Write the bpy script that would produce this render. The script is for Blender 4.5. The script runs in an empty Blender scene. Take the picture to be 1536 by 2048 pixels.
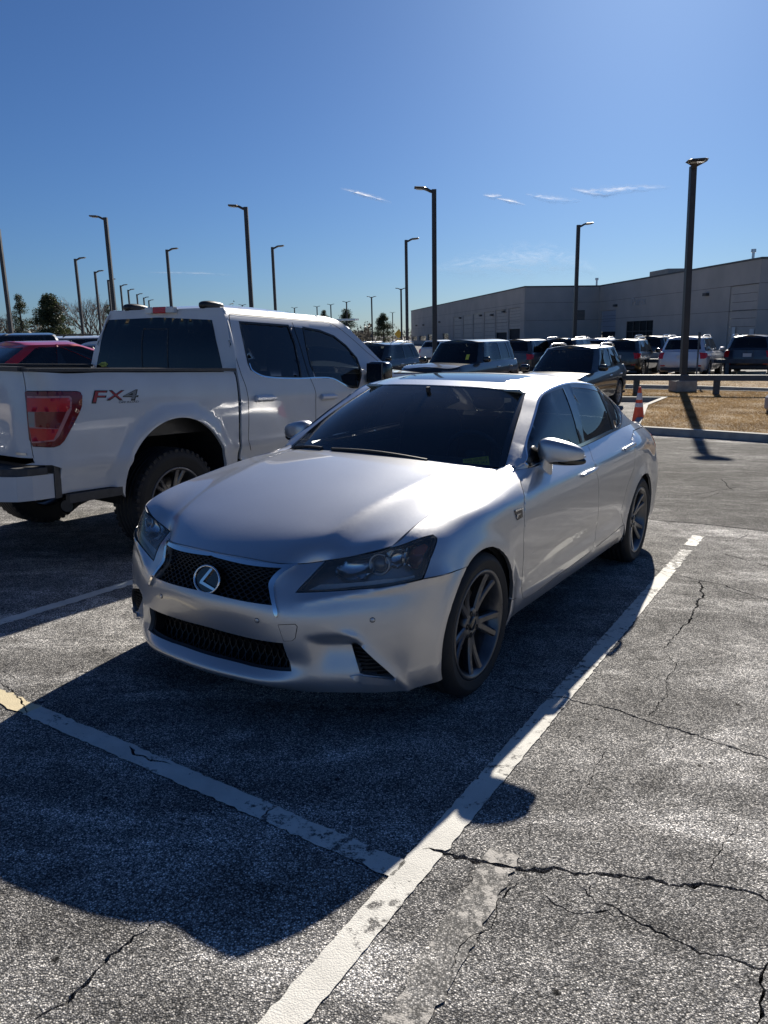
import bpy, bmesh, math, random
import numpy as np
from mathutils import Vector, Matrix
from mathutils.bvhtree import BVHTree
from mathutils.geometry import delaunay_2d_cdt
random.seed(7); rng = np.random.default_rng(7)
SC = bpy.context.scene
COL = SC.collection
PI = math.pi

# ------------------------------------------------------------------ camera
F_PX = 1508.77                      # focal length in pixels of the 1536 x 2048 photograph
CW = np.array([0.34755, -3.69062, 1.60217])
RW = np.array([[0.99979, -0.00465, -0.01994], [0.02048, 0.22722, 0.97363], [0.0, 0.97383, -0.22727]])
RCAR = np.array([[-0.53401, 0.84467, 0.03695], [-0.84428, -0.53507, 0.02992], [0.04505, -0.01522, 0.99887]])
cd = bpy.data.cameras.new('camera')
cd.sensor_fit = 'VERTICAL'; cd.sensor_height = 24.0; cd.lens = 24.0 * F_PX / 2048
cd.clip_start = 0.05; cd.clip_end = 20000
cam = bpy.data.objects.new('camera', cd); COL.objects.link(cam)
M = Matrix.Identity(4)
for i in range(3):
    M[i][0] = RW[0][i]; M[i][1] = RW[1][i]; M[i][2] = -RW[2][i]; M[i][3] = CW[i]
cam.matrix_world = M
SC.camera = cam

# ------------------------------------------------------------------ sky, sun, exposure
SUN_AZ, SUN_EL = math.radians(19.2), math.radians(27.8)   # azimuth clockwise from +Y
wd = bpy.data.worlds.new('World'); SC.world = wd; wd.use_nodes = True
nt = wd.node_tree; nt.nodes.clear()
sky = nt.nodes.new('ShaderNodeTexSky'); sky.sky_type = 'NISHITA'; sky.sun_disc = False
sky.sun_elevation = SUN_EL; sky.sun_rotation = SUN_AZ; sky.altitude = 350; sky.air_density = 1.0; sky.dust_density = 0.6; sky.ozone_density = 5.0
bg = nt.nodes.new('ShaderNodeBackground'); bg.inputs['Strength'].default_value = 0.055
wo = nt.nodes.new('ShaderNodeOutputWorld')
tn_ = nt.nodes.new('ShaderNodeMix'); tn_.data_type = 'RGBA'; tn_.blend_type = 'MULTIPLY'; tn_.inputs[0].default_value = 1.0; tn_.inputs[7].default_value = (.385, .54, .75, 1)
nt.links.new(sky.outputs[0], tn_.inputs[6]); nt.links.new(tn_.outputs[2], bg.inputs[0]); nt.links.new(bg.outputs[0], wo.inputs[0])
sl = bpy.data.lights.new('sun', 'SUN'); sl.energy = 5.0; sl.angle = math.radians(0.53); sl.color = (1.0, 0.93, 0.82)
so = bpy.data.objects.new('sun', sl); COL.objects.link(so)
sd = Vector((math.sin(SUN_AZ) * math.cos(SUN_EL), math.cos(SUN_AZ) * math.cos(SUN_EL), math.sin(SUN_EL)))
so.rotation_euler = sd.to_track_quat('Z', 'Y').to_euler(); so.location = (0, 0, 40)
SC.view_settings.view_transform = 'Standard'; SC.view_settings.look = 'None'
SC.view_settings.exposure = 0.7; SC.view_settings.gamma = 1.0
SC.cycles.max_bounces = 8; SC.cycles.diffuse_bounces = 3; SC.cycles.glossy_bounces = 4
SC.cycles.transparent_max_bounces = 24; SC.cycles.transmission_bounces = 6
SC.cycles.use_denoising = True; SC.cycles.sample_clamp_indirect = 8

# ------------------------------------------------------------------ pixels to rays
def ray_w(px, py):
    d = RW.T @ np.array([(px - 768) / F_PX, (1024 - py) / F_PX, 1.0]); return d / np.linalg.norm(d)
def proj_w(P):
    d = (np.atleast_2d(P) - CW) @ RW.T
    return np.stack([768 + F_PX * d[:, 0] / d[:, 2], 1024 - F_PX * d[:, 1] / d[:, 2]], 1)
NCAR = RCAR[:, 2]
def gz(x, y):
    """ground height: the bays tip gently away from the camera and level out behind the cars"""
    t = -(NCAR[0] * x + NCAR[1] * y) / NCAR[2]
    k = 0.09
    s_ = np.clip(-np.asarray(x, float) / 12, 0, 1); lo, hi = -0.42 + .5 * s_ * s_ * (3 - 2 * s_), 0.30
    t = lo + k * np.logaddexp(0, (t - lo) / k)
    t = hi - k * np.logaddexp(0, (hi - t) / k)
    return t
def ground_at(px, py):
    v = ray_w(px, py); s = (-.3 - CW[2]) / v[2]
    for _ in range(40):
        P = CW + v * s; s = s + .8 * (gz(P[0], P[1]) - P[2]) / v[2]
    return CW + v * s
def at_depth(px, py, d):
    """point on the pixel's ray at distance d along the viewing axis"""
    v = RW.T @ np.array([(px - 768) / F_PX, (1024 - py) / F_PX, 1.0]); return CW + v * d

# ------------------------------------------------------------------ objects
def tag(o, label=None, cat=None, group=None, kind=None):
    if label: o['label'] = label
    if cat: o['category'] = cat
    if group: o['group'] = group
    if kind: o['kind'] = kind
    return o
def empty(name, loc=(0, 0, 0), rot=None, parent=None):
    o = bpy.data.objects.new(name, None); COL.objects.link(o)
    o.empty_display_size = .2
    if rot is not None:
        m = Matrix(rot).to_4x4() if not isinstance(rot, (int, float)) else Matrix.Rotation(rot, 4, 'Z')
        m.translation = Vector(loc); o.matrix_world = m
    else: o.location = loc
    if parent: o.parent = parent
    return o
def obj(name, verts, faces, mat, parent=None, smooth=False):
    me = bpy.data.meshes.new(name)
    me.from_pydata([tuple(map(float, v)) for v in verts], [], [tuple(int(i) for i in f) for f in faces])
    if smooth: me.polygons.foreach_set('use_smooth', [True] * len(me.polygons))
    if mat: me.materials.append(mat)
    me.update()
    o = bpy.data.objects.new(name, me); COL.objects.link(o)
    if parent: o.parent = parent
    return o
def copy_tree(o, parent=None):
    c = o.copy(); COL.objects.link(c); c.parent = parent
    for ch in list(o.children): copy_tree(ch, c)
    return c

class MB:
    """collects simple solids into one mesh"""
    def __init__(s): s.v = []; s.f = []; s.sm = []
    def add(s, v, f, smooth=False):
        n = len(s.v); s.v += [tuple(map(float, p)) for p in v]; s.f += [tuple(i + n for i in q) for q in f]; s.sm += [smooth] * len(f); return s
    def box(s, c, d, R=None, bev=0.0, taper=None):
        hx, hy, hz = [q / 2 for q in d]
        if bev > 0:
            b = min(bev, hx * .9, hy * .9, hz * .9); v = []; f = []
            # bevelled box: 24 verts
            idx = {}
            for sx in (-1, 1):
                for sy in (-1, 1):
                    for sz in (-1, 1):
                        for a in range(3):
                            p = [sx * (hx - b), sy * (hy - b), sz * (hz - b)]
                            p[a] = (sx, sy, sz)[a] * (hx, hy, hz)[a]
                            idx[sx, sy, sz, a] = len(v); v.append(p)
            for a in range(3):
                o1, o2 = [(1, 2), (2, 0), (0, 1)][a]
                for sg in (-1, 1):
                    q = []
                    for s1, s2 in ((-1, -1), (1, -1), (1, 1), (-1, 1)):
                        k = [0, 0, 0]; k[a] = sg; k[o1] = s1; k[o2] = s2; q.append(idx[k[0], k[1], k[2], a])
                    f.append(q if sg > 0 else q[::-1])
            for a in range(3):
                o1, o2 = [(1, 2), (2, 0), (0, 1)][a]
                for s1 in (-1, 1):
                    for s2 in (-1, 1):
                        q = []
                        for sa, ax in ((-1, o1), (1, o1), (1, o2), (-1, o2)):
                            k = [0, 0, 0]; k[a] = sa; k[o1] = s1; k[o2] = s2; q.append(idx[k[0], k[1], k[2], ax])
                        f.append(q if s1 * s2 < 0 else q[::-1])
            for sx in (-1, 1):
                for sy in (-1, 1):
                    for sz in (-1, 1):
                        q = [idx[sx, sy, sz, a] for a in range(3)]
                        f.append(q if sx * sy * sz > 0 else q[::-1])
        else:
            v = [[sx * hx, sy * hy, sz * hz] for sx in (-1, 1) for sy in (-1, 1) for sz in (-1, 1)]
            f = [(0, 1, 3, 2), (4, 6, 7, 5), (0, 4, 5, 1), (2, 3, 7, 6), (0, 2, 6, 4), (1, 5, 7, 3)]
        v = np.array(v, float)
        if taper: v[:, :2] *= np.where(v[:, 2:3] > 0, taper, 1.0)
        if R is not None: v = v @ np.array(R).T
        return s.add(v + np.array(c), f)
    def tube(s, pts, r, n=8, cap=True, smooth=True):
        pts = [np.array(p, float) for p in pts]; m = len(pts)
        rr = r if hasattr(r, '__len__') else [r] * m
        v = []; f = []; up = None
        for i, p in enumerate(pts):
            d = pts[min(i + 1, m - 1)] - pts[max(i - 1, 0)]; d = d / (np.linalg.norm(d) + 1e-12)
            if up is None:
                up = np.array([0, 0, 1.]) if abs(d[2]) < .9 else np.array([1., 0, 0])
            a = np.cross(d, up); a /= np.linalg.norm(a); b = np.cross(a, d); up = b
            for k in range(n):
                t = 2 * PI * k / n; v.append(p + rr[i] * (math.cos(t) * a + math.sin(t) * b))
        for i in range(m - 1):
            for k in range(n):
                k2 = (k + 1) % n; f.append((i * n + k, i * n + k2, (i + 1) * n + k2, (i + 1) * n + k))
        s.add(v, f, smooth)
        if cap: s.add(v[:n], [tuple(range(n))[::-1]]); s.add(v[-n:], [tuple(range(n))])
        return s
    def strip(s, pts, w, h, up=(0, 0, 1)):
        """rectangular bar swept along points: w across, h along up"""
        pts = [np.array(p, float) for p in pts]; m = len(pts); v = []; f = []
        for i, p in enumerate(pts):
            d = pts[min(i + 1, m - 1)] - pts[max(i - 1, 0)]; d = d / (np.linalg.norm(d) + 1e-12)
            u = np.array(up, float); a = np.cross(d, u); a /= np.linalg.norm(a) + 1e-12; b = np.cross(a, d)
            for sa, sb in ((-1, -1), (1, -1), (1, 1), (-1, 1)): v.append(p + a * sa * w / 2 + b * sb * h / 2)
        for i in range(m - 1):
            for k in range(4):
                k2 = (k + 1) % 4; f.append((i * 4 + k, i * 4 + k2, (i + 1) * 4 + k2, (i + 1) * 4 + k))
        f += [(3, 2, 1, 0), tuple(range((m - 1) * 4, m * 4))]
        return s.add(v, f)
    def lathe(s, prof, n=32, c=(0, 0, 0), R=None, smooth=True, close=False):
        """prof: (radius, height) list about local z"""
        v = []; f = []; m = len(prof)
        for r, h in prof:
            for k in range(n):
                t = 2 * PI * k / n; v.append((r * math.cos(t), r * math.sin(t), h))
        for i in range(m - 1 if not close else m):
            j = (i + 1) % m
            for k in range(n):
                k2 = (k + 1) % n; f.append((i * n + k, i * n + k2, j * n + k2, j * n + k))
        v = np.array(v)
        if R is not None: v = v @ np.array(R).T
        return s.add(v + np.array(c), f, smooth)
    def prism(s, poly, d0, d1, fr=None):
        """extrude 2D polygon (a,b) along the third axis from d0 to d1; fr maps (a,b,d)->xyz"""
        n = len(poly); fr = fr or (lambda a, b, d: (a, b, d))
        v = [fr(a, b, d0) for a, b in poly] + [fr(a, b, d1) for a, b in poly]
        f = [tuple(range(n))[::-1], tuple(range(n, 2 * n))] + [(i, (i + 1) % n, n + (i + 1) % n, n + i) for i in range(n)]
        return s.add(v, f)
    def build(s, name, mat, parent=None):
        o = obj(name, s.v, s.f, mat, parent)
        if any(s.sm): o.data.polygons.foreach_set('use_smooth', s.sm)
        bm = bmesh.new(); bm.from_mesh(o.data); bmesh.ops.recalc_face_normals(bm, faces=bm.faces); bm.to_mesh(o.data); bm.free()
        return o

# ------------------------------------------------------------------ smooth surfaces from control nets
class Nat:
    """natural cubic spline cardinal basis on given knots"""
    def __init__(s, k):
        s.k = np.array(k, float); n = len(k); h = np.diff(s.k)
        A = np.eye(n); B = np.zeros((n, n))
        for i in range(1, n - 1):
            A[i, i - 1] = h[i - 1] / 6; A[i, i] = (h[i - 1] + h[i]) / 3; A[i, i + 1] = h[i] / 6
            B[i, i - 1] = 1 / h[i - 1]; B[i, i] = -1 / h[i - 1] - 1 / h[i]; B[i, i + 1] = 1 / h[i]
        s.D = np.linalg.solve(A, B)
    def __call__(s, t):
        t = np.atleast_1d(np.asarray(t, float)); n = len(s.k)
        tc = np.clip(t, s.k[0], s.k[-1])
        i = np.clip(np.searchsorted(s.k, tc, side='right') - 1, 0, n - 2)
        h = s.k[i + 1] - s.k[i]; a = (s.k[i + 1] - tc) / h; b = (tc - s.k[i]) / h
        E = np.eye(n)
        W = a[:, None] * E[i] + b[:, None] * E[i + 1] + ((a**3 - a) * h * h / 6)[:, None] * s.D[i] + ((b**3 - b) * h * h / 6)[:, None] * s.D[i + 1]
        ex = t - tc
        if np.any(ex != 0):
            dW = (-E[i] + E[i + 1]) / h[:, None] - ((3 * a * a - 1) * h / 6)[:, None] * s.D[i] + ((3 * b * b - 1) * h / 6)[:, None] * s.D[i + 1]
            W = W + ex[:, None] * dW
        return W
class Surf:
    def __init__(s, net, disp=None, ku=None, kv=None, u0=None):
        s.net = np.array(net, float); nj, nk, _ = s.net.shape
        if ku is None:
            d = np.linalg.norm(np.diff(s.net, axis=0), axis=2).mean(1); ku = np.concatenate([[0], np.cumsum(d)])
        if kv is None:
            d = np.linalg.norm(np.diff(s.net, axis=1), axis=2).mean(0); kv = np.concatenate([[0], np.cumsum(d)])
        if u0 is not None: ku = ku - ku[u0]
        s.ku = np.array(ku); s.kv = np.array(kv); s.bu = Nat(ku); s.bv = Nat(kv); s.disp = disp; s._bvh = None
    def base(s, uv):
        uv = np.atleast_2d(uv)
        return np.einsum('nj,jkc,nk->nc', s.bu(uv[:, 0]), s.net, s.bv(uv[:, 1]))
    def nrm0(s, uv):
        e = 1e-3; uv = np.atleast_2d(uv)
        a = s.base(uv + [e, 0]) - s.base(uv - [e, 0]); b = s.base(uv + [0, e]) - s.base(uv - [0, e])
        n = np.cross(a, b); return n / (np.linalg.norm(n, axis=1, keepdims=True) + 1e-12)
    def __call__(s, uv):
        uv = np.atleast_2d(uv); P = s.base(uv)
        if s.disp is not None: P = P + s.nrm0(uv) * s.disp(uv, P)[:, None] * s.sgn()
        return P
    def sgn(s):
        return 1.0
    def nrm(s, uv):
        e = 2e-3; uv = np.atleast_2d(uv)
        a = s(uv + [e, 0]) - s(uv - [e, 0]); b = s(uv + [0, e]) - s(uv - [0, e])
        n = np.cross(a, b); return n / (np.linalg.norm(n, axis=1, keepdims=True) + 1e-12)
    def bvh(s, du=.03):
        if s._bvh is None:
            us = np.linspace(s.ku[0], s.ku[-1], max(8, int((s.ku[-1] - s.ku[0]) / du))); vs = np.linspace(s.kv[0], s.kv[-1], max(6, int((s.kv[-1] - s.kv[0]) / du)))
            U, V = np.meshgrid(us, vs, indexing='ij'); s._uv = np.stack([U.ravel(), V.ravel()], 1)
            P = s(s._uv); nv = len(vs)
            f = [(i * nv + j, (i + 1) * nv + j, (i + 1) * nv + j + 1, i * nv + j + 1) for i in range(len(us) - 1) for j in range(nv - 1)]
            tri = []
            for q in f: tri += [(q[0], q[1], q[2]), (q[0], q[2], q[3])]
            s._tri = tri; s._P = P; s._bvh = BVHTree.FromPolygons([Vector(p) for p in P], tri)
        return s._bvh
    def hit(s, org, d):
        b = s.bvh(); loc, n, idx, dist = b.ray_cast(Vector(org), Vector(d))
        if loc is None:
            # nearest approach: march along the ray
            best = None
            for t in np.linspace(1.0, 12.0, 400):
                p = Vector(np.array(org) + np.array(d) * t); r = b.find_nearest(p)
                if r[0] is not None and (best is None or r[3] < best[3]): best = r
            loc, n, idx, dist = best
        a, b_, c = [s._P[k] for k in s._tri[idx]]; p = np.array(loc)
        T = np.stack([b_ - a, c - a], 1); w = np.linalg.lstsq(T, p - a, rcond=None)[0]
        ua, ub, uc = [s._uv[k] for k in s._tri[idx]]
        return ua + w[0] * (ub - ua) + w[1] * (uc - ua)
    def nearest(s, P):
        b = s.bvh(); loc, n, idx, dist = b.find_nearest(Vector(P))
        a, b_, c = [s._P[k] for k in s._tri[idx]]; p = np.array(loc)
        T = np.stack([b_ - a, c - a], 1); w = np.linalg.lstsq(T, p - a, rcond=None)[0]
        ua, ub, uc = [s._uv[k] for k in s._tri[idx]]
        return ua + w[0] * (ub - ua) + w[1] * (uc - ua)

def curve(pts, n=40, closed=False):
    """smooth curve through 2D/3D points (centripetal Catmull-Rom)"""
    P = np.array(pts, float); m = len(P)
    if closed: Q = np.vstack([P[-1], P, P[0], P[1]])
    else: Q = np.vstack([2 * P[0] - P[1], P, 2 * P[-1] - P[-2]])
    out = []; segs = m if closed else m - 1; per = max(2, n // segs)
    for i in range(segs):
        p0, p1, p2, p3 = Q[i], Q[i + 1], Q[i + 2], Q[i + 3]
        t0 = 0; t1 = t0 + max(1e-6, np.linalg.norm(p1 - p0) ** .5); t2 = t1 + max(1e-6, np.linalg.norm(p2 - p1) ** .5); t3 = t2 + max(1e-6, np.linalg.norm(p3 - p2) ** .5)
        for t in np.linspace(t1, t2, per, endpoint=False):
            A1 = (t1 - t) / (t1 - t0) * p0 + (t - t0) / (t1 - t0) * p1; A2 = (t2 - t) / (t2 - t1) * p1 + (t - t1) / (t2 - t1) * p2; A3 = (t3 - t) / (t3 - t2) * p2 + (t - t2) / (t3 - t2) * p3
            B1 = (t2 - t) / (t2 - t0) * A1 + (t - t0) / (t2 - t0) * A2; B2 = (t3 - t) / (t3 - t1) * A2 + (t - t1) / (t3 - t1) * A3
            out.append((t2 - t) / (t2 - t1) * B1 + (t - t1) / (t2 - t1) * B2)
    if not closed: out.append(P[-1])
    return np.array(out)
def inside(poly, pts):
    poly = np.asarray(poly); pts = np.atleast_2d(pts); r = np.zeros(len(pts), bool)
    x, y = pts[:, 0], pts[:, 1]; n = len(poly); j = n - 1
    for i in range(n):
        xi, yi = poly[i]; xj, yj = poly[j]
        c = ((yi > y) != (yj > y)); r ^= c & (x < (xj - xi) * (y - yi) / ((yj - yi) if yj != yi else 1e-12) + xi); j = i
    return r
def dist_poly(poly, pts, closed=True):
    P = np.asarray(poly, float); pts = np.atleast_2d(pts); best = np.full(len(pts), 1e9)
    n = len(P)
    for i in range(n if closed else n - 1):
        a = P[i]; b = P[(i + 1) % n]; ab = b - a; L = ab @ ab + 1e-18
        t = np.clip(((pts - a) @ ab) / L, 0, 1); d = np.linalg.norm(pts - (a + t[:, None] * ab), axis=1); best = np.minimum(best, d)
    return best
def offset_poly(poly, d):
    """shrink (d>0) a simple closed polygon"""
    P = np.asarray(poly, float); keep = [0]
    for i in range(1, len(P)):
        if np.linalg.norm(P[i] - P[keep[-1]]) > 1e-5: keep.append(i)
    P = P[keep]
    if np.linalg.norm(P[0] - P[-1]) < 1e-5: P = P[:-1]
    area = .5 * np.sum(P[:, 0] * np.roll(P[:, 1], -1) - np.roll(P[:, 0], -1) * P[:, 1])
    s = 1 if area > 0 else -1
    e = np.roll(P, -1, 0) - P; e /= np.linalg.norm(e, axis=1, keepdims=True)
    nr = np.stack([-e[:, 1], e[:, 0]], 1) * s
    n0 = np.roll(nr, 1, 0); b = n0 + nr; c = 1 + np.sum(n0 * nr, 1); b = b / np.maximum(c, .35)[:, None]
    return P + b * d
def resample(poly, step, closed=True):
    P = np.asarray(poly, float); out = []; n = len(P)
    for i in range(n if closed else n - 1):
        a = P[i]; b = P[(i + 1) % n]; L = np.linalg.norm(b - a); m = max(1, int(math.ceil(L / step)))
        for k in range(m): out.append(a + (b - a) * k / m)
    if not closed: out.append(P[-1])
    return np.array(out)
def region(outline, holes=(), res=.03, bres=None, extra=None, cuts=()):
    """triangulate a 2D region; returns uv, triangles. holes are removed where they overlap, cuts only add edges"""
    bres = bres or res * .6
    loops = [resample(outline, bres)] + [resample(h, bres) for h in holes]
    pts = []; edges = []
    for L in loops:
        n0 = len(pts); pts += [tuple(p) for p in L]; edges += [(n0 + i, n0 + (i + 1) % len(L)) for i in range(len(L))]
    for c in cuts:
        c = resample(c, bres, closed=False); n0 = len(pts); pts += [tuple(p) for p in c]; edges += [(n0 + i, n0 + i + 1) for i in range(len(c) - 1)]
    O = np.array(outline); lo = O.min(0); hi = O.max(0)
    if res < 1e3:
        xs = np.arange(lo[0] + res * .5, hi[0], res); ys = np.arange(lo[1] + res * .43, hi[1], res * .87)
        if len(xs) and len(ys):
            X, Y = np.meshgrid(xs, ys); X = X + (np.arange(len(ys)) % 2)[:, None] * res * .5
            G = np.stack([X.ravel(), Y.ravel()], 1)
            ok = inside(outline, G)
            for h in holes: ok &= ~inside(h, G)
            G = G[ok]
            if len(G):
                bp = np.vstack(loops); 
                d = np.full(len(G), 1e9)
                for c0 in range(0, len(bp), 400): d = np.minimum(d, np.sqrt(((G[:, None] - bp[None, c0:c0 + 400]) ** 2).sum(2)).min(1))
                pts += [tuple(p) for p in G[d > res * .45]]
    if extra is not None: pts += [tuple(p) for p in extra]
    r = delaunay_2d_cdt([Vector(p) for p in pts], edges, [], 0, 1e-6)
    V = np.array([tuple(p) for p in r[0]]); T = np.array([t for t in r[2]])
    c = V[T].mean(1); ok = inside(outline, c)
    for h in holes: ok &= ~inside(h, c)
    T = T[ok]
    a = V[T]; ar = (a[:, 1, 0] - a[:, 0, 0]) * (a[:, 2, 1] - a[:, 0, 1]) - (a[:, 2, 0] - a[:, 0, 0]) * (a[:, 1, 1] - a[:, 0, 1])
    T = T[np.abs(ar) > 1e-10]
    used = np.unique(T); mp = -np.ones(len(V), int); mp[used] = np.arange(len(used))
    return V[used], mp[T]
def boundary_edges(T):
    cnt = {}
    for t in T:
        for a, b in ((t[0], t[1]), (t[1], t[2]), (t[2], t[0])): cnt.setdefault((min(a, b), max(a, b)), []).append((a, b))
    return [v[0] for v in cnt.values() if len(v) == 1]
def panel(name, S, outline, mat, parent, holes=(), res=.03, bres=None, off=0.0, flange=.012, gap=0.0, mirror=False, flip=False, both=False, holegap=0.0):
    """a sheet cut from surface S, with turned-in edges. both: outline spans the centre line already"""
    ol = offset_poly(outline, gap) if gap else np.array(outline)
    hs = [offset_poly(h, -holegap) if holegap else np.array(h) for h in holes]
    V, T = region(ol, hs, res, bres)
    N = S.nrm(V); P = S(V)
    if flip: N = -N
    P = P + N * off
    tri = [tuple(t) for t in T]
    # orient along N
    a = P[T]; fn = np.cross(a[:, 1] - a[:, 0], a[:, 2] - a[:, 0])
    fl = (fn * N[T[:, 0]]).sum(1) < 0
    T = T.copy(); T[fl] = T[fl][:, ::-1]
    vs = [tuple(p) for p in P]; fs = [tuple(t) for t in T]; sm = [True] * len(fs)
    if flange:
        be = boundary_edges(T); mp = {}
        for a_, b_ in be:
            for k in (a_, b_):
                if k not in mp:
                    mp[k] = len(vs); vs.append(tuple(P[k])); vs.append(tuple(P[k] - N[k] * flange))
            fs.append((mp[b_], mp[a_], mp[a_] + 1, mp[b_] + 1)); sm.append(True)
    out = []
    for m in ((1, -1) if mirror else (1,)):
        vv = [(x, y * m, z) for x, y, z in vs]; ff = fs if m == 1 else [f[::-1] for f in fs]
        o = obj(name, vv, ff, mat, parent); o.data.polygons.foreach_set('use_smooth', sm); out.append(o)
    return out if mirror else out[0]
def grid_patch(name, S, mat, parent, nu=40, nv=20, off=0.0, u=None, v=None, smooth=True):
    us = np.linspace(*(u or (S.ku[0], S.ku[-1])), nu); vs_ = np.linspace(*(v or (S.kv[0], S.kv[-1])), nv)
    U, V = np.meshgrid(us, vs_, indexing='ij'); uv = np.stack([U.ravel(), V.ravel()], 1)
    P = S(uv) + (S.nrm(uv) * off if off else 0)
    f = [(i * nv + j, (i + 1) * nv + j, (i + 1) * nv + j + 1, i * nv + j + 1) for i in range(nu - 1) for j in range(nv - 1)]
    return obj(name, P, f, mat, parent, smooth)
def text_mesh(s, size, depth=0.0, bold=False, italic=0.0, spacing=1.0, align='CENTER'):
    """vertices, faces of lettering in the xy plane"""
    c = bpy.data.curves.new('lettering', 'FONT'); c.body = s; c.size = size; c.extrude = depth; c.align_x = align; c.align_y = 'CENTER'
    c.shear = italic; c.space_character = spacing; c.resolution_u = 3
    if bold: c.offset = size * .018
    o = bpy.data.objects.new('lettering', c); COL.objects.link(o)
    dg = bpy.context.evaluated_depsgraph_get(); me = bpy.data.meshes.new_from_object(o.evaluated_get(dg))
    v = [tuple(p.co) for p in me.vertices]; f = [tuple(p.vertices) for p in me.polygons]
    bpy.data.objects.remove(o); bpy.data.curves.remove(c); bpy.data.meshes.remove(me)
    return np.array(v), f

# ------------------------------------------------------------------ materials
def new_mat(name):
    m = bpy.data.materials.new(name); m.use_nodes = True; nt = m.node_tree; nt.nodes.clear()
    out = nt.nodes.new('ShaderNodeOutputMaterial'); return m, nt, out
def N_(nt, t, **kw):
    n = nt.nodes.new(t)
    for k, v in kw.items():
        if k in n.inputs: n.inputs[k].default_value = v
        else: setattr(n, k, v)
    return n
def pbr(name, col, rough=.5, metal=0.0, coat=0.0, coat_rough=.03, spec=.5, noise=None, bump=None, emit=None, alpha=1.0):
    """Principled material; noise=(scale, amount[, detail]) varies colour, bump=(scale, strength)"""
    m, nt, out = new_mat(name); b = N_(nt, 'ShaderNodeBsdfPrincipled'); nt.links.new(b.outputs[0], out.inputs[0])
    b.inputs['Base Color'].default_value = (*col, 1); b.inputs['Roughness'].default_value = rough; b.inputs['Metallic'].default_value = metal
    b.inputs['Coat Weight'].default_value = coat; b.inputs['Coat Roughness'].default_value = coat_rough; b.inputs['Specular IOR Level'].default_value = spec
    tc = N_(nt, 'ShaderNodeTexCoord')
    if noise:
        n = N_(nt, 'ShaderNodeTexNoise', Scale=noise[0], Detail=noise[2] if len(noise) > 2 else 4.0); nt.links.new(tc.outputs['Object'], n.inputs['Vector'])
        r = N_(nt, 'ShaderNodeMapRange'); r.inputs[3].default_value = 1 - noise[1]; r.inputs[4].default_value = 1 + noise[1]; nt.links.new(n.outputs[0], r.inputs[0])
        r.inputs[1].default_value = .3; r.inputs[2].default_value = .7
        mx = N_(nt, 'ShaderNodeMix', data_type='RGBA', blend_type='MULTIPLY'); mx.inputs[0].default_value = 1; mx.inputs[6].default_value = (*col, 1)
        nt.links.new(r.outputs[0], mx.inputs[7]); nt.links.new(mx.outputs[2], b.inputs['Base Color'])
        r2 = N_(nt, 'ShaderNodeMath', operation='MULTIPLY_ADD'); r2.inputs[1].default_value = .25; r2.inputs[2].default_value = rough - .12
        nt.links.new(n.outputs[0], r2.inputs[0]); nt.links.new(r2.outputs[0], b.inputs['Roughness'])
    if bump:
        n = N_(nt, 'ShaderNodeTexNoise', Scale=bump[0], Detail=3.0); nt.links.new(tc.outputs['Object'], n.inputs['Vector'])
        bp = N_(nt, 'ShaderNodeBump', Strength=bump[1], Distance=.01); nt.links.new(n.outputs[0], bp.inputs['Height']); nt.links.new(bp.outputs[0], b.inputs['Normal'])
    if emit: b.inputs['Emission Color'].default_value = (*emit[0], 1); b.inputs['Emission Strength'].default_value = emit[1]
    return m
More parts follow.
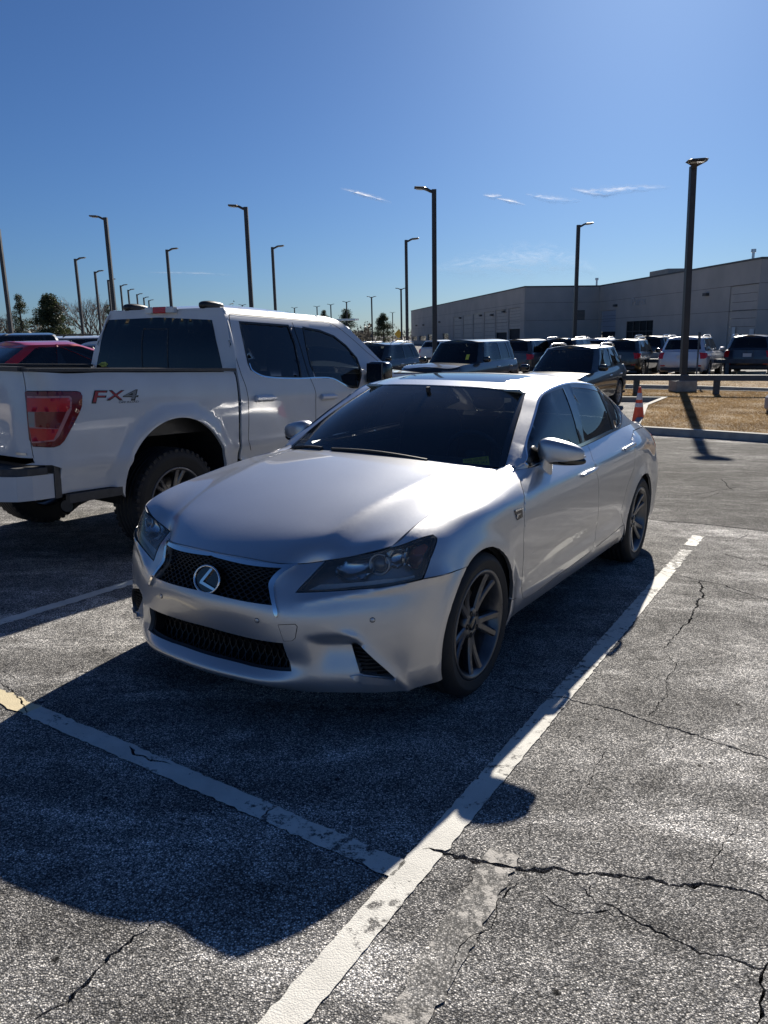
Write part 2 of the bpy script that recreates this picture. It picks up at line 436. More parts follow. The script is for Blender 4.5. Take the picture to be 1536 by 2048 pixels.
def paint(name, col, metal=0.0, rough=.35, flake=0.0, dust=.12, coat=1.0):
    """clear-coated car paint with faint flake and a film of dust"""
    m, nt, out = new_mat(name); b = N_(nt, 'ShaderNodeBsdfPrincipled'); nt.links.new(b.outputs[0], out.inputs[0])
    b.inputs['Metallic'].default_value = metal; b.inputs['Roughness'].default_value = rough
    b.inputs['Coat Weight'].default_value = coat; b.inputs['Coat Roughness'].default_value = .025; b.inputs['Coat IOR'].default_value = 1.5
    tc = N_(nt, 'ShaderNodeTexCoord')
    n = N_(nt, 'ShaderNodeTexNoise', Scale=3.1, Detail=7.0, Roughness=.62); nt.links.new(tc.outputs['Object'], n.inputs['Vector'])
    r = N_(nt, 'ShaderNodeMapRange'); r.inputs[1].default_value = .35; r.inputs[2].default_value = .75; r.inputs[3].default_value = 0; r.inputs[4].default_value = dust
    nt.links.new(n.outputs[0], r.inputs[0])
    mx = N_(nt, 'ShaderNodeMix', data_type='RGBA'); mx.inputs[6].default_value = (*col, 1); mx.inputs[7].default_value = (.33, .31, .28, 1)
    nt.links.new(r.outputs[0], mx.inputs[0]); nt.links.new(mx.outputs[2], b.inputs['Base Color'])
    n2 = N_(nt, 'ShaderNodeTexNoise', Scale=38.0, Detail=5.0); nt.links.new(tc.outputs['Object'], n2.inputs['Vector'])
    r3 = N_(nt, 'ShaderNodeMath', operation='MULTIPLY_ADD'); r3.inputs[1].default_value = dust * .25; r3.inputs[2].default_value = .008
    nt.links.new(n2.outputs[0], r3.inputs[0]); nt.links.new(r3.outputs[0], b.inputs['Coat Roughness'])
    if flake:
        v = N_(nt, 'ShaderNodeTexVoronoi', Scale=900.0); nt.links.new(tc.outputs['Object'], v.inputs['Vector'])
        g = N_(nt, 'ShaderNodeNewGeometry'); vm = N_(nt, 'ShaderNodeVectorMath', operation='SUBTRACT'); vm.inputs[1].default_value = (.5, .5, .5); nt.links.new(v.outputs['Color'], vm.inputs[0])
        sc = N_(nt, 'ShaderNodeVectorMath', operation='SCALE'); sc.inputs['Scale'].default_value = flake; nt.links.new(vm.outputs[0], sc.inputs[0])
        ad = N_(nt, 'ShaderNodeVectorMath', operation='ADD'); nt.links.new(g.outputs['Normal'], ad.inputs[0]); nt.links.new(sc.outputs[0], ad.inputs[1])
        nm = N_(nt, 'ShaderNodeVectorMath', operation='NORMALIZE'); nt.links.new(ad.outputs[0], nm.inputs[0]); nt.links.new(nm.outputs[0], b.inputs['Normal'])
    return m
def glass(name, tint, ior=1.5, rough=0.0, dust=0.0):
    """thin sheet glass: tinted see-through plus mirror reflection by Fresnel, optional dust film"""
    m, nt, out = new_mat(name)
    tr = N_(nt, 'ShaderNodeBsdfTransparent'); tr.inputs[0].default_value = (*tint, 1)
    gl = N_(nt, 'ShaderNodeBsdfGlossy'); gl.inputs['Roughness'].default_value = rough; gl.inputs[0].default_value = (1, 1, 1, 1)
    fr = N_(nt, 'ShaderNodeFresnel', IOR=ior); mx = N_(nt, 'ShaderNodeMixShader')
    nt.links.new(fr.outputs[0], mx.inputs[0]); nt.links.new(tr.outputs[0], mx.inputs[1]); nt.links.new(gl.outputs[0], mx.inputs[2])
    if dust:
        df = N_(nt, 'ShaderNodeBsdfDiffuse'); df.inputs[0].default_value = (.45, .44, .42, 1)
        tc = N_(nt, 'ShaderNodeTexCoord'); n = N_(nt, 'ShaderNodeTexNoise', Scale=5.0, Detail=8.0, Roughness=.7); nt.links.new(tc.outputs['Object'], n.inputs['Vector'])
        r = N_(nt, 'ShaderNodeMapRange'); r.inputs[1].default_value = .35; r.inputs[2].default_value = .8; r.inputs[3].default_value = dust * .25; r.inputs[4].default_value = dust
        nt.links.new(n.outputs[0], r.inputs[0]); m2 = N_(nt, 'ShaderNodeMixShader'); nt.links.new(r.outputs[0], m2.inputs[0]); nt.links.new(mx.outputs[0], m2.inputs[1]); nt.links.new(df.outputs[0], m2.inputs[2])
        nt.links.new(m2.outputs[0], out.inputs[0])
    else: nt.links.new(mx.outputs[0], out.inputs[0])
    return m
# ================================================================== the parking lot
def at_z(px, py, z): v = ray_w(px, py); return CW + v * (z - CW[2]) / v[2]
def car_xy(x, y): P = RCAR @ np.array([x, y, 0.]); return P[:2]
def asphalt_nodes(nt, tc, worn=True, bump=.6):
    """aggregate colour and bump; returns colour socket, normal socket, roughness socket"""
    L = nt.links.new
    v1 = N_(nt, 'ShaderNodeTexVoronoi', Scale=195.0, Randomness=1.0); L(tc, v1.inputs['Vector'])
    v2 = N_(nt, 'ShaderNodeTexVoronoi', Scale=340.0); L(tc, v2.inputs['Vector'])
    big = N_(nt, 'ShaderNodeTexNoise', Scale=.55, Detail=6.0, Roughness=.6); L(tc, big.inputs['Vector'])
    mid = N_(nt, 'ShaderNodeTexNoise', Scale=7.0, Detail=8.0, Roughness=.65); L(tc, mid.inputs['Vector'])
    sep = N_(nt, 'ShaderNodeSeparateColor'); L(v1.outputs['Color'], sep.inputs[0])
    # stone brightness per cell
    cr = N_(nt, 'ShaderNodeValToRGB'); e = cr.color_ramp.elements
    e[0].position = 0; e[0].color = (.05, .051, .053, 1); e[1].position = 1; e[1].color = (.46, .442, .415, 1)
    k = e.new(.38); k.color = (.14, .138, .136, 1); k = e.new(.66); k.color = (.20, .194, .185, 1); k = e.new(.82); k.color = (.285, .275, .26, 1)
    L(sep.outputs[0], cr.inputs[0])
    ed = N_(nt, 'ShaderNodeMapRange'); ed.inputs[1].default_value = .25; ed.inputs[2].default_value = .62; ed.inputs[3].default_value = 1.0; ed.inputs[4].default_value = .18
    L(v1.outputs['Distance'], ed.inputs[0])
    mx = N_(nt, 'ShaderNodeMix', data_type='RGBA', blend_type='MULTIPLY'); mx.inputs[0].default_value = .85; L(cr.outputs[0], mx.inputs[6]); L(ed.outputs[0], mx.inputs[7])
    # slow patches: sealed dark areas and worn pale ones
    r1 = N_(nt, 'ShaderNodeMapRange'); r1.inputs[1].default_value = .30; r1.inputs[2].default_value = .72; r1.inputs[3].default_value = 1.0; r1.inputs[4].default_value = 1.65; L(big.outputs[0], r1.inputs[0])
    r2 = N_(nt, 'ShaderNodeMapRange'); r2.inputs[1].default_value = .30; r2.inputs[2].default_value = .70; r2.inputs[3].default_value = .70; r2.inputs[4].default_value = 1.32; L(mid.outputs[0], r2.inputs[0])
    pr = N_(nt, 'ShaderNodeMath', operation='MULTIPLY'); L(r1.outputs[0], pr.inputs[0]); L(r2.outputs[0], pr.inputs[1])
    m2 = N_(nt, 'ShaderNodeMix', data_type='RGBA', blend_type='MULTIPLY'); m2.inputs[0].default_value = 1; L(mx.outputs[2], m2.inputs[6]); L(pr.outputs[0], m2.inputs[7])
    # tyre-polished bands running with the bays and pale scuffs
    mp = N_(nt, 'ShaderNodeMapping'); mp.inputs['Rotation'].default_value = (0, 0, -math.atan2(RCAR[1, 0], RCAR[0, 0])); mp.inputs['Scale'].default_value = (.22, 2.6, 1); L(tc, mp.inputs['Vector'])
    bn = N_(nt, 'ShaderNodeTexNoise', Scale=1.0, Detail=5.0, Roughness=.6, Distortion=.4); L(mp.outputs[0], bn.inputs['Vector'])
    b1 = N_(nt, 'ShaderNodeMapRange'); b1.inputs[1].default_value = .38; b1.inputs[2].default_value = .62; b1.inputs[3].default_value = .90; b1.inputs[4].default_value = 1.30; L(bn.outputs[0], b1.inputs[0])
    mp2 = N_(nt, 'ShaderNodeMapping'); mp2.inputs['Rotation'].default_value = (0, 0, .25); mp2.inputs['Scale'].default_value = (.55, 1.5, 1); L(tc, mp2.inputs['Vector'])
    sn = N_(nt, 'ShaderNodeTexNoise', Scale=1.2, Detail=10.0, Roughness=.74, Distortion=1.2); L(mp2.outputs[0], sn.inputs['Vector'])
    s1 = N_(nt, 'ShaderNodeMapRange'); s1.inputs[1].default_value = .50; s1.inputs[2].default_value = .64; s1.inputs[3].default_value = .98; s1.inputs[4].default_value = 1.9; L(sn.outputs[0], s1.inputs[0])
    ol = N_(nt, 'ShaderNodeTexNoise', Scale=3.1, Detail=3.0, Roughness=.5, Distortion=.6); L(tc, ol.inputs['Vector'])
    o1 = N_(nt, 'ShaderNodeMapRange'); o1.inputs[1].default_value = .66; o1.inputs[2].default_value = .74; o1.inputs[3].default_value = 1.0; o1.inputs[4].default_value = .68; L(ol.outputs[0], o1.inputs[0])
    pv = N_(nt, 'ShaderNodeTexVoronoi', Scale=5.5, Randomness=1.0); pw = N_(nt, 'ShaderNodeMix', data_type='RGBA', blend_type='ADD'); pw.inputs[0].default_value = .06; L(tc, pw.inputs[6]); L(mid.outputs['Color'], pw.inputs[7]); L(pw.outputs[2], pv.inputs['Vector'])
    pt2 = N_(nt, 'ShaderNodeMapRange'); pt2.inputs[1].default_value = .035; pt2.inputs[2].default_value = .075; pt2.inputs[3].default_value = .16; pt2.inputs[4].default_value = 1.0; L(pv.outputs['Distance'], pt2.inputs[0])
    pq = N_(nt, 'ShaderNodeMath', operation='MULTIPLY'); L(o1.outputs[0], pq.inputs[0]); L(pt2.outputs[0], pq.inputs[1]); o1 = pq
    q1 = N_(nt, 'ShaderNodeMath', operation='MULTIPLY'); L(b1.outputs[0], q1.inputs[0]); L(s1.outputs[0], q1.inputs[1])
    q2 = N_(nt, 'ShaderNodeMath', operation='MULTIPLY'); L(q1.outputs[0], q2.inputs[0]); L(o1.outputs[0], q2.inputs[1])
    m3 = N_(nt, 'ShaderNodeMix', data_type='RGBA', blend_type='MULTIPLY'); m3.inputs[0].default_value = 1; L(m2.outputs[2], m3.inputs[6]); L(q2.outputs[0], m3.inputs[7]); m2 = m3
    # height: stones proud of binder
    h1 = N_(nt, 'ShaderNodeMath', operation='MULTIPLY'); h1.inputs[1].default_value = -1.0; L(v1.outputs['Distance'], h1.inputs[0])
    h2 = N_(nt, 'ShaderNodeMath', operation='MULTIPLY_ADD'); h2.inputs[1].default_value = -.35; L(v2.outputs['Distance'], h2.inputs[0]); L(h1.outputs[0], h2.inputs[2])
    h3 = N_(nt, 'ShaderNodeMath', operation='MULTIPLY_ADD'); h3.inputs[1].default_value = 1.3; L(mid.outputs[0], h3.inputs[0]); L(h2.outputs[0], h3.inputs[2])
    bp = N_(nt, 'ShaderNodeBump', Strength=bump, Distance=.005); L(h3.outputs[0], bp.inputs['Height'])
    return m2.outputs[2], bp.outputs[0], sep.outputs[1], mid, big
def asphalt_mat(name='worn asphalt', k=1.0):
    m, nt, out = new_mat(name); b = N_(nt, 'ShaderNodeBsdfPrincipled'); nt.links.new(b.outputs[0], out.inputs[0])
    tc = N_(nt, 'ShaderNodeTexCoord').outputs['Object']
    c, n, r, mid, big = asphalt_nodes(nt, tc)
    dk = N_(nt, 'ShaderNodeMix', data_type='RGBA', blend_type='MULTIPLY'); dk.inputs[0].default_value = 1; dk.inputs[7].default_value = (k, k, k, 1); nt.links.new(c, dk.inputs[6]); nt.links.new(dk.outputs[2], b.inputs['Base Color']); nt.links.new(n, b.inputs['Normal'])
    rr = N_(nt, 'ShaderNodeMapRange'); rr.inputs[3].default_value = .6; rr.inputs[4].default_value = .9; nt.links.new(r, rr.inputs[0]); nt.links.new(rr.outputs[0], b.inputs['Roughness'])
    b.inputs['Specular IOR Level'].default_value = .015
    return m
def line_mat(name, wear, tint=(.72, .71, .67)):
    """road paint over the same aggregate, chipped by noise"""
    m, nt, out = new_mat(name); b = N_(nt, 'ShaderNodeBsdfPrincipled'); nt.links.new(b.outputs[0], out.inputs[0]); L = nt.links.new
    tc = N_(nt, 'ShaderNodeTexCoord').outputs['Object']
    c, n, r, mid, big = asphalt_nodes(nt, tc, bump=.28)
    n1 = N_(nt, 'ShaderNodeTexNoise', Scale=26.0, Detail=9.0, Roughness=.72); L(tc, n1.inputs['Vector'])
    n2 = N_(nt, 'ShaderNodeTexNoise', Scale=2.3, Detail=4.0); L(tc, n2.inputs['Vector'])
    ad = N_(nt, 'ShaderNodeMath', operation='MULTIPLY_ADD'); ad.inputs[1].default_value = .55; L(n2.outputs[0], ad.inputs[0]); L(n1.outputs[0], ad.inputs[2])
    th = N_(nt, 'ShaderNodeMapRange'); th.inputs[1].default_value = wear - .035; th.inputs[2].default_value = wear + .035; th.inputs[3].default_value = 1; th.inputs[4].default_value = 0; L(ad.outputs[0], th.inputs[0])
    pc = N_(nt, 'ShaderNodeMix', data_type='RGBA', blend_type='MULTIPLY'); pc.inputs[0].default_value = .6; pc.inputs[6].default_value = (*tint, 1)
    rr = N_(nt, 'ShaderNodeMapRange'); rr.inputs[1].default_value = .3; rr.inputs[2].default_value = .7; rr.inputs[3].default_value = .75; rr.inputs[4].default_value = 1.2; L(mid.outputs[0], rr.inputs[0]); L(rr.outputs[0], pc.inputs[7])
    mx = N_(nt, 'ShaderNodeMix', data_type='RGBA'); L(th.outputs[0], mx.inputs[0]); L(c, mx.inputs[6]); L(pc.outputs[2], mx.inputs[7])
    L(mx.outputs[2], b.inputs['Base Color']); L(n, b.inputs['Normal']); b.inputs['Roughness'].default_value = .75; b.inputs['Specular IOR Level'].default_value = .25
    return m
MT_ASPH = asphalt_mat(k=1.42); MT_LANE = asphalt_mat('driving lane asphalt', .72); MT_LINE = line_mat('road paint', .885, (.64, .625, .575)); MT_LINE2 = line_mat('worn road paint', .77); MT_LINEY = line_mat('worn cream road paint', .93, (.70, .60, .40))
MT_CRACK = pbr('crack filler', (.012, .012, .013), .9, bump=(80, .5))
# cracks: traced on the ground as wandering strips
def crack_poly(pxs, w0, w1, jit=.012, seed=0, pts=None):
    r = np.random.default_rng(seed)
    P = np.array([ground_at(*p)[:2] for p in pxs]) if pts is None else np.array(pts)
    if pts is None and pxs[-1][0] >= 1536: P = np.vstack([P, P[-1] + (P[-1] - P[-2]) / np.linalg.norm(P[-1] - P[-2]) * r.uniform(.7, 1.6) + r.normal(0, .12, 2)])
    L = resample(P, .02, closed=False); n = len(L); w0, w1 = w0 * .95, w1 * .95
    d = np.gradient(L, axis=0); d /= np.linalg.norm(d, axis=1, keepdims=True) + 1e-9; q = np.stack([-d[:, 1], d[:, 0]], 1)
    wob = np.cumsum(r.normal(0, jit * .36, n)); wob -= np.linspace(wob[0], wob[-1], n); wob = np.clip(wob, -.05, .05)
    c = L + q * (wob + r.normal(0, jit * .25, n))[:, None]
    w = np.linspace(w0, w1, n) * np.clip(r.lognormal(-.1, .36, n), .4, 1.7) * np.minimum(1, np.minimum(np.arange(n) + .4, n - np.arange(n) - .6) / 4)
    a = c + q * (w / 2)[:, None]; b = c - q * (w / 2)[:, None]
    return np.vstack([a, b[::-1]])
CR = [
    crack_poly([(985, 1362), (1040, 1380), (1095, 1393), (1140, 1400), (1200, 1412), (1260, 1432), (1330, 1452), (1400, 1475), (1470, 1497), (1545, 1518)], .010, .020, seed=1),
    crack_poly([(845, 1700), (900, 1715), (970, 1732), (1050, 1745), (1110, 1743), (1200, 1752), (1300, 1762), (1350, 1775), (1420, 1772), (1490, 1790), (1545, 1812)], .018, .014, seed=2),
    crack_poly([(1155, 1765), (1200, 1800), (1260, 1830), (1330, 1865), (1400, 1905), (1470, 1925), (1545, 1950)], .006, .011, seed=3),
    crack_poly([(1060, 1770), (1110, 1810), (1150, 1822), (1215, 1822), (1270, 1850)], .005, .007, seed=4),
    crack_poly([(1330, 1300), (1345, 1330), (1325, 1360), (1330, 1390), (1290, 1440)], .004, .004, seed=5),
    crack_poly([(1400, 1160), (1398, 1195), (1370, 1240), (1340, 1275), (1330, 1300)], .014, .007, seed=6),
    crack_poly([(1540, 1915), (1530, 1960), (1528, 2010), (1520, 2060)], .008, .010, seed=7),
    crack_poly([(60, 2048), (140, 1975), (200, 1930), (260, 1885), (330, 1838), (400, 1790), (440, 1755)], .011, .004, seed=8),
    crack_poly([(0, 1365), (40, 1388), (48, 1412), (60, 1432)], .010, .006, seed=9),
    crack_poly([(262, 1490), (270, 1510), (300, 1525), (345, 1530)], .012, .010, seed=10),
    crack_poly([(520, 1642), (540, 1625), (556, 1612)], .010, .009, seed=11),
    crack_poly([(1250, 1122), (1310, 1140), (1380, 1155), (1450, 1170), (1540, 1205)], .010, .014, seed=12),
    crack_poly([(1300, 1045), (1380, 1052), (1460, 1056), (1540, 1062)], .010, .010, seed=13),
    crack_poly([(1305, 990), (1370, 993), (1430, 985), (1480, 975), (1540, 985)], .012, .012, seed=14),
    crack_poly([(1440, 1105), (1490, 1120), (1540, 1135)], .012, .02, seed=15),
    crack_poly([(1150, 1610), (1180, 1570), (1205, 1520), (1215, 1495)], .003, .003, seed=16),
    crack_poly([(1416, 1080), (1450, 1082), (1478, 1080), (1497, 1069)], .008, .010, seed=18),
    crack_poly([(1442, 958), (1455, 971), (1471, 980), (1500, 984), (1540, 988)], .010, .012, seed=19),
    crack_poly([(1486, 952), (1510, 945), (1540, 938)], .008, .008, seed=20),
    crack_poly([(1300, 1016), (1350, 1008), (1400, 1001), (1440, 985)], .006, .008, seed=21),
    crack_poly([(1313, 1138), (1330, 1150), (1355, 1160), (1400, 1165)], .006, .006, seed=22),
    crack_poly([(1330, 1452), (1345, 1490), (1340, 1530), (1362, 1580)], .003, .002, seed=23),
    crack_poly([(1050, 1745), (1040, 1700), (1062, 1660), (1055, 1620)], .003, .002, seed=24),
    crack_poly([(1200, 1752), (1188, 1790), (1170, 1815)], .004, .003, seed=25),
    crack_poly([(1420, 1772), (1432, 1720), (1470, 1690), (1480, 1640)], .003, .003, seed=26),
    crack_poly([(900, 1960), (930, 1900), (985, 1860), (1000, 1800), (1050, 1755)], .003, .004, seed=27),
    crack_poly([(120, 1480), (60, 1510), (0, 1560)], .003, .004, seed=28),
    crack_poly([(-5, 1340), (30, 1352), (45, 1375)], .006, .004, seed=17),
]
near = np.array([(-7.0, -4.5), (8.5, -4.5), (8.5, 9.0), (-7.0, 9.0)])
V, T = region(near, CR, res=.35, bres=.05)
Z = gz(V[:, 0], V[:, 1])
vs = [(x, y, z) for (x, y), z in zip(V, Z)]; fs = []
for t in T:
    a = V[t]; ar = (a[1, 0] - a[0, 0]) * (a[2, 1] - a[0, 1]) - (a[2, 0] - a[0, 0]) * (a[1, 1] - a[0, 1]); fs.append(tuple(t) if ar > 0 else tuple(t[::-1]))
lo, hi = near.min(0) + 1e-6, near.max(0) - 1e-6
for a, b in boundary_edges([f for f in fs]):                       # crack walls
    pa, pb = vs[a], vs[b]
    if all(lo[0] < p[0] < hi[0] and lo[1] < p[1] < hi[1] for p in (pa, pb)):
        n = len(vs); vs += [(pa[0], pa[1], pa[2] - .03), (pb[0], pb[1], pb[2] - .03)]; fs.append((b, a, n, n + 1))
# the rest of the lot out to the horizon, around the near patch
xs = sorted(set(list(np.linspace(-7, 8.5, 12)) + [-1500, -700, -300, -150, -90, -60, -40, -28, -20, -14, -10, 11, 14, 18, 24, 32, 45, 65, 90, 150, 300, 700, 1500])); ys = sorted(set(list(np.linspace(-4.5, 9, 11)) + [-300, -100, -40, -15, -8, 11, 13, 16, 20, 26, 34, 45, 60, 80, 120, 200, 400, 900, 2500]))
n0 = len(vs); nx = len(xs)
for y in ys:
    for x in xs: vs.append((x, y, float(gz(x, y))))
for j in range(len(ys) - 1):
    for i in range(nx - 1):
        cx, cy = (xs[i] + xs[i + 1]) / 2, (ys[j] + ys[j + 1]) / 2
        if -7 < cx < 8.5 and -4.5 < cy < 9: continue
        fs.append((n0 + j * nx + i, n0 + j * nx + i + 1, n0 + (j + 1) * nx + i + 1, n0 + (j + 1) * nx + i))
tag(obj('parking_lot', vs, fs, MT_ASPH), kind='structure')
# dark filler at the bottom of the cracks
m = MB(); vv = []; ff = []
X, Y = np.meshgrid(np.linspace(-7, 8.5, 40), np.linspace(-4.5, 9, 40)); nn = 40
vv = [(x, y, float(gz(x, y)) - .022) for x, y in zip(X.ravel(), Y.ravel())]; ff = [(j * nn + i, j * nn + i + 1, (j + 1) * nn + i + 1, (j + 1) * nn + i) for j in range(nn - 1) for i in range(nn - 1)]
tag(obj('crack_bed', vv, ff, MT_CRACK), kind='structure')
def ragged(a, b, w, seed, amp=.006):
    """long strip a-b (lot coordinates), ragged edges"""
    r = np.random.default_rng(seed); a = np.array(a, float); b = np.array(b, float); L = np.linalg.norm(b - a); n = max(6, int(L / .025)); d = (b - a) / L; q = np.array([-d[1], d[0]])
    t = np.linspace(0, L, n); e1 = r.normal(0, amp, n); e2 = r.normal(0, amp, n)
    return np.vstack([a + d * t[:, None] + q * (w / 2 + e1)[:, None], (a + d * t[:, None] - q * (w / 2 + e2)[:, None])[::-1]])
def marking(name, poly, mat, res=.3, h=.004, cuts=CR):
    V, T = region(poly, cuts, res=res, bres=.03)
    vs = [(x, y, float(gz(x, y)) + h) for x, y in V]; fs = []
    for t in T:
        a = V[t]; ar = (a[1, 0] - a[0, 0]) * (a[2, 1] - a[0, 1]) - (a[2, 0] - a[0, 0]) * (a[1, 1] - a[0, 1]); fs.append(tuple(t) if ar > 0 else tuple(t[::-1]))
    return tag(obj(name, vs, fs, mat), kind='structure')
lane = np.vstack([ragged(car_xy(-4.5, 13), car_xy(-4.75, -14), .02, 31, .03)[:1], resample(np.array([car_xy(-4.5, 13), car_xy(-4.62, 0), car_xy(-4.75, -14)]), .25, closed=False) + rng.normal(0, .035, (len(resample(np.array([car_xy(-4.5, 13), car_xy(-4.62, 0), car_xy(-4.75, -14)]), .25, closed=False)), 2)), np.array([car_xy(-11.8, -14), car_xy(-11.8, 13)])])
marking('driving_lane', lane, MT_LANE, res=.7)
marking('bay_line', ragged(car_xy(2.6, 1.298), car_xy(-2.75, 1.187), .092, 1, .0022), MT_LINE)
marking('bay_line', ragged(car_xy(-2.75, 1.187), car_xy(-3.45, 1.175), .088, 2, .008), MT_LINE2)
marking('bay_line', ragged(car_xy(-3.62, 1.17), car_xy(-4.05, 1.16), .098, 3, .006), MT_LINE)
marking('bay_line', ragged(car_xy(1.258, 1.235), car_xy(1.238, -.62), .088, 4, .003), MT_LINE)
marking('bay_line', ragged(car_xy(1.238, -.62), car_xy(1.205, -3.4), .088, 5, .007), MT_LINEY)
marking('bay_line', ragged(car_xy(1.9, -1.74), car_xy(-4.4, -1.86), .09, 6, .004), MT_LINE)
marking('bay_line', ragged(car_xy(2.6, 1.59), car_xy(1.0, 1.47), .10, 41, .005), line_mat('ghost of old road paint', .70, (.42, .40, .37)))
for dx in (3.05, 6.1):                                    # neighbouring bays to the right of the sedan
    if dx < 3: marking('bay_line', ragged(car_xy(-2.0, 1.25 + dx), car_xy(-4.1, 1.25 + dx), .09, 8, .01), MT_LINE2)
# ================================================================== islands, kerbs, rails
MT_CONC = pbr('concrete', (.34, .33, .30), .85, noise=(6, .22, 8), bump=(60, .35))
MT_SOIL = pbr('dry soil', (.16, .11, .06), .95, noise=(4, .3, 8), bump=(40, .6))
def grass_mat():
    m, nt, out = new_mat('dormant grass'); b = N_(nt, 'ShaderNodeBsdfPrincipled'); nt.links.new(b.outputs[0], out.inputs[0])
    tc = N_(nt, 'ShaderNodeTexCoord'); n = N_(nt, 'ShaderNodeTexNoise', Scale=1.6, Detail=6.0); nt.links.new(tc.outputs['Object'], n.inputs['Vector'])
    n2 = N_(nt, 'ShaderNodeTexNoise', Scale=45.0, Detail=3.0); nt.links.new(tc.outputs['Object'], n2.inputs['Vector'])
    a = N_(nt, 'ShaderNodeMath', operation='ADD'); nt.links.new(n.outputs[0], a.inputs[0]); nt.links.new(n2.outputs[0], a.inputs[1])
    r = N_(nt, 'ShaderNodeValToRGB'); e = r.color_ramp.elements; e[0].position = .38; e[0].color = (.20, .122, .05, 1); e[1].position = .66; e[1].color = (.52, .36, .175, 1)
    h = N_(nt, 'ShaderNodeMath', operation='MULTIPLY'); h.inputs[1].default_value = .5; nt.links.new(a.outputs[0], h.inputs[0]); nt.links.new(h.outputs[0], r.inputs[0])
    nt.links.new(r.outputs[0], b.inputs['Base Color']); b.inputs['Roughness'].default_value = .8; b.inputs['Specular IOR Level'].default_value = .2
    tr = N_(nt, 'ShaderNodeBsdfTranslucent'); nt.links.new(r.outputs[0], tr.inputs[0]); ms = N_(nt, 'ShaderNodeMixShader'); ms.inputs[0].default_value = .4
    nt.links.new(b.outputs[0], ms.inputs[1]); nt.links.new(tr.outputs[0], ms.inputs[2]); nt.links.new(ms.outputs[0], out.inputs[0])
    return m
MT_GRASS = grass_mat()
G0 = -.42
def gpt(px, py): return at_z(px, py, G0)[:2]
def kerbed(name_k, poly, hgt=.14, wid=.15):
    """kerb ring: stone pieces round an island"""
    root = empty('kerb', (*np.mean(poly, 0), 0)); tag(root, kind='structure')
    c = np.mean(poly, 0); P = np.array(poly); inn = offset_poly(P, wid)
    n = len(P)
    for i in range(n):
        a, b, ai, bi = P[i], P[(i + 1) % n], inn[i], inn[(i + 1) % n]
        L = np.linalg.norm(b - a); k = max(1, int(round(L / 3.0)))
        for j in range(k):
            t0, t1 = j / k, (j + 1) / k - (.006 / L if j < k - 1 else 0)
            q = [a + (b - a) * t0, a + (b - a) * t1, ai + (bi - ai) * t1, ai + (bi - ai) * t0]
            z = [float(gz(*p)) for p in q]
            m = MB(); out = np.array(q[0]) - np.array(q[3]); out /= np.linalg.norm(out)
            v = [(*p, zz - .05) for p, zz in zip(q, z)] + [(*(np.array(p) - (out * .018 if ii < 2 else 0)), zz + hgt - (.0 if ii >= 2 else .004)) for ii, (p, zz) in enumerate(zip(q, z))]
            v = [(x - c[0], y - c[1], zz) for x, y, zz in v]
            m.add(v, [(3, 2, 1, 0), (4, 5, 6, 7), (0, 1, 5, 4), (1, 2, 6, 5), (2, 3, 7, 6), (3, 0, 4, 7)]); m.build('kerb_stone', MT_CONC, root)
    return inn
def island(poly, label, seed, blades=40000, hgt=.12, hb=.035):
    inn = kerbed('kerb', poly); r = np.random.default_rng(seed)
    V, T = region(inn, [], res=.6)
    tag(obj('island_soil', [(x, y, float(gz(x, y)) + hgt + .012 * math.sin(3 * x) * math.sin(2.3 * y)) for x, y in V], T, MT_GRASS), kind='structure')
    lo, hi = inn.min(0), inn.max(0); P = r.uniform(lo, hi, (int(blades * 2.2), 2)); P = P[inside(inn, P)][:blades]
    n = len(P); z = gz(P[:, 0], P[:, 1]) + hgt; h = r.uniform(.4, 1.0, n) * hb; a = r.uniform(0, 2 * PI, n); w = r.uniform(.003, .007, n); lean = r.normal(0, .035, (n, 2))
    dx, dy = np.cos(a) * w, np.sin(a) * w
    v = np.empty((n, 3, 3)); v[:, 0] = np.stack([P[:, 0] - dx, P[:, 1] - dy, z], 1); v[:, 1] = np.stack([P[:, 0] + dx, P[:, 1] + dy, z], 1); v[:, 2] = np.stack([P[:, 0] + lean[:, 0], P[:, 1] + lean[:, 1], z + h], 1)
    o = obj('grass', v.reshape(-1, 3), np.arange(3 * n).reshape(-1, 3), MT_GRASS); tag(o, label, 'grass', kind='stuff')
ISL_A = [gpt(1262, 868), gpt(1306, 871), gpt(1420, 878), gpt(1536, 886), gpt(1700, 897), gpt(2100, 850), gpt(1900, 808), gpt(1536, 791), gpt(1400, 788), gpt(1255, 785), gpt(1205, 785), gpt(1205, 803), gpt(1322, 804), gpt(1284, 820)]
island(ISL_A, 'short dormant brown grass on the kerbed island beside the sedan', 3, 130000)
ISL_B = [gpt(1215, 774), gpt(1255, 777), gpt(1400, 780), gpt(1536, 785), gpt(1900, 797), gpt(1980, 772), gpt(1536, 756), gpt(1400, 753), gpt(1215, 750)]
island(ISL_B, 'short dormant brown grass on the farther island under the second rail', 4, 40000)
MT_RAIL = pbr('weathered dark blue steel', (.055, .075, .10), .45, .3, noise=(5, .3, 6))
def rail(pxs, posts, zb, label, hb=.17):
    """beam on posts along ground pixels"""
    A = [gpt(*p) for p in pxs]; z0 = G0 + .12
    o0 = np.array(A[0]); root = empty('guard_rail', (*o0, z0)); tag(root, label, 'guard rail', 'guard rails on the grass islands')
    for i in range(len(A) - 1):
        m = MB(); a, b = np.array(A[i]) - o0, np.array(A[i + 1]) - o0
        m.strip([(*a, zb), (*b, zb)], .09, hb); m.build('beam', MT_RAIL, root)
    for p in posts:
        q = np.array(gpt(*p)) - o0; m = MB(); m.box((q[0], q[1] + .03, (zb + hb / 2 - .03) / 2 - .06), (.17, .11, zb + hb / 2 + .06), None, .008); m.build('post', MT_RAIL, root)
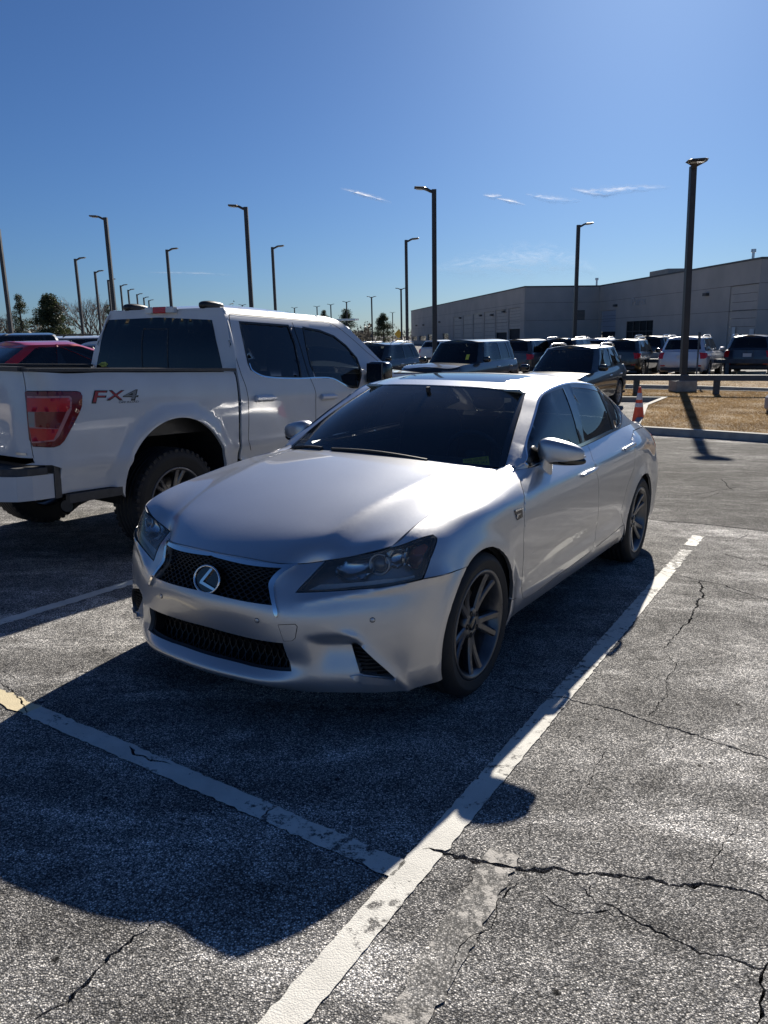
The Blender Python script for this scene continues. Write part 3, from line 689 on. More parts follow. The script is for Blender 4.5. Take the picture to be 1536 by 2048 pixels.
rail([(1150, 795), (1270, 796), (1430, 798), (1590, 800), (1750, 803)], [(1150, 794.5), (1272, 795.5), (1432, 797.5), (1592, 799.5)], .50, 'blue grey steel guard rail on posts in front of the lamp post block')
rail([(1130, 751), (1290, 753), (1450, 756), (1610, 759), (1760, 762)], [(1130, 751), (1292, 753), (1452, 756), (1610, 759)], .58, 'second guard rail farther back along the row of wheel stops')
# ------------------------------------------------------------------ traffic cone
cp_ = ground_at(1276, 846); CN = empty('traffic_cone', tuple(cp_)); tag(CN, 'orange traffic cone with two white bands behind the sedan', 'traffic cone')
MT_OR = pbr('orange plastic', (.95, .12, .04), .4, noise=(9, .15)); MT_REF = pbr('white reflective band', (.62, .62, .66), .4, noise=(12, .15))
d_ = np.linalg.norm(cp_ - CW); Hc = .80
def rc(h): return .135 - (.135 - .028) * (h - .04) / (Hc - .04)
m = MB(); m.box((0, 0, .02), (.38, .38, .04), None, .012); m.build('base', pbr('dark rubber base', (.05, .05, .05), .8), CN)
m = MB(); m.lathe([(rc(h), h) for h in (.04, .3, .5, .7, Hc)] + [(.024, Hc + .004), (.018, Hc - .02)], 32); m.build('body', MT_OR, CN)
for a, b in ((.36, .45), (.52, .67)):
    m = MB(); m.lathe([(rc(a) + .0005, a), (rc(a) + .0025, a + .004), (rc(b) + .0025, b - .004), (rc(b) + .0005, b)], 32); m.build('band', MT_REF, CN)
# ------------------------------------------------------------------ lamp posts
MT_POLE = pbr('dark bronze pole paint', (.045, .042, .042), .45, .2, noise=(2, .2)); MT_LED = pbr('lamp glass', (.45, .45, .42), .3)
POLE_H = 7.0
def lamp_post(P, H, ang, label, kind='arm', w=.17, group='lamp posts across the parking lot'):
    root = empty('lamp_post', tuple(P)); tag(root, label, 'lamp post', group)
    m = MB(); v = []
    a, b = w / 2, w / 2 * .92
    m.add([(-a, -a, 0), (a, -a, 0), (a, a, 0), (-a, a, 0), (-b, -b, H), (b, -b, H), (b, b, H), (-b, b, H)], [(3, 2, 1, 0), (4, 5, 6, 7), (0, 1, 5, 4), (1, 2, 6, 5), (2, 3, 7, 6), (3, 0, 4, 7)]); m.build('pole', MT_POLE, root)
    m = MB(); m.box((0, 0, .02), (w * 2.2, w * 2.2, .04), None, .01); m.build('base_plate', MT_POLE, root)
    def head(an, L=.66, wd=.40):
        c, s = math.cos(an), math.sin(an); fr = lambda x, y, z: (x * c - y * s, x * s + y * c, z + H)
        hd = MB(); prof = [(.05, -.02, .05), (.14, .0, .055), (.22, .045, .09), (.34, .08, wd / 2), (L, .10, wd / 2 * .92), (L + .03, .095, wd / 2 * .8)]
        vv = []
        for x, z, hw in prof:
            th = .10 if x < .25 else .075 - .035 * (x - .25) / L
            for yy, zz in ((-hw, z - th * .4), (-hw * .75, z - th), (hw * .75, z - th), (hw, z - th * .4), (hw * .7, z), (-hw * .7, z)): vv.append(fr(x, yy, zz))
        ff = [(i * 6 + k, (i + 1) * 6 + k, (i + 1) * 6 + (k + 1) % 6, i * 6 + (k + 1) % 6) for i in range(len(prof) - 1) for k in range(6)] + [tuple(range(6)), tuple(range(6 * len(prof) - 6, 6 * len(prof)))[::-1]]
        hd.add(vv, ff); ho = hd.build('lamp_head', MT_POLE, root)
        g = MB(); g.add([fr(.40, -wd * .3, .002), fr(L - .04, -wd * .3, .022), fr(L - .04, wd * .3, .022), fr(.40, wd * .3, .002)], [(0, 1, 2, 3)]); g.build('lamp_glass', MT_LED, ho)
    if kind == 'double': head(ang, .6, .3); head(ang + PI, .6, .3)
    elif kind == 'flood':
        head(ang, .60, .62)
    else: head(ang)
    return root
def pole_from_top(px, py, H=POLE_H): 
    P = at_z(px, py, G0 + H); return np.array([P[0], P[1], float(gz(P[0], P[1]))])
LP = [  # top pixel, arm direction (world angle), label, kind
    ((-1, 479), PI, 'thick lamp post standing behind the dark vehicle beyond the red sedan', 'arm'),
    ((213, 458), PI, 'lamp post with its arm turned left, rising just beyond the white pickup tail window', 'arm'),
    ((152, 533), 0, 'lamp post with its arm turned right in front of the bare tree', 'arm'),
    ((191, 556), 0, 'second lamp post of the receding row, over the right half of the bare tree', 'arm'),
    ((217, 571), 0, 'third lamp post of the receding row beside the pickup roof', 'arm'),
    ((242, 581), 0, 'lamp post of the distant receding row above the pickup roof', 'arm'),
    ((257, 589), 0, 'lamp post of the distant receding row above the pickup roof', 'arm'),
    ((274.5, 597), 0, 'lamp post of the distant receding row above the pickup roof', 'arm'),
    ((288, 603), 0, 'lamp post of the distant receding row above the pickup roof', 'arm'),
    ((298, 608), 0, 'lamp post of the distant receding row above the pickup roof', 'arm'),
    ((335, 516), 0, 'single slim lamp post with right arm rising behind the middle of the pickup roof', 'arm'),
    ((492, 424), PI, 'tall lamp post with left arm rising behind the front of the pickup roof', 'arm'),
    ((545, 503), 0, 'lamp post with right arm beside the low brown building', 'arm'),
    ((868, 379), PI, 'tall lamp post with left arm behind the black boxy SUV', 'arm'),
    ((812, 480), 0, 'lamp post with right arm at the left end of the grey building', 'arm'),
    ((1157, 450), 0, 'lamp post with right arm in front of the recessed middle wall of the building', 'arm'),
]
for (px, py), ang, lab, kd in LP:
    lamp_post(pole_from_top(px, py), POLE_H, ang, lab, kd)
for (px, py), lab in (((485, 616), 'far twin-head lamp post above the pickup cab'), ((589, 621), 'far twin-head lamp post over the low brown building'), ((634, 618.5), 'far lamp post beside the small pine left of the van'), ((661.5, 613.5), 'far lamp post between the two pines behind the van'), ((693, 606), 'far lamp post directly behind the white van ladder rack'), ((743, 594), 'far lamp post between the van and the lone pine'), ((785, 625), 'far twin-head lamp post over the yellow road sign'), ((802, 577.5), 'far twin-head lamp post just left of the grey building')):
    lamp_post(pole_from_top(px, py), POLE_H, 0, lab, 'double', .2)
qb = at_z(1367, 778, G0); QP = np.array([9.90, 20.48, G0 + .12])
blk = empty('lamp_block', (QP[0], QP[1], QP[2])); tag(blk, 'pale concrete block carrying the nearest tall lamp post', 'concrete block')
m = MB(); m.box((0, 0, .17), (.66, .66, .36), None, .02); m.build('block', MT_CONC, blk)
lpq = lamp_post(QP + [0, 0, .34], 6.30, math.radians(-98), 'tall lamp post with broad head on the concrete block in the grass', 'flood', .185)
lpq.rotation_euler.y = -.022
# slim sign post beside it
sp = at_z(1391, 777, G0); SPT = empty('sign_post', (sp[0], sp[1], G0)); tag(SPT, 'thin bare steel sign post beside the lamp post', 'post')
m = MB(); m.box((0, 0, .95), (.05, .03, 1.9)); m.build('post', MT_RAIL, SPT)
m = MB(); m.box((0, -.02, 1.75), (.10, .006, .36), None, .002); m.build('narrow_plate', MT_RAIL, SPT)
# wheel stops
MT_STOP = pbr('white painted concrete', (.6, .6, .58), .8, noise=(7, .15))
for (px, py), lab in (((1238, 752), 'white wheel stop under the tail of the dark SUV behind the black crossover'), ((1304, 752), 'white wheel stop between that dark SUV and the light silver SUV'), ((1372, 753), 'white wheel stop under the light silver SUV, at the lamp post foot'), ((1415, 752), 'white wheel stop next to the thin sign post'), ((1440, 752), 'white wheel stop beside the light silver SUV front wheel'), ((1473, 753), 'white wheel stop by the left wheel of the dark SUV near the wall sign'), ((1502, 754), 'long white wheel stop under the dark SUV near the wall sign')):
    P = at_z(px, py - 4, G0); W = MB(); k_ = .75 if 'long' in lab else .45
    W.prism([(-.09, 0), (.09, 0), (.06, .13), (-.06, .13)], -.85 * k_, .85 * k_, lambda a, b, d: (d, a, b))
    o = W.build('wheel_stop', MT_STOP, None); o.location = (P[0], P[1], G0 + .02); tag(o, lab, 'wheel stop', 'wheel stops beyond the second rail')
# white cart at the edge of the lawn
cg = ground_at(1531, 838); CT_ = empty('white_cart', (cg[0] + .35, cg[1], float(gz(cg[0], cg[1])) + .12)); tag(CT_, 'white metal cart with a slanted upright standing on the grass', 'cart')
MT_CART = pbr('white cart paint', (.45, .46, .47), .45, noise=(5, .12))
m = MB(); m.box((0, 0, .24), (.62, .5, .36), None, .06); m.build('body', MT_CART, CT_)
m = MB(); m.strip([(-.22, -.2, .40), (-.16, -.2, .8), (-.06, -.2, 1.35)], .07, .05, (0, 1, 0)); m.build('upright', MT_CART, CT_)
m = MB(); m.lathe([(.001, -.04), (.075, -.04), (.085, -.02), (.085, .02), (.075, .04), (.001, .04)], 20, (-.30, -.24, .52), np.array([[1, 0, 0], [0, 0, 1.], [0, -1., 0]])); m.build('caster', MT_RAIL, CT_)
m = MB(); m.box((0, 0, .03), (.5, .4, .06)); m.build('skid', MT_RAIL, CT_)
MT = {}
MT['silver'] = paint('silver metallic paint', (.55, .555, .57), metal=.82, rough=.38, flake=.10, dust=.08)
MT['white'] = paint('white paint', (.54, .57, .61), rough=.5, dust=.2)
MT['black_paint'] = paint('black paint', (.008, .009, .012), rough=.3, dust=.04)
MT['navy_paint'] = paint('dark blue paint', (.012, .016, .03), metal=.3, rough=.35, dust=.05)
MT['grey_paint'] = paint('dark grey paint', (.05, .053, .06), metal=.5, rough=.35, dust=.06)
MT['red_paint'] = paint('red paint', (.55, .010, .014), metal=.0, rough=.35, dust=.06)
MT['light_silver'] = paint('light silver paint', (.55, .57, .62), metal=.5, rough=.4, dust=.1)
MT['tan_paint'] = paint('tan paint', (.42, .33, .22), rough=.5, dust=.1)
MT['chrome'] = pbr('chrome', (.78, .79, .8), .09, 1.0)
MT['dark_chrome'] = pbr('smoked chrome', (.16, .16, .17), .16, 1.0)
MT['satin'] = pbr('satin metal', (.55, .55, .56), .3, 1.0)
MT['black'] = pbr('black plastic', (.012, .012, .013), .45, bump=(300, .08))
MT['gloss_black'] = pbr('gloss black', (.006, .006, .007), .12, coat=.6)
MT['trim'] = pbr('dark grey textured plastic', (.05, .05, .052), .6, noise=(30, .25), bump=(400, .2))
MT['rubber'] = pbr('tyre rubber', (.016, .016, .017), .72, noise=(9, .35), bump=(120, .12))
MT['rim_dark'] = pbr('graphite alloy', (.12, .12, .125), .33, .85, coat=.3, noise=(14, .18))
MT['rim_truck'] = pbr('machined alloy', (.20, .20, .21), .3, .9, noise=(14, .2))
MT['rim_silver'] = pbr('silver alloy', (.42, .43, .45), .3, .85)
MT['under'] = pbr('underbody', (.006, .006, .006), .9)
MT['cabin'] = pbr('dark cabin trim', (.04, .04, .043), .75, bump=(200, .1))
MT['seat'] = pbr('black leather', (.05, .05, .053), .5, bump=(90, .15))
MT['mesh'] = pbr('black grille mesh', (.005, .005, .0055), .5)
MT['disc'] = pbr('brake disc', (.25, .24, .23), .4, .9)
MT['glass'] = glass('windscreen glass', (.92, .96, .94), dust=.05)
MT['side_glass'] = glass('tinted side glass', (.14, .16, .17), ior=1.55, dust=.01)
MT['privacy'] = glass('privacy glass', (.03, .035, .04), ior=1.55, dust=.008)
MT['lens'] = glass('clear lamp lens', (.92, .94, .95), ior=1.45, dust=.26)
MT['red_lens'] = pbr('red lamp lens', (.52, .006, .010), .2, coat=.35)
MT['dark_red_lens'] = pbr('dark red lamp lens', (.16, .004, .007), .15, coat=.5)
MT['smoke_lens'] = pbr('smoked lamp lens', (.03, .006, .007), .1, coat=1.0)
MT['white_lens'] = pbr('clear white lamp lens', (.6, .6, .6), .15, coat=1.0)
MT['grey_lens'] = pbr('grey lamp lens', (.22, .2, .21), .2, coat=1.0)
MT['amber'] = pbr('amber reflector', (.5, .09, .03), .25, coat=.8)
MT['reflector'] = pbr('lamp reflector', (.7, .71, .72), .16, 1.0)
MT['projector'] = pbr('projector lens', (.05, .06, .075), .04, 0, coat=1, spec=1.0)
MT['lamp_inner'] = pbr('lamp housing', (.22, .225, .235), .25, .6)
MT['card'] = pbr('yellow card', (.95, .78, .08), .55)
MT['ink'] = pbr('dark ink', (.02, .02, .02), .6)
MT['red_ink'] = pbr('red vinyl', (.32, .02, .03), .35)
MT['grey_ink'] = pbr('grey vinyl', (.16, .17, .18), .35)
MT['white_ink'] = pbr('white vinyl', (.7, .7, .7), .4)
MT['paper'] = pbr('white paper', (.6, .66, .64), .6)
MT['plate'] = pbr('licence plate', (.6, .62, .62), .4)
MT['visor'] = pbr('pale visor cloth', (.42, .47, .44), .8)
# ================================================================== the silver sedan
SED = empty('silver_sedan', (0, 0, 0), RCAR.tolist())
tag(SED, 'silver four-door sedan with dark mesh grille parked in the marked bay', 'car')
CC = RCAR.T @ CW                                   # camera in the sedan's own frame
def ray_c(px, py): return RCAR.T @ ray_w(px, py)
def trace(S, pts): return np.array([S.hit(CC, ray_c(*p)) for p in pts])

# -- lower body: columns run round the car from front centre to rear centre, rows from sill to shoulder
front = [  # columns: rows of (x, y, z)
    [(.80, 0, .165), (.85, 0, .205), (.79, 0, .275), (.80, 0, .35), (.824, 0, .43), (.828, 0, .515), (.79, 0, .585), (.772, 0, .64), (.752, 0, .692)],
    [(.785, .2, .165), (.835, .2, .205), (.773, .2, .275), (.783, .2, .35), (.808, .2, .43), (.812, .2, .515), (.776, .2, .585), (.755, .2, .64), (.732, .2, .688)],
    [(.752, .37, .165), (.800, .37, .205), (.768, .37, .275), (.776, .37, .35), (.783, .37, .43), (.774, .37, .515), (.735, .365, .585), (.705, .36, .635), (.672, .355, .677)],
    [(.70, .50, .165), (.728, .50, .21), (.728, .50, .28), (.73, .50, .35), (.73, .50, .43), (.722, .495, .515), (.685, .48, .585), (.64, .47, .64), (.578, .455, .687)],
    [(.60, .66, .165), (.622, .665, .21), (.632, .66, .28), (.636, .655, .35), (.638, .65, .43), (.636, .64, .52), (.615, .625, .59), (.585, .61, .66), (.545, .60, .728)],
    [(.49, .795, .17), (.506, .80, .215), (.517, .80, .285), (.523, .80, .355), (.526, .80, .435), (.524, .793, .53), (.512, .78, .61), (.50, .757, .69), (.487, .722, .772)],
    [(.35, .873, .185), (.358, .876, .23), (.366, .882, .30), (.37, .885, .37), (.37, .887, .45), (.368, .885, .55), (.362, .87, .65), (.357, .825, .745), (.35, .735, .822)],
    [(.18, .885, .2), (.18, .89, .25), (.18, .895, .32), (.18, .899, .40), (.18, .902, .49), (.18, .90, .59), (.18, .887, .69), (.18, .848, .785), (.18, .735, .857)],
    [(0, .885, .21), (0, .892, .26), (0, .895, .335), (0, .90, .42), (0, .904, .51), (0, .903, .61), (0, .892, .71), (0, .862, .81), (0, .733, .887)],
    [(-.25, .878, .22), (-.25, .89, .27), (-.25, .893, .35), (-.25, .90, .44), (-.25, .905, .535), (-.25, .905, .635), (-.25, .897, .735), (-.25, .868, .84), (-.25, .726, .925)],
]
def sidecol(x, belt_y, belt_z, w=0.0):
    zs = [.228, .285, .37, .47, .575, .68, .775, .865]; ys = [.866, .888, .894, .902, .909, .911, .906, .878]
    s = (belt_z - .968)
    return [(x, y + w * (.3 + .7 * min(1, i / 5)), z + s * max(0, (i - 2)) / 6) for i, (y, z) in enumerate(zip(ys, zs))] + [(x, belt_y, belt_z)]
side = [sidecol(-.50, .722, .953), sidecol(-.74, .80, .957), sidecol(-1.1, .803, .971), sidecol(-1.6, .803, .99), sidecol(-2.1, .80, 1.017), sidecol(-2.5, .79, 1.04), sidecol(-2.85, .775, 1.052, .004)]
side[0][7] = (-.50, .862, .873)
rear = [
    [(-3.2, .865, .235), (-3.2, .885, .29), (-3.2, .895, .38), (-3.2, .902, .48), (-3.2, .905, .585), (-3.2, .90, .69), (-3.2, .885, .80), (-3.2, .85, .91), (-3.2, .735, 1.045)],
    [(-3.52, .845, .24), (-3.53, .865, .295), (-3.54, .873, .385), (-3.55, .877, .485), (-3.55, .878, .59), (-3.55, .865, .70), (-3.55, .84, .81), (-3.55, .80, .91), (-3.52, .69, 1.022)],
    [(-3.72, .74, .25), (-3.76, .755, .31), (-3.79, .76, .40), (-3.80, .76, .50), (-3.80, .755, .60), (-3.795, .74, .71), (-3.79, .72, .81), (-3.78, .69, .90), (-3.76, .62, .995)],
    [(-3.82, .45, .26), (-3.86, .45, .32), (-3.89, .45, .41), (-3.905, .45, .51), (-3.91, .45, .61), (-3.89, .45, .71), (-3.88, .45, .81), (-3.89, .45, .90), (-3.90, .43, .985)],
    [(-3.84, 0, .26), (-3.88, 0, .32), (-3.915, 0, .41), (-3.935, 0, .51), (-3.94, 0, .61), (-3.92, 0, .71), (-3.905, 0, .81), (-3.92, 0, .90), (-3.94, 0, .985)],
]
half = front + side + rear
net = [[(x, -y, z) for x, y, z in c] for c in half[:0:-1]] + half
NH = len(half) - 1
def sm(x, a, b):
    t = np.clip((x - a) / (b - a), 0, 1); return t * t * (3 - 2 * t)
FOG = None
def body_disp(uv, P):
    x, y, z = P[:, 0], np.abs(P[:, 1]), P[:, 2]
    d = np.zeros(len(P))
    # crisp shoulder line along fender and doors
    zl = .835 + .028 * (-x) + .0
    t = (z - zl); m = sm(x, .25, -.1) * sm(-x, 3.7, 3.2)
    d += m * .010 * np.exp(-np.abs(t) / .035)
    # lower door sculpt
    zl2 = .36 + .012 * (-x); m2 = sm(-x, .45, 1.3) * sm(-x, 2.45, 2.1)
    d -= m2 * .009 * np.exp(-((z - (zl2 + .07)) / .07) ** 2)
    d += m2 * .006 * np.exp(-np.abs(z - zl2) / .02)
    # arch lips
    for xc in (0.0, -2.85):
        r = np.hypot(x - xc, z - .325); d += .014 * np.exp(-((r - .372) / .045) ** 2) * (y > .7)
    # edge under the headlamp where the bumper face starts
    mf = sm(x, .25, .36) * sm(y, .40, .5)
    zc = .548 + .10 * np.clip((y - .45) / .45, 0, 1)
    d += mf * .014 * np.exp(-np.abs(z - zc) / .016)
    # fog recess (traced outlines, filled in below)
    for up, dn, rid in FOGS:
        q = np.stack([np.abs(uv[:, 0]), uv[:, 1]], 1); u = q[:, 0]
        vt = np.interp(u, up[:, 0], up[:, 1]); vb = np.minimum(np.interp(u, dn[:, 0], dn[:, 1]), vt - .004)
        mu = sm(u, up[0, 0], up[0, 0] + .11) * sm(-u, -up[-1, 0] - .004, -up[-1, 0] + .03)
        t = np.clip((vt - q[:, 1]) / (vt - vb), 0, 1); low = np.exp(-np.clip((vb - q[:, 1]) / .15, 0, 9) ** 2)
        d -= .038 * mu * t * np.where(q[:, 1] < vb, low, 1)
        near = (u > rid[:, 0].min() - .15) & (u < rid[:, 0].max() + .15) & (q[:, 1] < rid[:, 1].max() + .15)
        if near.any(): d[near] += .013 * np.exp(-dist_poly(rid, q[near], closed=False) / .018)
    return d
FOGS = []
BODY = Surf(net, disp=body_disp, u0=NH)
NV = BODY.kv[-1]
def tb(pts): return trace(BODY, pts)
def pb(P): return BODY.nearest(P)

# traced outlines (photograph pixels) on the left flank
shelf = tb([(606, 1273), (640, 1292), (700, 1291), (722, 1290), (716, 1282), (700, 1273), (680, 1271), (640, 1271)])
headlight_px = [(592, 1185), (622, 1153), (650, 1123), (668, 1113), (700, 1106), (778, 1096), (820, 1084), (866, 1070), (874, 1076), (873, 1084), (860, 1118), (845, 1158), (800, 1168), (720, 1178), (650, 1183)]
fog_px = [(702, 1293), (722, 1291), (750, 1318), (790, 1354), (760, 1353), (720, 1348)]
HL = tb(headlight_px); FOGO = tb(fog_px)
sh_up = tb([(604, 1273), (640, 1271), (680, 1271), (700, 1273), (716, 1282), (724, 1290)]); sh_dn = tb([(606, 1274), (640, 1292), (700, 1291), (724, 1291)])
rid_ = curve(tb([(690, 1271), (704, 1274), (718, 1285), (752, 1318), (792, 1355), (814, 1378)]), 16)
FOGS += [(sh_up, sh_dn, rid_)]
BODY._bvh = None
seam_bump = tb([(845, 1158), (875, 1152), (905, 1144), (934, 1133)])      # bumper/fender seam
def circ_uv(xc, zc, r, a0, a1, n=40):
    out = []
    for t in np.linspace(a0, a1, n):
        x = xc + r * math.cos(t); z = zc + r * math.sin(t)
        out.append(pb((x, .9, z)))
    return np.array(out)
ARF = circ_uv(0.0, .325, .362, math.radians(-22), math.radians(202), 60)    # front arch, front to back over the top
ARR = circ_uv(-2.85, .325, .366, math.radians(-20), math.radians(200), 60)
# key curves
def uline(x, zs, y=.9): return np.array([pb((x, y, z)) for z in zs])
def seam_angle(S, a, b, n=8): return np.array([a + (b - a) * t for t in np.linspace(0, 1, n)])
top = lambda a, b, n=24: np.stack([np.linspace(a, b, n), np.full(n, NV)], 1)
u_of = lambda P: pb(P)[0]
k = int(np.argmin([abs(p[0] - seam_bump[-1][0]) + abs(p[1] - seam_bump[-1][1]) for p in ARF]))
door_front = curve(tb([(1040, 958), (1044, 975), (1048, 1010), (1048, 1060), (1046, 1130), (1044, 1185), (1046, 1198)]), 24)
bpill = curve(tb([(1177, 892), (1190, 930), (1197, 965), (1197, 1010), (1192, 1060), (1184, 1102), (1180, 1118)]), 24)
door_rear = curve(tb([(1246, 852), (1262, 880), (1270, 905), (1268, 935), (1254, 975), (1243, 1020)]), 24)
sill_line = curve(np.array([pb((x, .9, z)) for x, z in ((-.36, .355), (-.50, .325), (-.60, .296), (-1.0, .303), (-1.5, .315), (-2.0, .335), (-2.45, .36))]), 30)
def cross_at(c, v):  # point of polyline c (u,v) nearest height v
    i = int(np.argmin(np.abs(c[:, 1] - v))); return i

# --- front bumper cover
bum_left_outer = np.vstack([seam_bump, ARF[:k][::-1]])
bot = lambda a, b, n: np.stack([np.linspace(a, b, n), np.full(n, 0.0)], 1)
uA = ARF[0][0]
hl_i0 = 0
# upper boundary from centre: under the grille chrome, along the hood edge to the lamp, then the lamp's underside
GR = np.vstack([  # upper grille opening, left half, from top centre going round to bottom centre
    curve(tb([(440, 1114), (500, 1129), (566, 1136)]), 14), curve(tb([(566, 1136), (548, 1152), (539, 1168), (541, 1188), (546, 1211)]), 14)[1:], curve(tb([(546, 1211), (490, 1203), (418, 1186)]), 14)[1:]])
lgr = tb([(567, 1285), (574, 1312), (583, 1343), (500, 1332), (420, 1311)])
LG = np.vstack([curve(tb([(420, 1255), (490, 1274), (566, 1286)]), 12), lgr[1:]])
def symm(c):
    """close a left-half outline (top centre .. bottom centre) by mirroring"""
    c = c[c[:, 0] > .004]; L = np.vstack([[0, c[0, 1]], c, [0, c[-1, 1]]]); R = L[::-1] * [-1, 1]
    return np.vstack([L, R[1:-1]])
GRS, LGS = symm(GR), symm(LG)
lamp_under = HL[[0, 14, 13, 12, 11]]
lamp_inner = HL[[2, 1, 0]]
half_out = np.vstack([top(0.0, HL[2][0] - .004, 26), lamp_inner, lamp_under[1:], seam_bump[1:], ARF[:k][::-1], [[ARF[0][0], .0]], bot(ARF[0][0], 0, 40)[1:]])
full = np.vstack([half_out[:-1], (half_out * [-1, 1])[::-1][:-1]])
MOUTHS = [GRS, LGS, FOGO, FOGO * [-1, 1]]
bump = panel('front_bumper', BODY, full, MT['silver'], SED, holes=MOUTHS, res=.016, bres=.008, flange=.035, gap=.002)

# --- fenders
i_df = cross_at(door_front, pb((-.47, .9, .90))[1])
hood_u0 = tb([(779, 1095)])[0]
fen = np.vstack([HL[[11, 10, 9, 8, 7, 6, 5]], top(max(HL[5][0], hood_u0[0]) + .002, door_front[0][0], 40), door_front, [sill_line[2]], [sill_line[0]], ARF[k:][::-1], seam_bump[::-1][1:-1]])
panel('fender', BODY, fen, MT['silver'], SED, res=.025, bres=.012, flange=.02, gap=.0022, mirror=True)
# --- doors
def below(c, line):
    return c
sd_a = [p for p in sill_line if p[0] > door_front[-1][0] + .01]
sd_f = [p for p in sill_line if door_front[-1][0] < p[0] < bpill[-1][0]]
sd_r = [p for p in sill_line if bpill[-1][0] < p[0] < door_rear[-1][0]]
fd = np.vstack([top(door_front[0][0], bpill[0][0], 30), bpill[1:], np.array(sd_f)[::-1], door_front[::-1][:-1]])
panel('front_door', BODY, fd, MT['silver'], SED, res=.03, bres=.014, flange=.02, gap=.0022, mirror=True)
arr_i = [i for i, p in enumerate(ARR) if p[0] <= ARR[0][0]]
jr = int(np.argmin(np.hypot(*(ARR - door_rear[-1]).T)))
rd = np.vstack([top(bpill[0][0], door_rear[0][0], 24), door_rear[1:], [door_rear[-1] + [.0, -.02]], [sill_line[-1]], np.array(sd_r)[::-1], bpill[::-1][:-1]])
panel('rear_door', BODY, rd, MT['silver'], SED, res=.03, bres=.014, flange=.02, gap=.0022, mirror=True)
# --- sills
sl = np.vstack([sill_line, [[ARR[0][0] - .0, .0]], bot(ARR[0][0], ARF[-1][0], 40), [ARF[-1]]])
sl = np.vstack([sill_line, bot(sill_line[-1][0] + .0, ARF[-1][0] + .002, 40)])
panel('side_skirt', BODY, sl, MT['silver'], SED, res=.03, bres=.014, flange=.04, gap=.0015, mirror=True)
# --- rear quarters and tail
uE = BODY.ku[-1]
bump_r = pb((-3.45, .87, .64)); tlu = pb((-3.60, .85, .80))
q = np.vstack([top(door_rear[0][0], uE, 50), [[uE, 0.0]], bot(uE, ARR[-1][0], 40), ARR[::-1], [sill_line[-1]], [door_rear[-1] + [0, -.02]], door_rear[::-1][:-1]])
TLO = np.array([pb(p) for p in ((-3.52, .83, .865), (-3.56, .81, .935), (-3.72, .70, .93), (-3.86, .5, .91), (-3.86, .5, .80), (-3.74, .74, .78), (-3.63, .82, .80))])
panel('rear_quarter', BODY, q, MT['silver'], SED, holes=[TLO], res=.035, bres=.016, flange=.02, gap=.002, mirror=True)
panel('tail_light', BODY, TLO, MT['red_lens'], SED, res=.03, off=.003, flange=.03, mirror=True)
# dark backing so that shut lines and openings read as gaps
def shell(name, S, off, u=None, v=None, holes=(), outline=None, mat='under', nu=150, nv=14):
    return grid_patch(name, S, MT[mat], SED, nu, nv, off, u, v)
b0 = np.vstack([top(BODY.ku[0], uE, 120), bot(uE, BODY.ku[0], 120)])
ar_hole = lambda A: np.vstack([A, [[A[-1][0], -.1]], [[A[0][0], -.1]]])
inner_holes = [offset_poly(h, -.03) for h in (GRS, LGS)] + [offset_poly(h * s, -.02) for h in (FOGO, HL) for s in (np.array([1, 1]), np.array([-1, 1]))] + [ar_hole(A) * s for A in (ARF, ARR) for s in (np.array([1, 1]), np.array([-1, 1]))]
BODY0 = Surf(net, u0=NH)
panel('inner_shell', BODY0, b0, MT['under'], SED, holes=inner_holes, res=.08, bres=.03, off=-.045, flange=0)

# --- hood
def hood_disp(uv, P):
    x, y = P[:, 0], np.abs(P[:, 1]); d = np.zeros(len(P))
    yc = .40 + .17 * np.clip((.62 - x) / 1.15, 0, 1) ** .8
    m = sm(x, .70, .50) * sm(-x, .62, .40)
    t = y - yc
    d += m * .010 * np.where(t < 0, np.exp(t / .10), np.exp(-t / .035))
    return d
hood_rows = [  # y fractions 0, .2, .36, .5, .62, shut line ; rows from front edge to cowl
    [(.752, 0, .692), (.732, .2, .688), (.672, .355, .678), (.578, .455, .688), (.545, .60, .728), (.487, .724, .773)],
    [(.66, 0, .748), (.645, .2, .745), (.61, .365, .735), (.545, .49, .733), (.50, .62, .768), (.43, .731, .797)],
    [(.50, 0, .812), (.49, .2, .810), (.465, .38, .802), (.43, .52, .797), (.39, .64, .813), (.33, .736, .828)],
    [(.28, 0, .872), (.275, .2, .870), (.26, .39, .864), (.24, .535, .857), (.21, .65, .857), (.17, .736, .859)],
    [(.02, 0, .925), (.02, .2, .923), (.01, .395, .916), (0, .54, .908), (-.01, .652, .900), (-.03, .732, .892)],
    [(-.24, 0, .966), (-.24, .2, .964), (-.25, .395, .956), (-.26, .54, .946), (-.265, .65, .936), (-.27, .726, .928)],
    [(-.50, 0, .992), (-.507, .2, .989), (-.527, .39, .981), (-.565, .53, .971), (-.60, .635, .962), (-.635, .722, .953)],
]
hn = [[(x, -y, z) for x, y, z in r[:0:-1]] + r for r in hood_rows]
HOOD = Surf(np.array(hn).transpose(1, 0, 2), disp=hood_disp, u0=5)
hu = HOOD.ku; hv = HOOD.kv
ho = np.array([(u, hv[0]) for u in np.linspace(hu[0], hu[-1], 60)] + [(hu[-1], v) for v in np.linspace(hv[0], hv[-1], 40)[1:]] + [(u, hv[-1]) for u in np.linspace(hu[-1], hu[0], 60)[1:]] + [(hu[0], v) for v in np.linspace(hv[-1], hv[0], 40)[1:-1]])
hood = panel('hood', HOOD, ho, MT['silver'], SED, res=.025, bres=.014, flange=.02, gap=.0025)

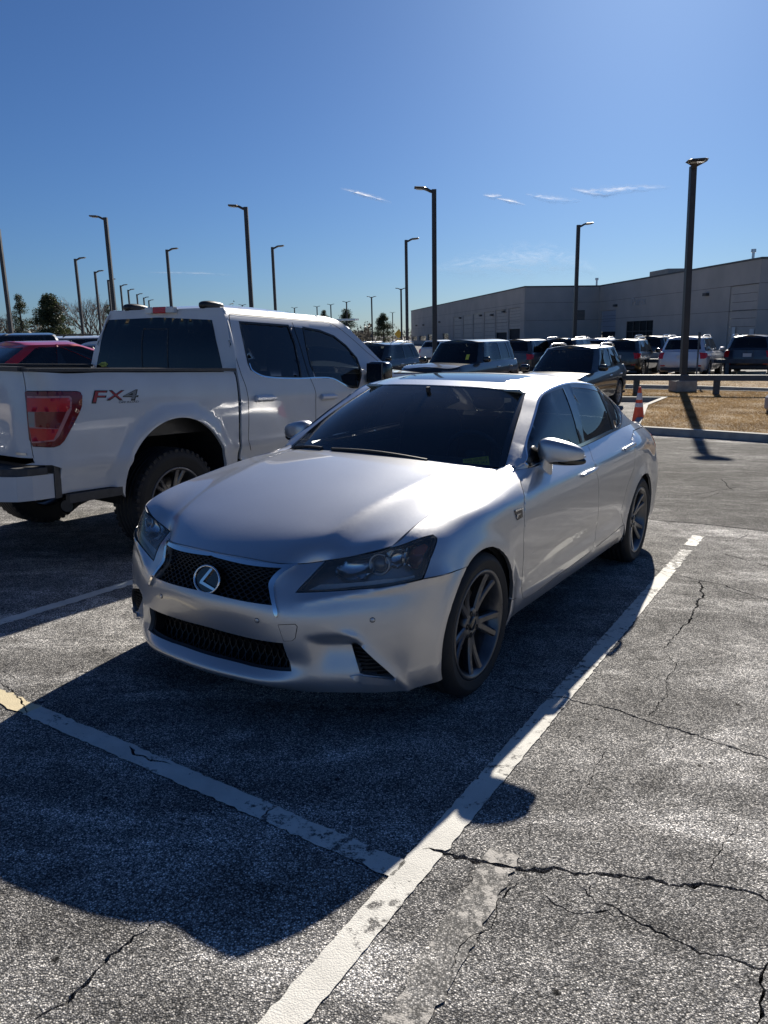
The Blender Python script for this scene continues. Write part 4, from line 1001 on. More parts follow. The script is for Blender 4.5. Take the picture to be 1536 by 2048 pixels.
# --- windscreen, roof, rear glass
wsb = [(-.475, 0, .985), (-.49, .25, .981), (-.535, .50, .972), (-.642, .716, .960)]
wst = [(-1.185, 0, 1.352), (-1.195, .2, 1.350), (-1.225, .40, 1.342), (-1.292, .553, 1.318)]
rowsW = []
for t in (0, .33, .67, 1.0):
    bulge = .022 * 4 * t * (1 - t)
    rowsW.append([tuple(np.array(a) * (1 - t) + np.array(b) * t + np.array([.5, 0, .86]) * bulge) for a, b in zip(wsb, wst)])
wn = [[(x, -y, z) for x, y, z in r[:0:-1]] + r for r in rowsW]
WS = Surf(np.array(wn).transpose(1, 0, 2), u0=3)
def rim_rect(S, n=40, iu=0.0, iv=0.0):
    u0, u1, v0, v1 = S.ku[0] + iu, S.ku[-1] - iu, S.kv[0] + iv, S.kv[-1] - iv
    return np.array([(u, v0) for u in np.linspace(u0, u1, n)] + [(u1, v) for v in np.linspace(v0, v1, n)[1:]] + [(u, v1) for u in np.linspace(u1, u0, n)[1:]] + [(u0, v) for v in np.linspace(v1, v0, n)[1:-1]])
wsr = rim_rect(WS)
panel('windscreen', WS, wsr, MT['glass'], SED, res=.05, bres=.025, flange=0)
panel('windscreen_border', WS, rim_rect(WS), MT['gloss_black'], SED, holes=[rim_rect(WS, iu=.03, iv=.012)], res=.05, bres=.02, off=.0015, flange=.006)
roof_rows = [
    [(-1.185, 0, 1.354), (-1.195, .2, 1.352), (-1.225, .40, 1.344), (-1.30, .550, 1.325)],
    [(-1.38, 0, 1.390), (-1.39, .2, 1.388), (-1.41, .40, 1.380), (-1.45, .565, 1.358)],
    [(-1.65, 0, 1.417), (-1.65, .2, 1.415), (-1.66, .41, 1.407), (-1.67, .575, 1.385)],
    [(-2.0, 0, 1.425), (-2.0, .2, 1.423), (-2.0, .41, 1.414), (-2.0, .575, 1.390)],
    [(-2.3, 0, 1.408), (-2.3, .2, 1.406), (-2.3, .40, 1.397), (-2.3, .565, 1.372)],
    [(-2.62, 0, 1.368), (-2.62, .2, 1.366), (-2.62, .39, 1.355), (-2.60, .545, 1.332)],
]
rn = [[(x, -y, z) for x, y, z in r[:0:-1]] + r for r in roof_rows]
ROOF = Surf(np.array(rn).transpose(1, 0, 2), u0=3)
sunr = np.array([ROOF.nearest(p) for p in ((-1.335, 0, 1.38), (-1.345, .2, 1.38), (-1.36, .36, 1.375), (-1.40, .40, 1.378), (-1.75, .42, 1.405), (-1.80, .38, 1.41), (-1.80, 0, 1.42))])
sunr = np.vstack([sunr, (sunr * [-1, 1])[::-1][1:-1]])
panel('roof', ROOF, rim_rect(ROOF), MT['silver'], SED, holes=[sunr], res=.04, bres=.02, flange=.015, gap=.003)
panel('sunroof', ROOF, sunr, MT['gloss_black'], SED, res=.04, bres=.02, flange=.01, gap=.003, off=-.001)
rgt = [(-2.63, 0, 1.362), (-2.63, .2, 1.360), (-2.63, .39, 1.349), (-2.61, .545, 1.325)]
rgb = [(-3.30, 0, 1.075), (-3.30, .22, 1.073), (-3.27, .46, 1.068), (-3.19, .64, 1.060)]
rows = []
for t in (0, .5, 1):
    rows.append([tuple(np.array(a) * (1 - t) + np.array(b) * t + np.array([-.3, 0, .9]) * .02 * 4 * t * (1 - t)) for a, b in zip(rgt, rgb)])
gn = [[(x, -y, z) for x, y, z in r[:0:-1]] + r for r in rows]
RG = Surf(np.array(gn).transpose(1, 0, 2), u0=3)
panel('rear_window', RG, rim_rect(RG), MT['side_glass'], SED, res=.06, bres=.03, flange=.01)
dk = [[(-3.31, 0, 1.07), (-3.31, .22, 1.068), (-3.28, .46, 1.062), (-3.2, .645, 1.055), (-3.2, .735, 1.043)], [(-3.62, 0, 1.045), (-3.62, .22, 1.043), (-3.6, .46, 1.036), (-3.56, .60, 1.026), (-3.52, .688, 1.02)], [(-3.82, 0, 1.03), (-3.82, .22, 1.028), (-3.79, .44, 1.018), (-3.75, .56, 1.0), (-3.72, .62, .992)], [(-3.945, 0, .985), (-3.935, .22, .985), (-3.90, .43, .983), (-3.85, .54, .984), (-3.78, .60, .985)]]
dn = [[(x, -y, z) for x, y, z in r[:0:-1]] + r for r in dk]
DK = Surf(np.array(dn).transpose(1, 0, 2), u0=4)
panel('trunk_lid', DK, rim_rect(DK), MT['silver'], SED, res=.06, bres=.03, flange=.01, gap=.001)

# --- greenhouse side: belt to windscreen edge / roof ditch / rear-glass edge
def T_edge(x):
    if x > -1.292:
        t = (-.642 - x) / .65; return (.716 + (.553 - .716) * t, .962 + (1.320 - .962) * t + .012 * 4 * t * (1 - t))
    rx = [-1.292, -1.45, -1.67, -2.0, -2.3, -2.60]; ry = [.553, .567, .577, .577, .567, .547]; rz = [1.322, 1.360, 1.387, 1.392, 1.374, 1.330]
    if x >= -2.6: return (np.interp(-x, [-a for a in rx], ry), np.interp(-x, [-a for a in rx], rz))
    t = (-2.6 - x) / .62; t = min(t, 1.0); return (.547 + (.645 - .547) * t, 1.330 + (1.058 - 1.330) * t + .012 * 4 * t * (1 - t))
def belt(x):
    return (np.interp(-x, [.64, .74, 1.1, 1.6, 2.1, 2.5, 2.85, 3.2], [.765, .80, .803, .803, .80, .79, .775, .735]), np.interp(-x, [.64, .74, 1.1, 1.6, 2.1, 2.5, 2.85, 3.2], [.952, .957, .971, .99, 1.017, 1.04, 1.052, 1.045]))
gcols = []
for x in (-.66, -.74, -.86, -1.0, -1.15, -1.3, -1.48, -1.7, -2.0, -2.3, -2.55, -2.75, -2.95, -3.1, -3.2):
    by, bz = belt(x); ty, tz = T_edge(x); H = max(tz - bz, .004)
    # outer corner of the pillar/rail below the edge
    inner = min(.030, H * .3); zc = tz - inner; yc = min(by - .40 * (zc - bz) - .10 * (zc - bz) ** 2, by); 
    if x < -2.4: yc = by - (by - ty) * .72 * ((zc - bz) / H)
    yc = max(yc, ty + .012)
    pts = []
    for t in (0, .25, .5, .75, 1.0):
        z = bz + (zc - bz) * t; y = by + (yc - by) * t + .016 * 4 * t * (1 - t) * min(1, H / .3); pts.append((x, y, z))
    pts.append((x, yc * .55 + ty * .45, zc + inner * .72)); pts.append((x, ty, tz)); gcols.append(pts)
GH = Surf(gcols)
class Dish:
    """a surface pushed in or out over another one"""
    def __init__(s, S, f): s.S = S; s.f = f
    def __call__(s, uv): return s.S(uv) - s.S.nrm(uv) * s.f(np.atleast_2d(uv))[:, None]
    def nrm(s, uv):
        e = 2e-3; uv = np.atleast_2d(uv); a = s(uv + [e, 0]) - s(uv - [e, 0]); b = s(uv + [0, e]) - s(uv - [0, e])
        n = np.cross(a, b); return n / (np.linalg.norm(n, axis=1, keepdims=True) + 1e-12)
tg = lambda pts: trace(GH, pts)
DLO = np.vstack([curve(tg([(1046, 926), (1050, 900), (1060, 852), (1074, 803), (1081, 790), (1090, 782.5), (1111, 772.5), (1130, 767), (1144, 765), (1174.5, 767.5), (1198, 776.5), (1224, 794), (1238, 813), (1243.5, 834), (1242, 850), (1236, 860)]), 90),
                 tg([(1205, 874), (1172, 889), (1110, 915), (1066, 934), (1054, 937)])])
WF = tg([(1052, 930), (1053, 905), (1063, 857), (1074, 816), (1084, 797), (1098, 787), (1126, 777.5), (1139, 810), (1154.6, 864), (1161.6, 887), (1110, 909), (1078, 922)])
WR = tg([(1143, 775.5), (1174, 777.5), (1197.5, 784), (1213, 819), (1226, 862), (1174, 883), (1168, 881), (1160.5, 834), (1149, 797)])
WQ = tg([(1204.5, 788), (1222, 803), (1232, 819), (1236.5, 838), (1235.5, 850), (1230.8, 859.5), (1217.5, 821)])
gr = rim_rect(GH)
panel('roof_rail', GH, gr, MT['silver'], SED, holes=[DLO], res=.04, bres=.015, flange=.015, mirror=True)
panel('window_trim', GH, DLO, MT['chrome'], SED, holes=[offset_poly(DLO, .011)], res=.05, bres=.012, off=.004, flange=.008, mirror=True)
panel('pillar_cover', GH, offset_poly(DLO, .0115), MT['gloss_black'], SED, holes=[WF, WR, WQ], res=.05, bres=.012, off=.0005, flange=.008, mirror=True)
panel('front_window', GH, WF, MT['side_glass'], SED, res=.06, bres=.02, off=-.003, flange=0, mirror=True)
panel('rear_side_window', GH, WR, MT['side_glass'], SED, res=.06, bres=.02, off=-.003, flange=0, mirror=True)
panel('quarter_window', GH, WQ, MT['privacy'], SED, res=.06, bres=.02, off=-.003, flange=0, mirror=True)

# --- grille
def lattice(name, S, outline, off, du=.034, dv=.0185, w=.0045, dp=.012):
    """woven diamond mesh inside an opening"""
    o = np.array(outline); lo, hi = o.min(0), o.max(0); m = MB()
    segs = []
    nu = int((hi[0] - lo[0]) / du) + 2; nv = int((hi[1] - lo[1]) / dv) + 2
    for i in range(-nu, nu + 1):
        for j in range(nv + 1):
            a = np.array([(i + .5 * (j % 2)) * du, lo[1] + j * dv])
            for s in (-1, 1):
                b = a + [s * du * .5, dv]; mid = (a + b) / 2
                # each strand has a small flat step like the photo's mesh
                k1 = a + (b - a) * .36; k2 = k1 + [s * du * .12, 0]
                if inside(o, mid)[0]: segs.append((a, k1, k2, b))
    pts = np.array([q for s4 in segs for q in s4]); P = S(pts) + S.nrm(pts) * off; Nn = S.nrm(pts)
    for i in range(len(segs)):
        for q in range(3):
            p0, p1 = P[4 * i + q], P[4 * i + q + 1]; n = Nn[4 * i + q]; d = p1 - p0; d /= np.linalg.norm(d) + 1e-9; a = np.cross(d, n) * w / 2
            v = [p0 - a, p0 + a, p1 + a, p1 - a]; v += [p - n * dp for p in v]
            m.add(v, [(0, 1, 2, 3), (0, 4, 5, 1), (3, 2, 6, 7), (1, 5, 6, 2), (0, 3, 7, 4)])
    ob = m.build(name, MT['mesh'], SED); ob['kind'] = 'stuff'; return ob
lattice('grille_mesh', BODY0, GRS, -.018)
lattice('lower_grille_mesh', BODY0, LGS, -.06, .036, .0195)
panel('grille_backing', BODY0, offset_poly(GRS, -.03), MT['under'], SED, res=.05, off=-.07, flange=0)
panel('lower_grille_backing', BODY0, offset_poly(LGS, -.03), MT['under'], SED, res=.05, off=-.10, flange=0)
rimg = panel('lower_grille_rim', BODY0, offset_poly(LGS, -.004), MT['black'], SED, holes=[offset_poly(LGS, .016)], res=.04, bres=.012, off=-.02, flange=.05)
CH = np.vstack([curve(tb([(418, 1103), (440, 1109.5), (500, 1122), (560, 1129.5), (597, 1128.5)]), 24), curve(tb([(597, 1128.5), (568, 1146), (555, 1160), (549, 1175), (551, 1198), (557, 1226), (554, 1235)]), 24)[1:],
                curve(tb([(554, 1235), (549, 1226), (546, 1211), (541, 1188), (539, 1168), (548, 1152), (565, 1137)]), 20)[1:], curve(tb([(565, 1137), (500, 1131), (440, 1117), (418, 1110)]), 16)[1:]])
CH = np.vstack([[0, CH[0, 1]], CH[CH[:, 0] > .004], [0, CH[-1, 1]]])
panel('grille_surround', BODY0, CH, MT['chrome'], SED, res=.03, bres=.008, off=.011, flange=.02, mirror=True)
# emblem
e0 = np.array([.798, 0, .583]); en = np.array([.96, 0, .28]); en /= np.linalg.norm(en); eu = np.array([-en[2], 0, en[0]]); ey = np.array([0, 1., 0])
EM = empty('front_emblem', parent=SED)
m = MB(); m.tube([e0 + ey * .071 * math.cos(t) + eu * .0575 * math.sin(t) for t in np.linspace(0, 2 * PI, 49)], .0052, 8, cap=False); m.build('ring', MT['chrome'], EM)
m = MB(); pl = [(.070 * math.cos(t), .0565 * math.sin(t)) for t in np.linspace(0, 2 * PI, 40, endpoint=False)]
m.prism(pl, -.02, -.004, lambda a, b, d: e0 + ey * a + eu * b + en * d); m.build('disc', MT['gloss_black'], EM)
m = MB()   # the slanted letter stroke: seen from the front, y runs to the right
Lp = [(.020, .052), (.033, .046), (-.010, -.012), (-.012, -.018), (.050, -.030), (.046, -.041), (-.040, -.024), (-.036, -.012), (.006, .034)]
Lp = [(-.030, -.008), (.012, .048), (.026, .050), (.024, .043), (-.016, -.012), (.058, -.030), (.052, -.040), (-.034, -.021)]
m.prism([(a, b) for a, b in Lp], -.004, .005, lambda a, b, d: e0 + ey * a + eu * b + en * d); m.build('letter', MT['chrome'], EM)
# tow-eye cover, parking sensors
TOW = tb([(557, 1250), (590, 1248.5), (594, 1253), (590, 1276), (584, 1281), (568, 1281.5)])
panel('tow_eye_cover', BODY, TOW, MT['silver'], SED, res=.02, bres=.006, off=.0022, flange=.004)
panel('tow_eye_gap', BODY, offset_poly(TOW, -.0022), MT['under'], SED, holes=[offset_poly(TOW, .001)], res=.02, bres=.006, off=.001, flange=0)
for px in ((745, 1240), (514, 1241), (408, 1214), (296, 1130)):
    uv = tb([px])[0] if px[0] > 420 else None
    if uv is None: continue
    for s in (1, -1):
        P = BODY([uv])[0]; n = BODY.nrm([uv])[0]; P = P * [1, s, 1]; n = n * [1, s, 1]
        R = Vector(n).to_track_quat('Z', 'Y').to_matrix()
        m = MB(); m.lathe([(.0001, .0022), (.0085, .0022), (.0092, .0012)], 20, P, R); o = m.build('parking_sensor', MT['silver'], SED)
        m = MB(); m.lathe([(.0088, .0008), (.0108, .0012), (.0112, .0004)], 20, P, R); m.build('ring', MT['under'], o)
# fog opening
panel('fog_grille', BODY, offset_poly(FOGO, -.004), MT['black'], SED, res=.02, off=-.03, flange=0, mirror=True)
for s in (1, -1):
    m = MB(); lo, hi = FOGO.min(0), FOGO.max(0)
    for v in np.arange(lo[1] + .012, hi[1], .02):
        us = [u for u in np.linspace(lo[0], hi[0], 60) if inside(FOGO, (u, v))[0]]
        if len(us) > 3:
            pp = BODY([(u, v) for u in (us[0], us[len(us) // 2], us[-1])]) - BODY.nrm([(u, v) for u in (us[0], us[len(us) // 2], us[-1])]) * .02
            m.strip(pp * [1, s, 1], .012, .004)
    m.build('fog_slats', MT['black'], SED)
FL = tb([(700, 1352), (722, 1349), (760, 1354), (791, 1356), (793, 1368), (760, 1367), (715, 1362)])
panel('bumper_fin', BODY, FL, MT['silver'], SED, res=.02, bres=.01, off=.012, flange=.03, mirror=True)

# --- headlamps
for s in (1, -1):
    HLE = empty('headlight', parent=SED)
    fl = np.array([1, s, 1])
    def hpanel(name, S, ol, mat, **k):
        o = panel(name, S, ol, mat, HLE, **k)
        if s < 0:
            me = o.data; me.transform(Matrix.Scale(-1, 4, Vector((0, 1, 0)))); me.flip_normals()
        return o
    hpanel('lens', BODY0, HL, MT['lens'], res=.03, bres=.01, off=.002, flange=.012, gap=.003)
    hpanel('housing', BODY0, offset_poly(HL, -.004), MT['lamp_inner'], res=.03, bres=.015, off=-.055, flange=-.055)
    hpanel('lens_border', BODY0, offset_poly(HL, .003), MT['black'], holes=[offset_poly(HL, .012)], res=.03, bres=.01, off=.0005, flange=.03)
    c = tb([(758, 1126)])[0]; P = BODY0([c])[0]; n = BODY0.nrm([c])[0]; ax = np.array([.93, .30, .12]); ax /= np.linalg.norm(ax)
    P = P - n * .045
    R = np.array(Vector(ax * fl).to_track_quat('Z', 'Y').to_matrix())
    m = MB(); m.lathe([(.046, -.02), (.046, .012), (.043, .018), (.038, .018), (.034, .008), (.034, -.01)], 36, P * fl, R); m.build('projector_ring', MT['satin'], HLE)
    m = MB(); m.lathe([(.034 * math.cos(t), .004 + .024 * math.sin(t)) for t in np.linspace(0, PI / 2 - .01, 9)], 32, P * fl, R); m.build('projector_lens', MT['projector'], HLE)
    def bowl(pxs, depth, mat, name, off=-.02):
        ol = tb(pxs); cc = ol.mean(0); rr = np.abs(ol - cc).max(0)
        D = Dish(BODY0, lambda uv: depth * np.clip(1 - (((uv - cc) / rr) ** 2).sum(1), 0, 1))
        o = panel(name, D, ol, mat, HLE, res=.014, bres=.008, off=off, flange=.01)
        if s < 0: o.data.transform(Matrix.Scale(-1, 4, Vector((0, 1, 0)))); o.data.flip_normals()
    bowl([(672, 1139), (684, 1119), (700, 1115), (733, 1113), (736, 1131), (742, 1144), (720, 1149), (690, 1148)], .035, MT['reflector'], 'main_reflector')
    bowl([(778, 1112), (790, 1106), (806, 1100), (812, 1108), (798, 1122), (780, 1132)], .03, MT['reflector'], 'inner_reflector')
    bowl([(818, 1100), (834, 1092), (846, 1098), (846, 1112), (836, 1126), (820, 1130)], .03, MT['reflector'], 'turn_reflector')
    bowl([(826, 1098), (852, 1085), (858, 1090), (850, 1104), (834, 1106)], .004, MT['amber'], 'side_marker', -.014)
    drl = tb([(616, 1177), (640, 1166), (700, 1164), (770, 1158), (832, 1150), (834, 1156), (770, 1166), (700, 1172), (640, 1177)])
    hpanel('running_light', BODY0, drl, MT['white_lens'], res=.03, bres=.012, off=-.016, flange=.012)

# --- badge on fender
bu = tb([(1028, 1022), (1043, 1016), (1044, 1034), (1034, 1040)])
panel('fender_badge', BODY, bu, MT['dark_chrome'], SED, res=.02, off=.004, flange=.005, mirror=True)
bt = tb([(1029, 1020), (1044, 1015.5), (1044, 1018), (1030, 1023.5)]); panel('badge_bar', BODY, bt, MT['chrome'], SED, res=.02, off=.006, flange=.003, mirror=True)
bt = tb([(1032, 1029), (1040, 1026), (1040, 1028), (1035, 1031), (1034, 1036), (1032, 1037)]); panel('badge_letter', BODY, bt, MT['chrome'], SED, res=.02, off=.006, flange=.002, mirror=True)

# --- mirrors
def superell(c, rad, e, nu=28, nv=16, deform=None):
    v = []; f = []
    sg = lambda a, p: math.copysign(abs(a) ** p, a)
    for j in range(nv + 1):
        ph = -PI / 2 + PI * j / nv
        for i in range(nu):
            th = 2 * PI * i / nu
            p = np.array([sg(math.cos(ph), e[0]) * sg(math.cos(th), e[1]), sg(math.cos(ph), e[0]) * sg(math.sin(th), e[1]), sg(math.sin(ph), e[0])]) * rad
            if deform: p = deform(p)
            v.append(p + c)
    for j in range(nv):
        for i in range(nu):
            i2 = (i + 1) % nu; f.append((j * nu + i, j * nu + i2, (j + 1) * nu + i2, (j + 1) * nu + i))
    return v, f
def mirror_def(p):
    x, y, z = p; t = (y + .125) / .25          # 0 inner end, 1 outer tip
    z = z * (1.06 - .50 * t ** 1.6) + .010 - .018 * t; x = x * (1 - .25 * t) - .05 * t * t
    if x < -.02: x = -.02 + (x + .02) * .35     # flat back
    return np.array([x, y, z])
for s in (1, -1):
    ME = empty('wing_mirror', parent=SED); fl = np.array([1, s, 1.])
    v, f = superell(np.zeros(3), (.080, .122, .070), (.62, .72), 36, 20, mirror_def)
    c = np.array([-.945, .905, 1.030])
    v = [(p + c) * fl for p in v]
    f = f if s > 0 else [q[::-1] for q in f]
    o = obj('shell', v, f, MT['silver'], ME, True)
    v, f = superell(np.zeros(3), (.078, .118, .040), (.7, .85), 30, 14, mirror_def)
    f = f if s > 0 else [q[::-1] for q in f]
    obj('lower_cover', [(p + c + [-.012, .012, -.038]) * fl for p in v], f, MT['gloss_black'], ME, True)
    m = MB(); m.strip([(np.array(p)) * fl for p in ((-.895, .89, .990), (-.915, .95, .993), (-.96, 1.005, 1.003), (-1.0, 1.025, 1.010))], .010, .012); m.build('indicator', MT['white_lens'], ME)
    m = MB(); st = []
    prof = [((-.945, .815, .885), .13, .09), ((-.945, .822, .93), .115, .08), ((-.94, .83, .97), .11, .07), ((-.935, .845, 1.015), .11, .07)]
    vv = []; ff = []
    for cc_, wx, wy in prof:
        for t in np.linspace(0, 2 * PI, 14, endpoint=False): vv.append((np.array(cc_) + [wx / 2 * math.cos(t), wy / 2 * math.sin(t), 0]) * fl)
    for i in range(3):
        for k_ in range(14): ff.append((i * 14 + k_, i * 14 + (k_ + 1) % 14, (i + 1) * 14 + (k_ + 1) % 14, (i + 1) * 14 + k_))
    m.add(vv, ff, True); m.build('stalk', MT['silver'], ME)
# --- door handles
for pxs, cup in (([(1164, 952), (1178, 943.5), (1192, 937)], (1177, 946)), ([(1248, 900), (1258, 894), (1268, 889.5)], (1256, 898))):
    uv = curve(tb(pxs), 10); P = BODY(uv); n = BODY.nrm(uv)
    for s in (1, -1):
        fl = np.array([1, s, 1.]); HE = empty('door_handle', parent=SED)
        pts = P + n * (.008 + .014 * np.sin(np.linspace(0.0, PI, len(P))) ** .5)[:, None]
        m = MB(); m.tube([p * fl for p in pts], [.010 + .005 * math.sin(t) for t in np.linspace(0, PI, len(P))], 10); m.build('grip', MT['silver'], HE)
        m = MB(); m.strip([(p + [0, .004, .0125]) * fl for p in pts[1:-1]], .010, .003); m.build('bright_strip', MT['chrome'], HE)
        cu = tb([cup])[0]; e = [cu + [ .072 * math.cos(t), .042 * math.sin(t)] for t in np.linspace(0, 2 * PI, 30, endpoint=False)]
        D = Dish(BODY, lambda q: .003 + 0 * q[:, 0] - .0045)
        o = panel('cup', Dish(BODY, lambda q: .018 * np.clip(1 - (((q - cu) / [.074, .044]) ** 2).sum(1), 0, 1) - .0015), e, MT['silver'], HE, res=.012, bres=.01, flange=0)
        if s < 0: o.data.transform(Matrix.Scale(-1, 4, Vector((0, 1, 0)))); o.data.flip_normals()
# --- body corner between fender, windscreen and door window
for s in (1, -1):
    cq = [(-.50, .708, .950), (-.58, .75, .953), (-.66, .782, .955), (-.76, .803, .958), (-.74, .765, .985), (-.70, .722, .985), (-.655, .700, .968), (-.60, .690, .957), (-.54, .695, .950)]
    o = obj('fender_corner', [(x, y * s, z) for x, y, z in cq] + [(-.63, .735 * s, .966)], [((i, (i + 1) % 9, 9) if s > 0 else ((i + 1) % 9, i, 9)) for i in range(9)], MT['silver'], SED, True)
# --- cowl, wipers
m = MB()
cw = [(-.43, 0, .968), (-.44, .25, .965), (-.49, .5, .955), (-.56, .68, .945)]
cw2 = [(-.56, 0, 1.005), (-.57, .25, 1.0), (-.62, .5, .99), (-.68, .69, .972)]
A = [(x, -y, z - .03) for x, y, z in cw[:0:-1]] + [(x, y, z - .03) for x, y, z in cw]; B = [(x, -y, z - .035) for x, y, z in cw2[:0:-1]] + [(x, y, z - .035) for x, y, z in cw2]
n7 = len(A); m.add(A + B, [(i, i + 1, n7 + i + 1, n7 + i) for i in range(n7 - 1)]); m.build('cowl', MT['black'], SED)
for a, b in (((-.50, .33, .98), (-.515, -.30, .985)), ((-.53, -.38, .98), (-.60, -.66, .975))):
    a = np.array(a); b = np.array(b)
    m = MB(); pts = [WS([WS.nearest(a + (b - a) * t)])[0] + np.array([.5, 0, .86]) * .006 for t in np.linspace(0, 1, 10)]
    m.strip(pts, .012, .012); m.tube([pts[0], pts[0] + [.03, 0, -.03]], .009, 8); m.build('wiper', MT['black'], SED)
# --- warning card on the dashboard
CARD = None
# --- wheels
def wheel(name, R, rr, w, kind, rimmat, parent, hub='chrome', nsp=5):
    """wheel about the local y axis, outer face towards +y"""
    W = empty(name, parent=parent)
    Rm = np.array([[1, 0, 0], [0, 0, 1], [0, -1, 0]], float)     # local z -> y
    Rm = np.array([[1, 0, 0], [0, 0, 1.], [0, -1., 0]])
    def L(m, prof, n=64): m.lathe(prof, n, (0, 0, 0), Rm)
    h = w / 2; sh = R - rr
    m = MB()
    prof = [(rr - .004, -h * .86), (rr + sh * .25, -h * .98), (rr + sh * .6, -h), (R - .022, -h * .93), (R - .006, -h * .80), (R, -h * .6)]
    ng = 4
    for i in range(ng):
        x = -h * .6 + (i + .5) * 2 * h * .6 / ng; g = .006
        prof += [(R, x - g), (R - .008, x - g * .7), (R - .008, x + g * .7), (R, x + g)]
    prof += [(R, h * .6), (R - .006, h * .80), (R - .022, h * .93), (rr + sh * .6, h), (rr + sh * .52, h * 1.0), (rr + sh * .48, h * .985), (rr + sh * .25, h * .98), (rr + .006, h * .90), (rr - .004, h * .86)]
    L(m, prof)
    if kind == 'offroad':
        for i in range(44):                              # shoulder lugs
            t = 2 * PI * i / 44
            for sgn in (-1, 1):
                c, s_ = math.cos(t), math.sin(t)
                Rl = np.array([[c, 0, -s_], [0, 1, 0], [s_, 0, c]])
                m.box(Rl @ np.array([R - .019, sgn * h * .84, 0]), (.030, h * .26, .036 if i % 2 else .030), Rl, .004)
    m.build('tyre', MT['rubber'], W)
    m = MB()
    L(m, [(rr - .012, -h * .84), (rr - .03, -h * .6), (rr - .035, h * .5), (rr - .018, h * .72), (rr - .010, h * .80), (rr + .004, h * .86), (rr + .008, h * .92), (rr + .002, h * .945), (rr - .008, h * .93), (rr - .016, h * .84), (rr - .030, h * .62), (rr - .045, -h * .2)])
    m.build('rim', rimmat, W)
    # spokes: swept sections, dished
    SPK = []
    def dish(r): t = (r - .05) / (rr - .06); return h * (.60 + .26 * t * t)
    if kind == 'split': spec = [(2 * PI * i / 5 + o, o) for i in range(5) for o in (-.20, .20)]
    elif kind == 'offroad': spec = [(2 * PI * i / 6 + o, o) for i in range(6) for o in (-.13, .13)]
    elif kind == 'ten': spec = [(2 * PI * i / 10, 0) for i in range(10)]
    else: spec = [(2 * PI * i / 5 + o, o) for i in range(5) for o in (-.22, .22)]
    for ang, o in spec:
        m = MB(); v = []; f = []
        for k_, t in enumerate(np.linspace(0, 1, 7)):
            r = .045 + (rr - .055) * t
            a = ang - o * (1 - t) ** 1.6 * .62
            wd = (.027 + .014 * (1 - t) + .010 * t ** 3) * (1.0 if kind != 'ten' else .9); y = dish(r); th = .028 + .012 * (1 - t)
            e = np.array([math.cos(a), 0, math.sin(a)]); q = np.array([-math.sin(a), 0, math.cos(a)]); n = np.array([0, 1., 0])
            for du, dy in ((-1, -th), (-1, -.007), (-.62, 0), (.62, 0), (1, -.007), (1, -th)): v.append(e * r + q * wd * .5 * du + n * (y + dy))
        for k_ in range(6):
            for c in range(5): f.append((k_ * 6 + c, (k_ + 1) * 6 + c, (k_ + 1) * 6 + c + 1, k_ * 6 + c + 1))
        m.add(v, f); m.build('spoke', rimmat, W)
    m = MB(); L(m, [(.074, h * .30), (.074, h * .54), (.066, h * .60), (.040, h * .62), (.034, h * .58)], 40); m.build('hub', rimmat, W)
    m = MB(); L(m, [(.034, h * .57), (.033, h * .64), (.026, h * .67), (.0005, h * .675)], 32); m.build('hub_cap', MT['gloss_black'], W)
    for i in range(5):
        t = 2 * PI * i / 5 + .31; m = MB(); m.lathe([(.013, h * .50), (.013, h * .625), (.009, h * .63), (.0005, h * .60)], 12, (.054 * math.cos(t), 0, .054 * math.sin(t)), Rm)
        m.build('lug_nut', MT['under'], W)
    m = MB(); L(m, [(.07, -.0), (.165, -.0), (.168, -.012), (.168, -.03), (.07, -.03)], 48); m.build('brake_disc', MT['disc'], W)
    m = MB(); m.box((.115, .0, .085), (.07, .07, .13), None, .012); m.build('brake_caliper', MT['under'], W)
    return W
WH = []
w0 = wheel('wheel', .334, .248, .235, 'split', MT['rim_dark'], SED)
spots = [(0, .792, 1), (0, -.792, -1), (-2.85, .797, 1), (-2.85, -.797, -1)]
for i, (x, y, s) in enumerate(spots):
    o = w0 if i == 0 else copy_tree(w0, SED)
    o.location = (x, y, .330); o.rotation_euler = (0, [.35, .9, 1.25, .2][i], 0 if s > 0 else PI)
m = MB()                                                     # small letter on the hub cap
for x, y, s in spots: pass
# --- wheel wells, floor pan
for xc in (0, -2.85):
    for s in (1, -1):
        m = MB(); v = []; f = []
        for j, y in enumerate((.45, .875)):
            for t in np.linspace(math.radians(-25), math.radians(205), 28): v.append((xc + .385 * math.cos(t), s * y, .325 + .385 * math.sin(t)))
        for i in range(27): f.append((i, i + 1, 28 + i + 1, 28 + i))
        m.add(v, f); m.add([v[i] for i in range(28)], [tuple(range(28))]); m.build('wheel_liner', MT['under'], SED)
m = MB(); pl = [(.70, .40), (.50, .72), (.38, .80), (.385, .45), (-.385, .45), (-.40, .82), (-2.42, .82), (-2.46, .45), (-3.24, .45), (-3.26, .82), (-3.6, .78), (-3.78, .5)]
pl = pl + [(x, -y) for x, y in pl[::-1]]; m.prism(pl, .185, .20); m.build('floor_pan', MT['under'], SED)
